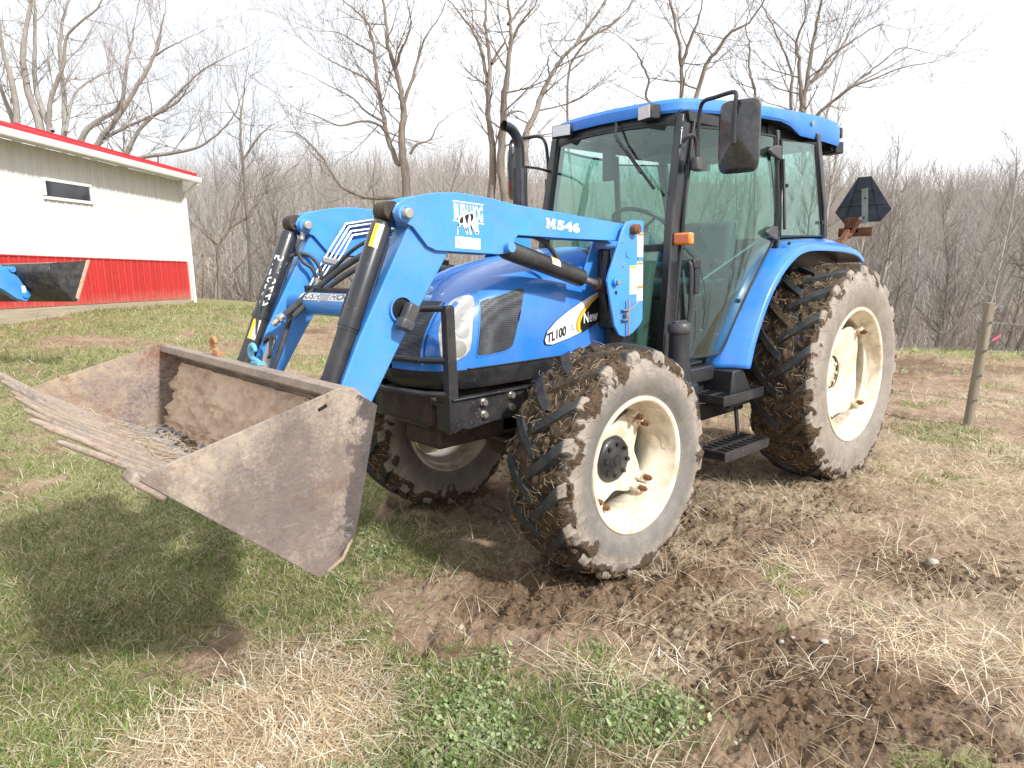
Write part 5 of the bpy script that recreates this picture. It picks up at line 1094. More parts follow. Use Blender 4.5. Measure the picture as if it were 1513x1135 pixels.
# ground cover zones, in metres: (x, y, radius along, radius across, angle, weight)
def blob(x, y, L):
    t = 0
    for (cx, cy, ra, rb, an, w) in L:
        c, s_ = math.cos(an), math.sin(an); u = ((x-cx)*c+(y-cy)*s_)/ra; v = (-(x-cx)*s_+(y-cy)*c)/rb
        t = t + w*np.exp(-(u*u+v*v))
    return t
MUDZ = [(2.574, 0.954, 0.6, 0.38, 2.36, 0.9), (2.656, 1.837, 0.47, 0.41, 2.37, 1.0), (1.292, 1.974, 0.38, 0.27, 2.36, 1.0), (1.314, 0.714, 0.62, 1.02, 2.35, 0.45), (3.173, 0.364, 0.39, 0.47, 2.36, 0.45), (4.142, 0.074, 0.34, 0.31, 2.37, 0.5), (4.453, 0.1, 0.29, 0.28, 2.37, 0.4), (3.734, 0.795, 0.15, 0.29, 2.37, 0.5), (4.09, 1.006, 0.11, 0.14, 2.38, 0.2), (4.523, -0.87, 0.3, 0.36, 2.37, 0.35), (2.697, 2.208, 0.43, 0.2, 2.38, 0.5), (3.338, 1.593, 0.2, 0.22, 2.37, 0.4), (0.469, -0.116, 0.94, 0.88, 2.33, 0.5), (2.014, -0.755, 0.95, 1.1, 2.34, 0.5), (-0.915, -8.976, 0.93, 1.97, 2.24, 0.7), (2.474, -9.829, 1.44, 0.99, 2.27, 0.6), (0.739, 1.297, 0.6, 0.71, 2.35, 0.3)]
STRZ = [(4.065, 0.75, 0.31, 0.4, 2.37, 1.1), (4.304, 0.759, 0.34, 0.23, 2.38, 0.8), (0.226, 1.086, 1.33, 1.13, 2.34, 0.45), (1.85, 2.163, 0.44, 0.41, 2.37, 0.5), (-0.668, 1.573, 0.55, 1.35, 2.34, 0.5), (2.947, 1.435, 0.42, 0.25, 2.37, 0.25), (2.22, 0.658, 0.36, 0.49, 2.36, 0.1)]
GRNZ = [(3.599, 1.199, 0.6000000000000001, 0.377, 2.38, 0.9), (3.062, 1.612, 0.308, 0.273, 2.38, 0.8), (4.246, -1.238, 0.95, 2.38, 2.36, 0.5), (3.659, -1.044, 0.64, 1.27, 2.35, 0.6), (-1.447, 1.172, 0.8, 0.82, 2.33, 0.7), (3.01, -0.393, 0.51, 0.71, 2.35, 0.5), (-1.677, -0.823, 0.21, 0.79, 2.3, 0.6), (4.595, 0.135, 0.3, 0.31, 2.37, 0.4), (2.99, 1.195, 0.19, 0.13, 2.37, 0.5), (1.957, -1.152, 0.41, 0.57, 2.34, 0.3)]
def zones(x, y):
    n = fbm(x, y, 2.0, 5, 1.1, .6); n2 = fbm(x, y, 7.0, 5, 3.4, .62)
    r, d = to_rd(x, y)
    left = sstep(.8, -1.2, r+.25*n)+.25*sstep(-3, -6, r)
    mud = blob(x, y, MUDZ)+.25*(1-left)+.42*n+.22*n2-.12*left
    mud = mud+.55*sstep(7.0, 8.5, d-.35*r)*sstep(3.0, 4.5, r)*sstep(crest(r)-.6, crest(r)-2.6, d)
    grn = blob(x, y, GRNZ)+.62*left-.10+.34*fbm(x, y, 12.0, 4, .9)+.28*fbm(x, y, 31.0, 4, 3.1)
    grn = grn+(1-left)*1.1*sstep(.30, .62, fbm(x, y, 44., 3, 1.5))*sstep(.0, .3, n2+.25)
    grn = grn+.55*sstep(crest(r)-2.6, crest(r)-.8, d)
    stw = blob(x, y, STRZ)+.34*(1-left)+.30*fbm(x, y, 21.0, 4, 1.5)+.22*fbm(x, y, 5.5, 4, 4.0)+.10*left+.05
    mud = np.clip(mud-.55*np.clip(blob(x, y, GRNZ), 0, 1)-.55*np.clip(blob(x, y, STRZ), 0, 1), 0, 1.3)
    grn = np.clip(grn-.75*np.clip(blob(x, y, MUDZ), 0, 1)-.5*np.clip(blob(x, y, STRZ), 0, 1), 0, 1.2)
    return np.clip(mud, 0, 1), np.clip(grn, 0, 1), np.clip(stw, 0, 1)
def fine_h(x, y, mud):
    n = fbm(x, y, 0.0, 5, 2.3, .6); n2 = fbm(x, y, 4.0, 4, 11.0, .65)
    ridged = 1-2*np.abs(fbm(x, y, 8.0, 4, 4.2, .6))
    n3 = fbm(x, y, 14.0, 3, 34.0, .6); r3 = 1-2*np.abs(fbm(x, y, 18.0, 3, 15.0, .6))
    h = .024*n+.0085*n2+.0022*n3+np.clip(mud, 0, 1)*(.016*ridged+.014*n2+.010*r3+.006*n3)
    # lug prints behind and before the near wheels
    for yc, hw in ((.745, .19), (-.745, .19)):
        g = np.exp(-((np.asarray(y)-yc)/hw)**4)*sstep(1.2, 1.6, x)*(1-sstep(3.4, 4.2, x))
        ph = (np.asarray(x)+.9*np.abs(np.asarray(y)-yc))/.105*PI
        h = h-g*.022+g*.022*np.sin(ph)*sstep(.1, .2, np.abs(np.asarray(y)-yc)+.12)
    # contact: tyres sit in the ground
    for xx, yy, ra in ((FA, .745, .24), (FA, -.745, .24), (0, .812, .30), (0, -.812, .30)):
        q = ((np.asarray(x)-xx)/ra)**2+((np.asarray(y)-yy)/.24)**2; h = h*(1-np.exp(-q*.8))-.012*np.exp(-q)+.030*np.exp(-((np.sqrt(q)-1.45)/.35)**2)*(.5+.8*np.clip(n2+.4, 0, 1))
    return h
def groundz(x, y): 
    m_, g_, s_ = zones(x, y); return hfun(x, y)+fine_h(x, y, m_)
# one sheet: rows by distance, columns by bearing, fine where the ground is near
a_in = np.linspace(R(-46), R(46), 620); a_out = np.linspace(R(46), R(314), 70)[1:-1]
ang_ = np.concatenate([a_in, a_out]); rad = [.25]
while rad[-1] < 420: rad.append(rad[-1]*(1.0042 if rad[-1] < 6.5 else 1.0088 if rad[-1] < 12 else 1.03) if rad[-1] > 1.5 else rad[-1]+.12)
rad = np.array(rad); A2, R2 = np.meshgrid(ang_, rad, indexing='ij')
gx, gy = rdw(R2*np.sin(A2), R2*np.cos(A2))
gm, gg_, gs = zones(gx, gy); near = 1-sstep(14, 30, R2)
gz = hfun(gx, gy)+fine_h(gx, gy, gm)*near
na, nr = A2.shape
idx = np.arange(na*nr).reshape(na, nr); nxt = np.roll(idx, -1, 0)
quads = np.stack([idx[:, :-1], idx[:, 1:], nxt[:, 1:], nxt[:, :-1]], -1).reshape(-1, 4)
me = bpy.data.meshes.new('ground'); nv = na*nr
me.vertices.add(nv); me.vertices.foreach_set('co', np.stack([gx, gy, gz], -1).astype(np.float32).ravel())
me.loops.add(quads.size); me.loops.foreach_set('vertex_index', quads.astype(np.int32).ravel())
me.polygons.add(len(quads)); me.polygons.foreach_set('loop_start', np.arange(0, quads.size, 4, dtype=np.int32)); me.polygons.foreach_set('loop_total', np.full(len(quads), 4, dtype=np.int32))
me.update(); me.validate()
me.polygons.foreach_set('use_smooth', [True]*len(quads))
ca = me.color_attributes.new('zone', 'FLOAT_COLOR', 'POINT'); rr_, dd_ = to_rd(gx, gy); wood = sstep(.5, 5, dd_-crest(rr_))
ca.data.foreach_set('color', np.stack([gm, gg_, gs, wood], -1).astype(np.float32).ravel())
def ground_mat():
    k = NT('ground_soil_and_turf'); a = k.attr('zone'); col = k.sep(a['Color']) ; mudf, grnf, stwf = col[0], col[1], col[2]; wd = a['Alpha']
    P = k.coord()
    n1 = k.noise(2.1, 6, .65); n2 = k.noise(13, 8, .72, .3); n3 = k.noise(55, 6, .7)
    soil = k.mix(k.ramp(n2, [(.30, 0), (.70, 1)]), (.135, .082, .050), (.43, .295, .20)); soil = k.mix(k.ramp(n1, [(.40, 0), (.70, 1)]), soil, (.46, .34, .24))
    soil = k.mix(k.ramp(n3, [(.60, 0), (.70, 1)]), soil, (.40, .31, .22)); soil = k.mix(k.math('MULTIPLY', k.ramp(k.math('ADD', mudf, k.math('MULTIPLY', k.math('SUBTRACT', n2, .5), .6)), [(.50, 0), (.80, 1)]), .70), soil, k.mix(k.ramp(n3, [(.35, 0), (.65, 1)]), (.085, .052, .028), (.20, .13, .075)))
    grs = k.mix(k.ramp(n2, [(.3, 0), (.7, 1)]), (.17, .19, .06), (.36, .35, .16)); grs = k.mix(k.ramp(n3, [(.5, 0), (.66, 1)]), grs, (.34, .30, .17))
    stw = k.mix(k.ramp(k.noise(24, 8, .7, .8), [(.35, 0), (.65, 1)]), (.32, .235, .15), (.66, .54, .38))
    f1 = k.ramp(k.math('ADD', stwf, k.math('MULTIPLY', k.math('SUBTRACT', n3, .5), .8)), [(.45, 0), (.75, 1)])
    f2 = k.ramp(k.math('ADD', grnf, k.math('MULTIPLY', k.math('SUBTRACT', n2, .5), .7)), [(.35, 0), (.60, 1)])
    c = k.mix(k.math('MULTIPLY', f1, .7), soil, stw); c = k.mix(k.math('MULTIPLY', f2, .85), c, grs)
    far = k.mix(k.ramp(n1, [(.3, 0), (.7, 1)]), (.20, .145, .10), (.33, .255, .19)); c = k.mix(wd, c, far)
    return k.bsdf(c, .95, bump=k.math('ADD', k.math('MULTIPLY', n2, 1.0), k.math('MULTIPLY', n3, .6)), bstr=.9, bdist=.035, spec=.12)
me.materials.append(ground_mat()); ground = bpy.data.objects.new('ground', me); COL.objects.link(ground); tag(ground, kind='structure')

# ------------------------------------------------------------------ ground cover (uncountable)
def build_np(name, V, F, C=None, mt=None, n=4):
    me = bpy.data.meshes.new(name); me.vertices.add(len(V)); me.vertices.foreach_set('co', V.astype(np.float32).ravel())
    me.loops.add(F.size); me.loops.foreach_set('vertex_index', F.astype(np.int32).ravel()); me.polygons.add(len(F))
    me.polygons.foreach_set('loop_start', np.arange(0, F.size, n, dtype=np.int32)); me.polygons.foreach_set('loop_total', np.full(len(F), n, dtype=np.int32)); me.update()
    if C is not None: c = me.color_attributes.new('col', 'FLOAT_COLOR', 'POINT'); c.data.foreach_set('color', np.concatenate([C, np.ones((len(C), 1))], 1).astype(np.float32).ravel())
    me.materials.append(mt); o = bpy.data.objects.new(name, me); COL.objects.link(o); return o
def leafmat(name, tr=.35):
    k = NT(name); c = k.attr('col')['Color']; d = k.n('ShaderNodeBsdfDiffuse'); t = k.n('ShaderNodeBsdfTranslucent'); k.l(c, d.inputs[0]); k.l(c, t.inputs[0])
    m = k.n('ShaderNodeMixShader'); m.inputs[0].default_value = tr; k.l(d.outputs[0], m.inputs[1]); k.l(t.outputs[0], m.inputs[2]); k.l(m.outputs[0], k.out.inputs[0]); return k.m
GR = np.random.RandomState(21)
def scatter(n, dmin, dmax, power=1.0, fov=R(43)):
    u = GR.rand(n); d = dmin*(dmax/dmin)**(u**power); a = (GR.rand(n)*2-1)*fov; return rdw(d*np.sin(a), d*np.cos(a)), d
def blades(name, n, dmin, dmax, sel, hlo, hhi, w, cols, lean, seg=3, power=1.0, flat=0.0, grow=.35, lift=0.0):
    (x, y), d = scatter(n, dmin, dmax, power); m_, g_, s_ = zones(x, y); keep = sel(m_, g_, s_, x, y) > GR.rand(n)
    r_, d_ = to_rd(x, y); keep &= (d_ < crest(r_)+1.0)
    for xx, yy, ra, rb in ((FA, .745, .26, .20), (FA, -.745, .26, .20), (0, .812, .33, .23), (0, -.812, .33, .23)): keep &= ~((np.abs(x-xx) < ra) & (np.abs(y-yy) < rb))
    x, y, d, m_ = x[keep], y[keep], d[keep], m_[keep]; n = len(x); z = hfun(x, y)+fine_h(x, y, m_)*(1-sstep(14, 30, d))+lift
    sc = (1+grow*np.maximum(d-3, 0)/3); L = (hlo+(hhi-hlo)*GR.rand(n)**1.6)*np.minimum(sc, 2.2); W_ = w*(.7+.6*GR.rand(n))*np.minimum(sc, 4.5)
    az = GR.rand(n)*2*PI; dirx, diry = np.cos(az), np.sin(az); ln = lean[0]+(lean[1]-lean[0])*GR.rand(n); sw = GR.rand(n)*2*PI; sx, sy = np.cos(sw), np.sin(sw)
    if flat > 0: sx, sy = -diry, dirx
    V = []; 
    crv = (GR.rand(n)-.5)*(1.6 if flat else .4)
    for k in range(seg+1):
        t = k/seg; wk = W_*(1-t**2.2)*.5+.0002; bend = ln*(t**1.35); up = np.sqrt(np.maximum(1-np.minimum(ln, .995)**2, .0))*t*(1-.25*ln*t)
        cx = x+(dirx*bend-diry*crv*t*t*.5)*L; cy = y+(diry*bend+dirx*crv*t*t*.5)*L; cz = z+up*L+ (.012*np.sin(t*PI)*(GR.rand(n)) if flat else 0)
        V += [np.stack([cx-sx*wk, cy-sy*wk, cz], -1), np.stack([cx+sx*wk, cy+sy*wk, cz], -1)]
    V = np.stack(V, 1); nv = V.shape[1]; base = np.arange(n)[:, None]*nv
    F = np.concatenate([np.stack([base[:, 0]+2*k, base[:, 0]+2*k+1, base[:, 0]+2*k+3, base[:, 0]+2*k+2], -1) for k in range(seg)], 0)
    cols = np.array(cols); ci = GR.randint(0, len(cols), n); tt = GR.rand(n)[:, None]; c = cols[ci]*(.75+.5*tt); tone = (1+.35*fbm(x, y, 3.3, 3, 1.7))[:, None]; c = np.clip(c*tone, 0, 1)
    C = np.repeat(c[:, None, :], nv, 1).reshape(-1, 3)
    return build_np(name, V.reshape(-1, 3), F, C, BLM)
BLM = leafmat('grass_blade'); 
GREENS = [(.12, .18, .045), (.17, .24, .065), (.24, .30, .10), (.32, .36, .15), (.46, .44, .26), (.14, .20, .055)]
DRY = [(.64, .53, .37), (.74, .65, .50), (.52, .41, .28), (.60, .48, .33), (.42, .31, .20), (.80, .73, .60)]
o = blades('short_grass', 330000, 1.7, 19, lambda m, g, s, x, y: np.clip(g*1.15-.12+.45*blob(x, y, GRNZ[:2]+GRNZ[5:9])+.35*fbm(x, y, 70., 4, 3.0), 0, 1)*(1-.85*m), .018, .070, .0032, GREENS, (.3, .98), power=.85); tag(o, kind='stuff')
o = blades('dead_grass', 190000, 1.7, 19, lambda m, g, s, x, y: np.clip(.55*g+.32*s-.20*blob(x, y, GRNZ[:2]+GRNZ[5:9]), 0, 1)*(1-.6*m), .03, .10, .0026, DRY, (.75, .998), power=.8); tag(o, kind='stuff')
o = blades('scattered_straw', 95000, 1.6, 17, lambda m, g, s, x, y: np.clip(s*1.1-.30+1.0*fbm(x, y, 60., 4, 2.6)-.45*blob(x, y, GRNZ[:2]+GRNZ[5:9]), 0, 1)*(1-.55*m)*(.35+.65*sstep(-1.5, 1.0, to_rd(x, y)[0])), .06, .27, .0030, DRY, (.93, .999), seg=4, power=.85, flat=1, grow=.2, lift=.006); tag(o, kind='stuff')
def pile():
    x0 = blob; SZ = STRZ[:2]
    n = 26000; (x, y), d = scatter(n*6, 1.5, 4.6, 1.0); k = blob(x, y, SZ) > GR.rand(len(x))*1.1+.12; return x[k], y[k]
px_, py_ = pile()
def pile_blades(x, y):
    n = len(x); m_, g_, s_ = zones(x, y); hb = .045*np.clip(blob(x, y, STRZ[:2]), 0, 1); z = hfun(x, y)+fine_h(x, y, m_)+hb*GR.rand(n)+.004
    L = .06+.20*GR.rand(n)**1.5; az = R(40)+GR.normal(size=n)*.9; W_ = .0024*(.6+.9*GR.rand(n)); el = GR.normal(size=n)*.10; cv = GR.normal(size=n)*.35; V = []
    for k in range(5):
        t = k/4-.5; a = az+cv*t*2; cx = x+np.cos(a)*L*t; cy = y+np.sin(a)*L*t; cz = z+el*L*t*2-.02*L*(2*t)**2; w = W_*.5
        V += [np.stack([cx+np.sin(a)*w, cy-np.cos(a)*w, cz], -1), np.stack([cx-np.sin(a)*w, cy+np.cos(a)*w, cz+.0006], -1)]
    V = np.stack(V, 1); base = np.arange(n)*10; F = np.concatenate([np.stack([base+2*k, base+2*k+1, base+2*k+3, base+2*k+2], -1) for k in range(4)], 0)
    cols = np.array(DRY); c = cols[GR.randint(0, len(cols), n)]*(.85+.5*GR.rand(n))[:, None]; return build_np('straw_pile', V.reshape(-1, 3), F, np.repeat(np.clip(c*1.12, 0, 1)[:, None], 10, 1).reshape(-1, 3), BLM)
o = pile_blades(px_, py_); tag(o, kind='stuff')
# broad low weeds (clover-like leaves)
def weeds():
    n = 200000; (x, y), d = scatter(n, 1.6, 9, 1.0); m_, g_, s_ = zones(x, y); k = np.clip(blob(x, y, GRNZ[:2]+GRNZ[5:9])*1.25-.70+1.5*fbm(x, y, 40., 4, 2.8), 0, 1)*np.clip(g_*1.2, 0, 1) > GR.rand(n); x, y, m_ = x[k], y[k], m_[k]; n = len(x)
    z = hfun(x, y)+fine_h(x, y, m_)+.004+.022*GR.rand(n); r = .0035+.006*GR.rand(n); tx = GR.normal(size=n)*.5; ty = GR.normal(size=n)*.5; V = []; a0 = GR.rand(n)*2*PI
    for j in range(6):
        a = a0+j*PI/3; ex = np.cos(a)*r*(1.25 if j % 3 == 0 else .9); ey = np.sin(a)*r*(1.25 if j % 3 == 0 else .9); V.append(np.stack([x+ex, y+ey, z+ex*tx+ey*ty], -1))
    V = np.stack(V, 1); base = np.arange(n)*6; F = np.stack([base+j for j in range(6)], -1)
    cols = np.array([(.26, .34, .14), (.33, .41, .19), (.40, .47, .25), (.46, .50, .30), (.20, .26, .10)]); c = cols[GR.randint(0, 5, n)]*(.8+.4*GR.rand(n))[:, None]
    return build_np('low_weeds', V.reshape(-1, 3), F, np.repeat(np.clip(c, 0, 1)[:, None], 6, 1).reshape(-1, 3), BLM, 6)
o = weeds(); tag(o, kind='stuff')
# clods and pale stones
def lumps(name, n, dmin, dmax, sel, rlo, rhi, mt, sink=.3, col=None):
    q = bmesh.new(); bmesh.ops.create_icosphere(q, subdivisions=2, radius=1); q.verts.ensure_lookup_table(); bv = np.array([v.co[:] for v in q.verts]); bf = np.array([[v.index for v in f.verts] for f in q.faces]); q.free()
    (x, y), d = scatter(n, dmin, dmax, .9); m_, g_, s_ = zones(x, y); k = sel(m_, g_, s_, x, y) > GR.rand(n)
    for xx, yy, ra, rb in ((FA, .745, .2, .2), (0, .812, .3, .23)): k &= ~((np.abs(x-xx) < ra) & (np.abs(y-yy) < rb))
    x, y, m_, d = x[k], y[k], m_[k], d[k]; n = len(x); r = (rlo+(rhi-rlo)*GR.rand(n)**3)*(1+.12*np.maximum(d-3, 0)); z = hfun(x, y)+fine_h(x, y, m_)
    V = bv[None]*(1+.60*fbm(bv[:, 0][None]*1.3+GR.rand(n)[:, None]*90, bv[:, 1][None]*1.3+np.zeros((n, 1)), bv[:, 2][None]*1.3+np.zeros((n, 1)), 3, 1.6))[..., None]
    S = np.stack([1+.5*GR.rand(n), .8+.5*GR.rand(n), .5+.35*GR.rand(n)], -1)
    V = V*S[:, None]*r[:, None, None]; az = GR.rand(n)*2*PI; c, s = np.cos(az)[:, None], np.sin(az)[:, None]; X = V[..., 0]*c-V[..., 1]*s+x[:, None]; Y = V[..., 0]*s+V[..., 1]*c+y[:, None]; Z = V[..., 2]+(z+r*sink)[:, None]
    F = (bf[None]+(np.arange(n)*len(bv))[:, None, None]).reshape(-1, 3); o = build_np(name, np.stack([X, Y, Z], -1).reshape(-1, 3), F, None, mt, 3); o.data.polygons.foreach_set('use_smooth', [True]*len(F)); return o
def clod_mat():
    k = NT('soil_clod'); c = k.mix(k.ramp(k.noise(14, 8, .75), [(.3, 0), (.7, 1)]), (.10, .06, .036), (.30, .205, .135)); return k.bsdf(c, .97, bump=k.noise(60, 7, .75), bstr=.9, bdist=.015, spec=.1)
M['clod'] = clod_mat(); M['stone'] = plain('pale_stone', (.42, .37, .31), .8, dirt=.3, bump=.3)
o = lumps('soil_clods', 60000, 1.6, 9, lambda m, g, s, x, y: np.clip(m*1.2-.50, 0, 1), .0018, .012, M['clod'], .15); tag(o, kind='stuff')
o = lumps('pale_stones', 260, 1.6, 9, lambda m, g, s, x, y: np.clip(.5*(1-g), 0, 1)*.35, .006, .026, M['stone'], .25); tag(o, kind='stuff')
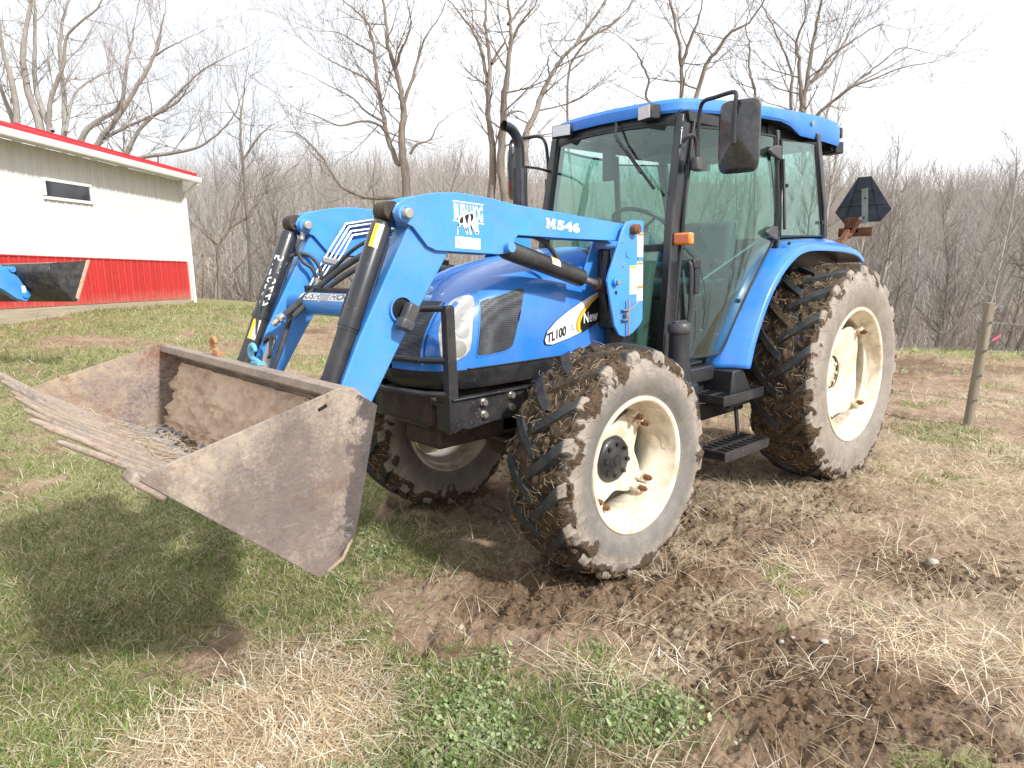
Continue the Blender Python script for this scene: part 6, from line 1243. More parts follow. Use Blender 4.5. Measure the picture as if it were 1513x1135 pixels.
HERO = [
 ('T2', [(0.148, [(-6.33, -13.89, 3.21), (-6.35, -13.9, 4.05), (-6.3, -13.96, 4.89), (-6.39, -13.92, 5.65), (-6.34, -13.91, 6.13), (-6.28, -14.01, 6.78), (-6.04, -13.99, 7.37), (-6.07, -14.08, 7.97), (-6.08, -14.19, 8.62), (-6.04, -14.16, 9.21)]), (0.099, [(-6.3, -13.88, 3.99), (-6.26, -14.19, 4.41), (-6.18, -14.53, 5.28), (-6.2, -14.78, 6.21), (-6.25, -15.01, 6.98), (-6.32, -15.21, 7.86), (-6.3, -15.5, 8.47), (-6.03, -16.01, 8.99), (-5.88, -16.41, 9.4)]), (0.049, [(-6.0, -14.15, 5.16), (-5.66, -14.2, 5.4), (-5.22, -14.33, 5.42), (-4.71, -14.53, 5.29), (-4.14, -14.78, 5.53), (-3.81, -14.82, 5.57)]), (0.039, [(-5.95, -14.19, 5.43), (-5.55, -14.53, 5.76), (-5.31, -14.73, 6.09), (-5.02, -14.97, 6.3), (-4.69, -15.25, 6.52), (-4.48, -15.41, 6.68)]), (0.039, [(-5.84, -14.3, 6.29), (-5.53, -14.4, 6.59), (-5.15, -14.58, 6.77), (-4.68, -14.82, 7.01), (-4.27, -15.02, 7.29)]), (0.059, [(-6.35, -13.83, 5.96), (-6.53, -13.7, 6.49), (-6.73, -13.55, 7.18), (-6.89, -13.44, 7.66), (-7.25, -13.14, 8.28), (-7.41, -13.03, 8.9)]), (0.049, [(-6.43, -13.76, 4.6), (-6.61, -13.65, 4.87), (-6.89, -13.45, 4.98), (-7.14, -13.28, 5.42), (-7.47, -13.03, 5.74)]), (0.049, [(-6.22, -13.96, 6.87), (-6.2, -13.64, 7.21), (-6.2, -13.32, 7.5), (-6.15, -13.03, 7.87), (-5.92, -12.91, 8.43)]), (0.039, [(-5.77, -14.35, 7.25), (-5.44, -14.46, 7.42), (-4.97, -14.7, 7.7), (-4.42, -15.0, 7.72)]), (0.069, [(-6.15, -14.01, 3.44), (-5.49, -14.46, 3.44), (-5.01, -14.74, 3.61), (-4.72, -14.86, 3.88), (-4.44, -14.96, 4.42), (-4.12, -15.1, 4.84), (-3.84, -15.2, 5.09), (-3.55, -15.32, 5.13)])]),
 ('T3', [(0.117, [(-6.19, -10.06, 2.88), (-6.22, -9.99, 3.64), (-6.14, -9.9, 4.32), (-6.16, -10.05, 5.0), (-6.09, -9.94, 5.6), (-6.2, -9.97, 6.17), (-6.08, -9.95, 6.81), (-6.07, -9.92, 7.45), (-6.18, -10.05, 8.16)]), (0.134, [(-6.39, -9.76, 2.86), (-6.22, -9.72, 3.84), (-6.19, -9.55, 4.74), (-6.11, -9.43, 5.25), (-6.09, -9.25, 5.78), (-6.05, -9.09, 6.38), (-5.95, -8.99, 6.84), (-5.8, -8.93, 7.53)]), (0.05, [(-6.53, -9.64, 6.51), (-6.61, -9.38, 6.9), (-6.76, -9.05, 7.24), (-6.8, -8.82, 7.65)]), (0.042, [(-6.51, -9.65, 6.95), (-6.84, -9.68, 7.29), (-7.23, -9.66, 7.72), (-7.65, -9.6, 8.12)]), (0.05, [(-6.12, -10.01, 5.71), (-6.16, -10.22, 6.44), (-6.13, -10.5, 6.95), (-6.04, -10.83, 7.38), (-5.98, -11.13, 7.72), (-5.81, -11.54, 7.97)]), (0.042, [(-6.2, -9.94, 6.12), (-6.35, -9.66, 6.52), (-6.39, -9.49, 6.71)]), (0.109, [(-6.74, -9.45, 2.85), (-6.92, -9.6, 4.36), (-7.14, -9.71, 4.77), (-7.45, -9.74, 5.19), (-7.73, -9.8, 5.67), (-8.05, -9.82, 6.11), (-8.45, -9.78, 6.59), (-8.85, -9.72, 6.94), (-9.38, -9.56, 7.25), (-9.84, -9.46, 7.51), (-10.36, -9.3, 7.92)]), (0.05, [(-7.66, -8.63, 6.48), (-7.85, -8.48, 6.83), (-8.07, -8.3, 7.19), (-8.23, -8.19, 7.45), (-8.45, -8.01, 7.8)]), (0.042, [(-6.39, -9.77, 4.91), (-6.6, -9.7, 5.06), (-6.84, -9.6, 5.07), (-7.04, -9.54, 4.88)]), (0.033, [(-7.21, -9.03, 5.82), (-7.07, -8.96, 6.09), (-7.05, -8.77, 6.32)])]),
 ('T4', [(0.08, [(-10.49, -7.54, 1.67), (-10.39, -7.57, 5.51), (-10.39, -7.64, 6.48), (-10.26, -7.73, 7.26), (-10.05, -7.76, 7.73), (-9.96, -7.87, 8.24)]), (0.053, [(-10.34, -7.56, 6.26), (-10.37, -7.31, 6.85), (-10.37, -7.09, 7.3), (-10.26, -6.96, 7.8)]), (0.062, [(-10.57, -7.36, 5.26), (-10.63, -7.06, 6.2), (-10.67, -6.79, 6.47), (-10.7, -6.52, 6.79), (-10.88, -6.12, 6.97), (-10.95, -5.82, 7.34), (-10.87, -5.65, 7.69)]), (0.044, [(-10.23, -7.66, 5.13), (-9.55, -7.98, 5.4), (-9.37, -7.85, 5.84), (-9.01, -7.88, 6.3), (-8.64, -7.92, 6.55), (-8.17, -8.04, 6.74)])]),
 ('T4b', [(0.044, [(-8.4, -9.25, 1.72), (-8.25, -9.46, 5.86), (-8.68, -8.91, 6.98), (-9.1, -8.73, 7.27), (-9.3, -8.45, 7.56), (-9.6, -8.18, 7.93)])]),
 ('T5', [(0.108, [(-14.78, -6.34, 1.6), (-14.56, -6.45, 5.46), (-14.56, -6.41, 6.19), (-14.67, -6.35, 7.07), (-14.79, -6.3, 7.94), (-14.73, -6.18, 8.32), (-14.94, -6.24, 9.08)]), (0.069, [(-14.5, -6.5, 5.5), (-14.2, -6.45, 6.51), (-13.89, -6.42, 7.16), (-13.8, -6.17, 7.7), (-13.52, -6.11, 8.23)]), (0.059, [(-14.48, -6.53, 4.71), (-14.42, -6.75, 5.56), (-14.5, -6.84, 6.63), (-14.36, -7.14, 7.41), (-14.16, -7.49, 8.26), (-14.08, -7.72, 8.89)]), (0.049, [(-14.62, -6.4, 6.19), (-15.18, -6.13, 6.67), (-15.62, -5.97, 7.29), (-16.11, -5.76, 8.14), (-16.49, -5.64, 8.7)]), (0.059, [(-14.62, -6.4, 4.86), (-14.59, -6.1, 5.33), (-14.73, -5.65, 5.71), (-14.76, -5.3, 5.93), (-14.94, -4.81, 6.08), (-15.22, -4.24, 6.28), (-15.54, -3.63, 6.34)]), (0.049, [(-15.22, -5.86, 5.81), (-15.75, -5.58, 6.27), (-16.35, -5.23, 6.74), (-16.94, -4.89, 7.21), (-17.76, -4.35, 7.08)]), (0.039, [(-14.68, -6.35, 6.27), (-14.99, -5.98, 6.89), (-15.3, -5.61, 7.22), (-15.78, -5.09, 7.62), (-16.05, -4.75, 7.52)])]),
 ('T5b', [(0.065, [(-15.53, -8.29, 1.64), (-15.32, -8.32, 6.14), (-15.18, -8.47, 6.99), (-15.18, -8.5, 7.8), (-15.21, -8.68, 8.32), (-15.24, -8.45, 9.05)])]),
 ('T1', [(0.205, [(0.19, -27.85, 4.18), (-0.0, -27.73, 6.68), (0.18, -27.89, 7.86), (0.22, -27.77, 9.07), (0.04, -27.61, 10.01), (-0.21, -27.43, 10.94), (-0.44, -27.29, 12.33)]), (0.167, [(0.9, -28.42, 4.19), (0.64, -27.92, 6.84), (0.66, -27.68, 8.23), (0.8, -27.54, 8.92), (0.83, -27.31, 9.78), (0.85, -27.06, 11.14)]), (0.128, [(0.72, -28.26, 6.19), (0.69, -28.4, 6.95), (0.84, -28.7, 7.92), (0.88, -28.91, 8.73), (1.08, -29.25, 10.21)]), (0.128, [(-0.28, -27.36, 6.56), (-0.06, -27.76, 7.87), (-0.14, -27.88, 9.16), (-0.36, -27.89, 10.63), (-0.39, -28.06, 11.72)]), (0.141, [(-0.38, -27.27, 4.16), (-0.65, -27.27, 6.43), (-0.81, -27.37, 7.7), (-0.88, -27.55, 9.21), (-1.06, -27.63, 10.22), (-1.38, -27.58, 11.24), (-1.67, -27.56, 12.25)]), (0.102, [(-0.18, -27.45, 6.36), (-0.35, -26.98, 7.67), (-0.71, -26.35, 8.64), (-0.9, -25.87, 9.58), (-1.64, -24.89, 10.29), (-1.94, -24.31, 11.0)]), (0.064, [(-0.66, -27.02, 6.55), (-1.07, -26.95, 7.86), (-1.79, -26.6, 8.48), (-2.57, -26.2, 8.86)])]),
 ('T1b', [(0.13, [(0.24, -22.34, 2.88), (-0.09, -22.11, 5.43), (-0.61, -21.71, 6.09), (-1.12, -21.34, 6.51), (-1.3, -21.02, 7.45), (-1.45, -21.04, 8.04), (-1.62, -20.79, 8.73)]), (0.13, [(0.02, -22.26, 2.88), (-0.45, -21.71, 5.29), (-0.87, -21.2, 5.96), (-1.37, -20.62, 6.82), (-1.8, -20.11, 7.66), (-2.02, -19.79, 8.41), (-2.15, -19.54, 8.91)]), (0.108, [(-0.11, -22.14, 2.88), (-1.07, -21.15, 4.98), (-1.44, -20.7, 5.78), (-2.18, -19.91, 6.56), (-2.84, -19.19, 7.32), (-3.4, -18.57, 7.67)]), (0.065, [(-0.55, -21.74, 5.51), (-1.19, -20.94, 5.87), (-2.15, -19.87, 6.38), (-2.37, -19.45, 6.66), (-2.46, -19.15, 6.86)]), (0.087, [(-0.78, -21.53, 4.41), (-1.29, -20.79, 4.91), (-2.01, -19.86, 5.02), (-2.59, -19.06, 5.17), (-3.12, -18.3, 5.68), (-3.31, -17.84, 6.1)]), (0.043, [(-1.92, -20.51, 7.85), (-2.33, -19.9, 8.1), (-2.67, -19.37, 8.27)])]),
 ('T6', [(0.083, [(-4.44, -20.98, -0.03), (-4.55, -20.97, 2.41), (-4.5, -20.79, 4.75), (-4.52, -20.74, 6.3), (-4.72, -20.81, 7.14), (-4.81, -20.61, 7.92)]), (0.047, [(-4.55, -20.84, 5.13), (-5.01, -20.36, 5.93), (-5.36, -19.98, 6.27)]), (0.035, [(-4.59, -20.8, 6.31), (-4.26, -20.92, 6.83), (-4.03, -20.95, 7.16)])]),
 ('T7', [(0.089, [(-2.16, -17.63, 0.17), (-2.26, -17.6, 1.4), (-2.29, -17.47, 2.2), (-2.54, -17.24, 2.67), (-2.73, -16.97, 3.29), (-2.9, -17.05, 3.93)]), (0.049, [(-2.3, -17.48, 2.2), (-1.97, -17.46, 2.52), (-1.67, -17.42, 2.75)]), (0.039, [(-2.54, -17.26, 2.68), (-2.92, -16.91, 2.98), (-3.19, -16.67, 3.44)])]),
]
# ------------------------------------------------------------------ barn
def metal_wall(name, col, dirt=.2):
    k = NT(name); z = k.sep(k.coord())[2]
    c = k.mix(k.ramp(k.noise(1, 5, .6, vec=k.scaled(6, 6, .35)), [(.35, 0), (.75, 1)]), col, tuple(x*.80 for x in col)); c = k.mix(k.math('MULTIPLY', k.ramp(k.math('ADD', z, k.math('MULTIPLY', k.noise(5, 6, .7), .5)), [(.30, 1), (.75, 0)]), .55), c, (.36, .29, .22)); c = k.mix(k.math('MULTIPLY', k.ramp(k.noise(9, 7, .7), [(.5, 0), (.8, 1)]), dirt), c, (.40, .34, .27))
    return k.bsdf(c, .5, bump=k.noise(3, 3), bstr=.05)
M['barn_white'] = metal_wall('cream_white_siding', (.68, .68, .66)); M['barn_red'] = metal_wall('red_siding', (.50, .026, .024), .12)
M['barn_roof'] = metal_wall('red_roof_sheet', (.58, .035, .045), .1); M['trim_white'] = plain('white_trim', (.76, .76, .74), .45, var=.04, dirt=.15, bump=.03)
M['soffit'] = plain('grey_soffit', (.42, .39, .36), .7, dirt=.2)
def wood_mat(name, col, sc=(2, 2, 40)):
    k = NT(name); g = k.noise(1, 7, .7, .4, vec=k.scaled(*sc)); c = k.mix(k.ramp(g, [(.3, 0), (.7, 1)]), tuple(x*.55 for x in col), col); c = k.mix(k.math('MULTIPLY', k.ramp(k.noise(4, 5), [(.45, 0), (.8, 1)]), .5), c, tuple(x*.8 for x in col))
    return k.bsdf(c, .85, bump=g, bstr=.5, bdist=.006)
M['board'] = wood_mat('weathered_skirt_board', (.46, .38, .28), (1.2, 1.2, 30)); M['post'] = wood_mat('weathered_post_wood', (.33, .28, .21), (30, 30, 1.6))
M['dark_glass'] = plain('dark_window_glass', (.02, .022, .025), .06, var=.3, scale=5, bump=.02, coat=1)
pA = rdw(-8.53, 18.5); pB = rdw(-9.16, 12.3)
wx, wy = pB[0]-pA[0], pB[1]-pA[1]; WL = math.hypot(wx, wy); wx /= WL; wy /= WL
BN = empty('barn', 'long white and red metal sided barn with a red roof', 'barn', (pA[0], pA[1], .6)); BN.rotation_euler = (0, 0, math.atan2(wy, wx)); BN.rotation_mode = 'XYZ'
# barn frame: +x runs along the wall toward the viewer's left, -y/+y decides the outside
side = 1 if (-(wy)*(CAM[0]-pA[0])+wx*(CAM[1]-pA[1])) > 0 else -1
slope = .14/WL  # the picture's slight fall of the site
Lb = 13.5; DB = 9.0
def bz(x, z): return z-.6+slope*x
def siding(z0, z1, y, mt, name, x0=0, x1=Lb, ylen=None):
    b = MB(); xs_ = []; x = x0
    while x < x1-1e-6:
        for dx, dy in ((0, 0), (.018, .016), (.040, .016), (.058, 0), (.13, 0), (.136, .005), (.146, .005), (.152, 0)):
            xs_.append((min(x+dx, x1), dy))
        x += .23
    xs_.append((x1, 0))
    b.grid([[(a, side*(y+dy), bz(a, z0)), (a, side*(y+dy), bz(a, z1))] for a, dy in xs_]); return b
b = siding(1.77, 3.84, 0, None, ''); wl = b.build('wall', M['barn_white'], BN, smooth=20, fixn=True)
b = siding(.80, 1.76, .004, None, ''); wn = b.build('red_wainscot', M['barn_red'], BN, smooth=20, fixn=True)
b = MB(); b.add([(x, side*.012, bz(x, z)) for x, z in ((0, 1.750), (Lb, 1.750), (Lb, 1.775), (0, 1.775))], [(0, 1, 2, 3)]); b.add([(x, side*.026, bz(x, z)) for x, z in ((0, 1.750), (Lb, 1.750), (Lb, 1.772), (0, 1.772))], [(0, 1, 2, 3)]); b.build('trim_strip', M['barn_red'], BN)
b = MB()
for z0, z1, x0 in ((.52, .79, -.02), (.26, .515, 1.5), (.0, .255, 5)):
    b.add([], [])
    b.box(((x0+Lb)/2, side*.0, bz((x0+Lb)/2, (z0+z1)/2)), (Lb-x0, .05, z1-z0), Matrix.Rotation(-math.atan(slope), 3, 'Y'))
b.build('skirt_board', M['board'], BN, bevel=.004)
# end wall (far gable side, edge on) and back mass
b = MB(); b.box((Lb/2, -side*DB/2, bz(0, 2.2)), (Lb-.06, DB-.06, 3.1)); b.build('inner_wall', M['barn_white'], BN)
b = MB(); rp = .30; oh = .42
for sgn in (1,):
    b.add([(-.12, side*oh, bz(0, 3.95)), (Lb+.1, side*oh, bz(Lb, 3.95)), (Lb+.1, -side*DB/2, bz(Lb, 3.95)+rp*(DB/2+oh)), (-.12, -side*DB/2, bz(0, 3.95)+rp*(DB/2+oh)), (Lb+.1, -side*(DB+oh), bz(Lb, 3.95)), (-.12, -side*(DB+oh), bz(0, 3.95))], [(0, 1, 2, 3), (3, 2, 4, 5)])
x = -.08
while x < Lb:
    b.beam((x, side*oh, bz(x, 3.965)), (x, -side*DB/2, bz(x, 3.965)+rp*(DB/2+oh)), .03, .022); x += .305
rf = b.build('roof', M['barn_roof'], BN)
b = MB(); b.beam((-.13, side*(oh+.008), bz(0, 3.925)), (Lb+.1, side*(oh+.008), bz(Lb, 3.925)), .016, .075); b.beam((-.135, side*oh, bz(0, 3.96)), (-.135, -side*DB/2, bz(0, 3.96)+rp*(DB/2+oh)), .03, .12); b.build('roof_trim', M['barn_roof'], rf)
b = MB(); gp = [(.02, .0), (.02, -.10), (.06, -.125), (.115, -.125), (.13, -.09), (.14, -.03), (.14, 0), (.13, 0), (.125, -.09), (.03, -.1), (.03, 0)]
b.grid([[(x, side*(oh+.01+a), bz(x, 3.90)+c) for a, c in gp] for x in (-.12, Lb)]); b.add([(-.12, side*(oh+.01+a), bz(-.12, 3.90)+c) for a, c in gp[:7]], [tuple(range(7))]); b.build('gutter', M['trim_white'], BN, fixn=True)
b = MB(); b.add([(-.1, side*.02, bz(0, 3.845)), (Lb, side*.02, bz(Lb, 3.845)), (Lb, side*(oh+.02), bz(Lb, 3.80)), (-.1, side*(oh+.02), bz(0, 3.80))], [(0, 1, 2, 3)]); b.beam((-.1, side*(oh+.012), bz(0, 3.84)), (Lb, side*(oh+.012), bz(Lb, 3.84)), .02, .09); b.build('soffit', M['trim_white'], BN)
b = MB(); b.box((-.02, side*.05, bz(0, 2.30)), (.07, .06, 3.1)); b.build('corner_trim', M['trim_white'], BN, bevel=.004)
b = MB(); b.tube([(-.03, side*(oh+.08), bz(0, 3.82)), (-.03, side*(oh+.06), bz(0, 3.74)), (-.03, side*.13, bz(0, 3.52)), (-.03, side*.10, bz(0, 3.40)), (-.03, side*.10, bz(0, .70)), (-.05, side*.16, bz(0, .58)), (-.06, side*.30, bz(0, .52))], .045, n=10); b.build('downspout', M['trim_white'], BN)
# window: measured on the wall
wx0, wx1, wz0, wz1 = (3.39, 4.75, 2.88, 3.29)
b = MB()
for (x0, x1, z0, z1) in ((wx0, wx1, wz1-.06, wz1), (wx0, wx1, wz0, wz0+.06), (wx0, wx0+.06, wz0+.06, wz1-.06), (wx1-.06, wx1, wz0+.06, wz1-.06)): b.box(((x0+x1)/2, side*.028, bz((x0+x1)/2, (z0+z1)/2)), (x1-x0, .05, z1-z0))
wn_ = b.build('window_frame', M['trim_white'], BN, bevel=.004)
b = MB(); b.box(((wx0+wx1)/2, side*.022, bz((wx0+wx1)/2, (wz0+wz1)/2)), (wx1-wx0-.1, .01, wz1-wz0-.1)); b.build('pane', M['dark_glass'], wn_)

# ------------------------------------------------------------------ second loader at the left edge
T2 = empty('second_loader_tractor', 'blue loader arm carrying a black bucket in front of the barn', 'tractor', (*rdw(-7.6, 5.2), .45))
def P2(r, d, z): x, y = rdw(r, d); return Vector((x-T2.location.x, y-T2.location.y, z-T2.location.z))
def w2(r, d): return Vector((RTv[0]*r+FWv[0]*d, RTv[1]*r+FWv[1]*d, 0))
Wd2 = w2(-.93, .37).normalized(); Pd2 = w2(.50, .866).normalized()
M['bucket2'] = plain('black_bucket_paint', (.018, .020, .024), .35, dirt=.25, bump=.1, coat=.3, dirtcol=(.25, .22, .18))
near0 = P2(*(-5.24, 8.0, 1.67))
def q2(a, up_, w): return near0+Pd2*a+Vector((0, 0, up_))+Wd2*w
PR2 = [(.0, .0), (.42, .03), (.235, -.43), (.20, -.435), (-.025, -.10)]
W2L = 1.75
bk2 = empty('bucket', loc=(0, 0, 0)); bk2.parent = T2
for w_ in (0, W2L):
    b = MB(); n = len(PR2); b.add([q2(a, u, w_+t) for t in (0, .012) for a, u in PR2], [tuple(range(n)), tuple(reversed(range(n, 2*n)))]+[(i, (i+1) % n, (i+1) % n+n, i+n) for i in range(n)]); b.build('side_plate', M['bucket2'], bk2, fixn=True, bevel=.002)
b = MB(); shellp = [(.0, .0), (-.027, -.10), (.199, -.437), (.237, -.432)]; b.grid([[q2(a, u, w_) for a, u in shellp] for w_ in (.003, W2L)]); o = b.build('bucket_shell', M['bucket2'], bk2, smooth=15); md = o.modifiers.new('t', 'SOLIDIFY'); md.thickness = .012
b = MB(); b.grid([[q2(a, u, w_) for a, u in ((.0, .002), (.10, .012), (.10, -.02))] for w_ in (-.01, W2L)]); b.build('top_lip', M['bucket_edge'], bk2)
b = MB(); b.grid([[q2(a, u, w_) for a, u in ((.425, .034), (.24, -.437))] for w_ in (-.016, .02)]); b.grid([[q2(a, u, -.004) for a, u in ((.44, .034), (.25, -.437))], [q2(a, u, -.004) for a, u in ((.395, .034), (.215, -.40))]]); b.build('worn_edge', M['clay'], bk2)
for w_ in (.62, 1.30):
    b = MB()
    def q3(a, u, w): return near0+Pd2*a+Vector((0, 0, u))+Wd2*w
    A = [(-1.6, 1.05), (-.55, .30), (-.16, -.02), (-.02, -.14), (.10, -.36), (.04, -.44), (-.06, -.40), (-.20, -.28), (-.34, -.22), (-.36, -.02), (-.75, .20), (-1.7, .85)]
    n = len(A); b.add([q3(a, u, w_+t) for t in (-.055, .055) for a, u in A], [tuple(range(n)), tuple(reversed(range(n, 2*n)))]+[(i, (i+1) % n, (i+1) % n+n, i+n) for i in range(n)]); arm2 = b.build('loader_arm', M['loader_blue'], T2, fixn=True, bevel=.006)
    for a_, u_, h_, r_ in ((-.07, -.06, .075, .035), (.03, -.37, .075, .03), (-.30, .0, .06, .05)): b = MB(); b.cyl(q3(a_, u_, w_-h_), q3(a_, u_, w_+h_), r_); b.build('pin', M['loader_blue'], arm2, bevel=.003)
    b = MB(); b.box(q3(.0, -.29, w_-.058), (.05, .05, .07)); 
    b = MB(); b.add([q3(a, u, w_-.0575) for a, u in ((.00, -.25), (.045, -.25), (.045, -.33), (.00, -.33))], [(0, 1, 2, 3)]); b.build('white_label', M['white_decal'], arm2)
    b = MB(); b.tube([q3(-1.5, .80, w_), q3(-.6, .05, w_), q3(-.16, -.20, w_)], .03, n=14); b.build('dump_cylinder', M['black_paint'], T2)
    b = MB(); b.beam(q3(-1.65, 1.1, w_), q3(-1.85, -.9, w_), .12, .3, up=Pd2); b.beam(q3(-1.85, -.5, w_), q3(-.75, -.55, w_), .06, .16); b.build('mast_post', M['loader_blue'], T2, bevel=.01)
b = MB(); b.cyl(near0+Pd2*-.6+Vector((0, 0, .16))+Wd2*.62, near0+Pd2*-.6+Vector((0, 0, .16))+Wd2*1.30, .05); b.build('cross_tube', M['loader_blue'], T2)
az2 = math.atan2(Pd2.y, Pd2.x); c2 = near0+Wd2*.96
b = MB(); Rm2 = Matrix.Rotation(az2, 3, 'Z')
b.box(c2+Pd2*-1.9+Vector((0, 0, -.35)), (1.5, .60, .50), Rm2); b.build('hood', M['hood_blue'], T2, bevel=.09, seg=4)
b = MB(); b.box(c2+Pd2*-2.4+Vector((0, 0, -.72)), (2.4, .36, .34), Rm2); b.build('chassis', M['chassis'], T2, bevel=.03)
for ws2 in (wf, wfr):
    w_ = copy_tree(ws2, T2); sg_ = 1 if ws2 is wf else -1; sp_ = Matrix.Rotation(az2, 4, 'Z') @ Vector((0, sg_*.745, 0)); w_.location = c2+Pd2*-1.7+sp_+Vector((0, 0, .62-c2.z-T2.location.z)); w_.rotation_euler = (0, .3, az2)
    if 'label' in w_: del w_['label']

# ------------------------------------------------------------------ wire fence on the right
fpost = [rdw(4.27, 6.3), rdw(8.9, 8.6), rdw(13.2, 10.9)]
FN = empty('wire_fence', 'weathered wooden post fence strung with thin wires at the field edge', 'fence', (*fpost[0], float(hfun(*fpost[0]))))
fo = Vector(FN.location); tops = []
for i, (x, y) in enumerate(fpost):
    z = float(hfun(x, y)); ln_ = Vector((RTv[0], RTv[1], 0))*.055+Vector((FWv[0], FWv[1], 0))*-.03
    p0 = Vector((x, y, z-.2))-fo; p1 = Vector((x, y, z+1.16))+ln_*1.6-fo
    b = MB(); rows = []
    for t in np.linspace(0, 1, 9):
        c = p0.lerp(p1, t); rows.append([tuple(c+Vector((math.cos(a)*(.041+.003*math.sin(a*3+t*9)), math.sin(a)*(.041+.003*math.cos(a*2+t*5)), 0))) for a in np.linspace(0, 2*PI, 15)[:-1]])
    b.grid(rows, wrap=True); b.f.append(tuple(8*14+k for k in range(14))); b.m.append(0); po = b.build('fence_post', M['post'], FN, fixn=True, bevel=.004); tops.append((p0, p1))
    b = MB()
    for k, zz in enumerate((.30, .55, .80, 1.08)): b.box(p0.lerp(p1, (zz+.2)/1.47)+Vector((-FWv[0], -FWv[1], 0))*.055, (.014, .014, .02))
    b.build('staple', M['steel'], po)
M['wire'] = plain('galvanised_wire', (.30, .29, .28), .5, .5, bump=0)
far_ = rdw(.8, 5.7+.9); pend = [Vector((*rdw(-0.6, 8.6), float(hfun(*rdw(-.6, 8.6)))))-fo]
for zz in (.30, .55, .80, 1.08):
    pts = []
    L0 = [Vector((*rdw(1.9, 9.6), float(hfun(*rdw(1.9, 9.6)))+zz))-fo]+[a.lerp(c, (zz+.2)/1.47)+Vector((-FWv[0], -FWv[1], 0))*.058 for a, c in tops]
    for a, c in zip(L0[:-1], L0[1:]):
        for t in np.linspace(0, 1, 9)[:-1]: q = a.lerp(c, t); q.z -= .03*math.sin(PI*t); pts.append(q)
    pts.append(L0[-1]); b = MB(); b.tube(pts, .0022, n=4); b.build('wire', M['wire'], FN, smooth=180)
b = MB(); pc = tops[0][1]-Vector((0, 0, .33)); b.add([pc+Vector((RTv[0], RTv[1], 0))*a+Vector((0, 0, u)) for a, u in ((.05, 0), (.09, .02), (.125, .045), (.12, .02), (.09, -.005), (.05, -.025))], [(0, 1, 2, 3, 4, 5)]); M['pink'] = plain('pink_tape', (.85, .10, .22), .5, bump=0); b.build('marking_tape', M['pink'], FN)

# ------------------------------------------------------------------ trees
def bark_mat(name, a, b_, obj_tone=0):
    k = NT(name); g = k.noise(1, 6, .7, .3, vec=k.scaled(9, 9, 2)); c = k.mix(k.ramp(g, [(.3, 0), (.7, 1)]), a, b_)
    return k.bsdf(c, .9, bump=g, bstr=.4, bdist=.03, spec=.2)
M['bark'] = bark_mat('grey_bark', (.14, .115, .095), (.30, .26, .22)); M['bark_pale'] = bark_mat('pale_bark', (.25, .225, .20), (.44, .40, .36)); M['bark_haze'] = bark_mat('haze_lightened_bark', (.30, .265, .24), (.50, .455, .41))  # the last bark is lightened so its colour carries the haze of distance
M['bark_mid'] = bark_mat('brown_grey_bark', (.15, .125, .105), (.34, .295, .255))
def twig(b, p, d, L, r, lv, rg, up=.12, n=5, wig=.22, droop=0):
    k = max(3, int(3+L*1.2)) if lv > 0 else 3; k = min(k, 7); pts = [Vector(p)]; d = Vector(d).normalized(); dirs = []
    for i in range(k):
        d = (d+Vector((rg.gauss(0, wig), rg.gauss(0, wig), rg.gauss(0, wig*.8)+up))).normalized(); pts.append(pts[-1]+d*L/k); dirs.append(d.copy())
    rs = [max(r*(1-.85*i/k), .0028) for i in range(k+1)]; b.tube(pts, rs, n=(n if lv > 1 else (4 if lv == 1 else 3)), caps=False)
    if lv > 0:
        for i in range(1, k+1):
            for c in range(2 if lv > 1 else rg.choice((1, 2))):
                if rg.random() < .15: continue
                a = rg.uniform(.35, 1.0); ax = Vector((rg.gauss(0, 1), rg.gauss(0, 1), rg.gauss(0, 1))).normalized(); nd = (dirs[i-1]+ax*a*.9).normalized()
                twig(b, pts[i] if i < k else pts[-1], nd, L*rg.uniform(.38, .68), rs[i]*.66, lv-1, rg, up, n, wig)
def hero(name, limbs, label, cat, mt, seed, dens=1.0):
    rg = random.Random(seed); o0 = Vector(limbs[0][1][0]); gz0 = float(hfun(o0.x, o0.y)); root = empty(name, label, cat, (o0.x, o0.y, gz0)); off = Vector(root.location)
    tk = MB(); cr = MB()
    for li, (r, pts) in enumerate(limbs):
        P = [Vector(p) for p in pts]
        isroot = P[0].z < limbs[0][1][0][2]+1.2 and (li == 0 or r > .6*limbs[0][0])
        if isroot: P = [Vector((P[0].x+(P[0].x-P[1].x)*.4, P[0].y, float(hfun(P[0].x, P[0].y))-.3))]+P
        S = smoothpath(P, 5); n = len(S); jit = [Vector((rg.gauss(0, .012), rg.gauss(0, .012), 0)) for _ in S]
        S = [s_+j for s_, j in zip(S, jit)]; rs = [max(.92*r*(1-.86*(i/(n-1))**1.0), .008) for i in range(n)]
        if isroot: rs[0] *= 1.35
        tk.tube([s_-off for s_ in S], rs, n=8 if r > .06 else 6, caps=False)
        tot = sum((S[i+1]-S[i]).length for i in range(n-1)); step = .36/dens; acc = 0
        for i in range(1, n):
            acc += (S[i]-S[i-1]).length; fr_ = i/(n-1)
            if acc > step and (not isroot or fr_ > .28):
                acc = 0; dd = (S[i]-S[i-1]).normalized(); ax = Vector((rg.gauss(0, 1), rg.gauss(0, 1), rg.gauss(0, .7))).normalized(); nd = (dd*.6+ax).normalized()
                twig(cr, S[i]-off, nd, rg.uniform(.8, 2.3)*(1-.35*fr_)*(1.25 if r > .08 else 1), min(rs[i]*.42, .022), 2, rg, .12, wig=.15)
        twig(cr, S[-1]-off, (S[-1]-S[-2]).normalized(), 1.2, rs[-1], 2, rg, .08)
    tk.build('trunk', mt, root, smooth=180); cr.build('crown', mt, root, smooth=180); return root
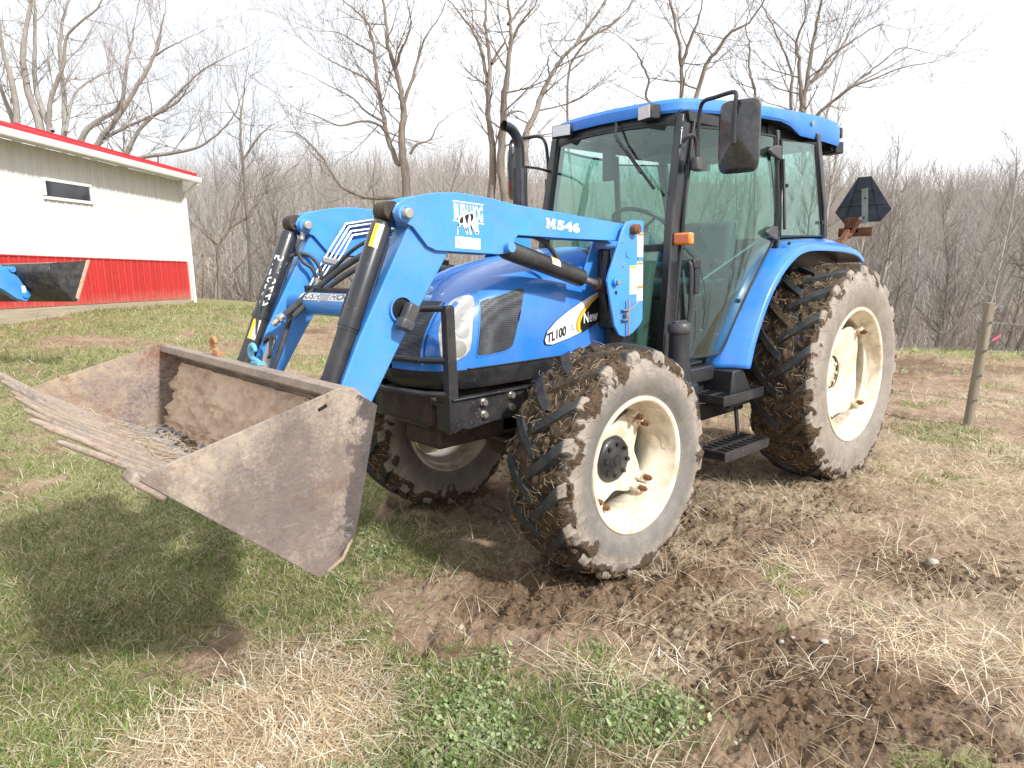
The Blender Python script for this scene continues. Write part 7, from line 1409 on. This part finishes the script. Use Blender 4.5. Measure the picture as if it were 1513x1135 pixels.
LBL = {'T1': ('tall pale multi-stemmed bare tree rising behind the barn roof', 'pale'), 'T1b': ('pale bare tree leaning right over the lower end of the barn roof', 'pale'), 'T2': ('wide-branching bare tree behind the raised loader arm', 'm'), 'T3': ('bare tree of three tall trunks behind the exhaust stack, one leaning right', 'm'),
       'T4': ('bare forked tree behind the middle of the cab roof', 'm'), 'T4b': ('slim curved bare tree just left of the cab roof front', 'm'), 'T5': ('bare tree with long branches sweeping right behind the rear of the cab roof', 'm'), 'T5b': ('slim bare tree behind the cab mirror', 'm'),
       'T6': ('slender tall bare tree at the wood edge right of the barn', 'm'), 'T7': ('small crooked dark tree just right of the barn downspout', 'd')}
for i, (nm, limbs) in enumerate(HERO):
    lb, tn = LBL[nm]; hero('bare_tree', limbs, lb, 'tree', M['bark_pale'] if tn == 'pale' else M['bark_mid'] if tn == 'm' else M['bark'], 40+i, 1.0)
# wood-edge trees: a few builds, copied
def forest_tree(seed, H, r, lean, lv=2):
    rg = random.Random(seed); tk = MB(); cr = MB(); k = 9; pts = [Vector((0, 0, -.4))]; d = Vector((lean, 0, 1)).normalized()
    for i in range(k): d = (d+Vector((rg.gauss(0, .06), rg.gauss(0, .06), .02))).normalized(); pts.append(pts[-1]+d*H/k)
    S = smoothpath(pts, 3); n = len(S); rs = [max(r*(1-.85*(i/(n-1))), .010) for i in range(n)]; tk.tube(S, rs, n=6, caps=False)
    for i in range(int(n*.25), n):
        for _ in range(rg.choice((1, 1, 2))):
            ax = Vector((rg.gauss(0, 1), rg.gauss(0, 1), rg.uniform(.2, 1.2))).normalized(); fr_ = i/(n-1)
            twig(cr, S[i], (ax+Vector((lean*.7, 0, .3))).normalized(), H*rg.uniform(.10, .22)*(1.15-.6*fr_), rs[i]*.5, lv, rg, .16, wig=.13)
    return tk, cr
protos = []
KINDS = [('slender', 11.5, .12, .10), ('slender', 10.0, .10, .22), ('slender', 12.5, .11, .05), ('leaning', 9.5, .10, .50), ('leaning', 8.5, .08, .62), ('slender', 8.0, .065, .14)]
WL_ = {'slender': 'slender bare upright tree in the wood edge', 'leaning': 'thin bare tree leaning right in the wood edge'}
for i, (kd, H, r, ln_) in enumerate(KINDS):
    tk, cr = forest_tree(100+i, H, r, ln_); protos.append((tk, cr, kd))
mesh_cache = {}
rg = random.Random(77); nplaced = 0
def place_tree(r, d, ki, sc, rz, mt):
    tk, cr, kd = protos[ki]; x, y = rdw(r, d); z = float(hfun(x, y)); key = (ki, mt)
    if key not in mesh_cache:
        root = empty('wood_edge_tree', WL_[kd], 'tree', (x, y, z), 'trees along the wood edge')
        a = tk.build('trunk', M[mt], root, smooth=180); c = cr.build('crown', M[mt], root, smooth=180); mesh_cache[key] = root
    else:
        root = copy_tree(mesh_cache[key]); root.location = (x, y, z)
    root.rotation_euler = (0, 0, rz); root.scale = (sc, sc, sc); return root
base = math.atan2(RTv[1], RTv[0])
for i in range(92):     # right-hand wood behind the field
    r = rg.uniform(4.5, 30); d = crest(r)+rg.uniform(3, 17)
    if abs(r/d) > .95: continue
    place_tree(r, float(d), rg.choice((0, 1, 3, 3, 4, 1, 5)), rg.uniform(.60, .92), base+rg.gauss(0, .35), rg.choice(('bark_mid', 'bark', 'bark_haze', 'bark_pale')))
for i in range(66):     # wood behind the yard, left and centre
    r = rg.uniform(-13, 5); d = float(crest(r))+rg.uniform(3.0, 22)
    if r < -8.0 and d < 24: continue
    place_tree(r, d, rg.choice((0, 1, 2, 5, 5)), rg.uniform(.36, .58), rg.uniform(0, 6.28), rg.choice(('bark_mid', 'bark_haze', 'bark')))
for i in range(34):     # the wood goes on to both sides of the yard
    sg_ = 1 if i % 2 else -1; r = sg_*rg.uniform(20, 46); d = rg.uniform(-16, 22)
    if abs(r/max(d, .1)) < 1.0 and d > 0: continue
    place_tree(r, d, rg.choice((0, 1, 2)), rg.uniform(.7, 1.0), rg.uniform(0, 6), 'bark_mid')
# low brush under the trees and the far wooded hillside: uncountable
def brush(name, n, dmin, dmax, H, mt, seed, dens_lv=1, rlim=1.05):
    rg = random.Random(seed); pr = []
    for k in range(7):
        tk, cr = (MB(), MB()); 
        for s_ in range(rg.choice((2, 3, 4))):
            twig(cr, (rg.gauss(0, .15), rg.gauss(0, .15), -.3), (rg.gauss(.15, .25), rg.gauss(0, .25), 1), H*rg.uniform(.6, 1.0), .010*H, dens_lv, rg, .14, n=4, wig=.14)
        pr.append((np.array(cr.v), np.array(cr.f)))
    Vs = []; Fs = []; nb = 0; cnt = 0
    while cnt < n:
        d = dmin+(dmax-dmin)*rg.random()**(.75 if dmin > 40 else 1.1); r = rg.uniform(-rlim, rlim)*d
        if d < crest(r)+1.5: continue
        if r < -7.2 and d < 22.5 and r > -24: continue
        x, y = rdw(r, d); z = float(hfun(x, y)); v, f = rg.choice(pr); a = rg.uniform(0, 6.28) if r < 4 else base+rg.gauss(0, .4); s_ = rg.uniform(.65, 1.25); c, s2 = math.cos(a), math.sin(a)
        X = v[:, 0]*c-v[:, 1]*s2; Y = v[:, 0]*s2+v[:, 1]*c; Vs.append(np.stack([X*s_+x, Y*s_+y, v[:, 2]*s_+z], -1)); Fs.append(f+nb); nb += len(v); cnt += 1
    o = build_np(name, np.concatenate(Vs), np.concatenate(Fs), None, mt, 4); tag(o, kind='stuff'); return o
brush('undergrowth', 190, 17, 34, 1.6, M['bark_mid'], 5, 2)
brush('hillside_wood', 2300, 42, 125, 8.0, M['bark_haze'], 6, 1)
brush('valley_wood', 170, 26, 48, 4.5, M['bark_haze'], 7, 1)

# ------------------------------------------------------------------ light, sky, camera
SUN = Vector((-.13, 1.30, 1.0)).normalized()
el = math.asin(SUN.z); azs = math.atan2(SUN.x, SUN.y)
W = bpy.data.worlds.new('World'); scn.world = W; W.use_nodes = True; nt = W.node_tree; nt.nodes.clear()
out = nt.nodes.new('ShaderNodeOutputWorld'); bg = nt.nodes.new('ShaderNodeBackground'); sky = nt.nodes.new('ShaderNodeTexSky'); sky.sky_type = 'NISHITA'; sky.sun_disc = False
sky.sun_elevation = el; sky.sun_rotation = azs; sky.air_density = 1.0; sky.dust_density = 5.0; sky.ozone_density = 1.0; sky.altitude = 200
bg.inputs['Strength'].default_value = .10
# thin bright overcast veil in front of the blue sky, with soft cloud structure
tc = nt.nodes.new('ShaderNodeTexCoord'); nz = nt.nodes.new('ShaderNodeTexNoise'); nz.inputs['Scale'].default_value = 2.2; nz.inputs['Detail'].default_value = 5; nt.links.new(tc.outputs['Generated'], nz.inputs['Vector'])
rp_ = nt.nodes.new('ShaderNodeValToRGB'); rp_.color_ramp.elements[0].position = .3; rp_.color_ramp.elements[0].color = (11.2, 11.7, 12.4, 1); rp_.color_ramp.elements[1].position = .75; rp_.color_ramp.elements[1].color = (18.0, 18.5, 19.2, 1); nt.links.new(nz.outputs['Fac'], rp_.inputs[0])
mx = nt.nodes.new('ShaderNodeMix'); mx.data_type = 'RGBA'; mx.inputs['Factor'].default_value = .88; nt.links.new(sky.outputs[0], mx.inputs[6]); nt.links.new(rp_.outputs[0], mx.inputs[7])
nt.links.new(mx.outputs[2], bg.inputs['Color']); nt.links.new(bg.outputs[0], out.inputs[0])
sl = bpy.data.lights.new('sun', 'SUN'); sl.energy = 5.0; sl.angle = R(3.5); sl.color = (1, .985, .95); so = bpy.data.objects.new('sun', sl); COL.objects.link(so); so.rotation_euler = SUN.to_track_quat('Z', 'Y').to_euler(); so.location = (0, 6, 9)
cd = bpy.data.cameras.new('camera'); co = bpy.data.objects.new('camera', cd); COL.objects.link(co)
cd.sensor_width = 36; cd.lens = 1015.4439/1513*36; cd.clip_start = .05; cd.clip_end = 2000
fwv = Vector((-0.65836825, -0.73226305, -0.17418975)); rtv = Vector((-0.74091492, 0.67125547, -0.02147495)); upv = Vector((-0.13265113, -0.11492136, 0.98447791))
Mx = Matrix((rtv, upv, -fwv)).transposed().to_4x4(); Mx.translation = (4.9298, 2.9179, 1.5663); co.matrix_world = Mx
scn.camera = co
scn.view_settings.view_transform = 'Standard'; scn.view_settings.look = 'None'; scn.view_settings.exposure = 0; scn.view_settings.gamma = 1
scn.render.engine = 'CYCLES'; scn.cycles.max_bounces = 8; scn.cycles.transparent_max_bounces = 16; scn.cycles.diffuse_bounces = 3; scn.cycles.glossy_bounces = 3; scn.cycles.caustics_reflective = False; scn.cycles.caustics_refractive = False
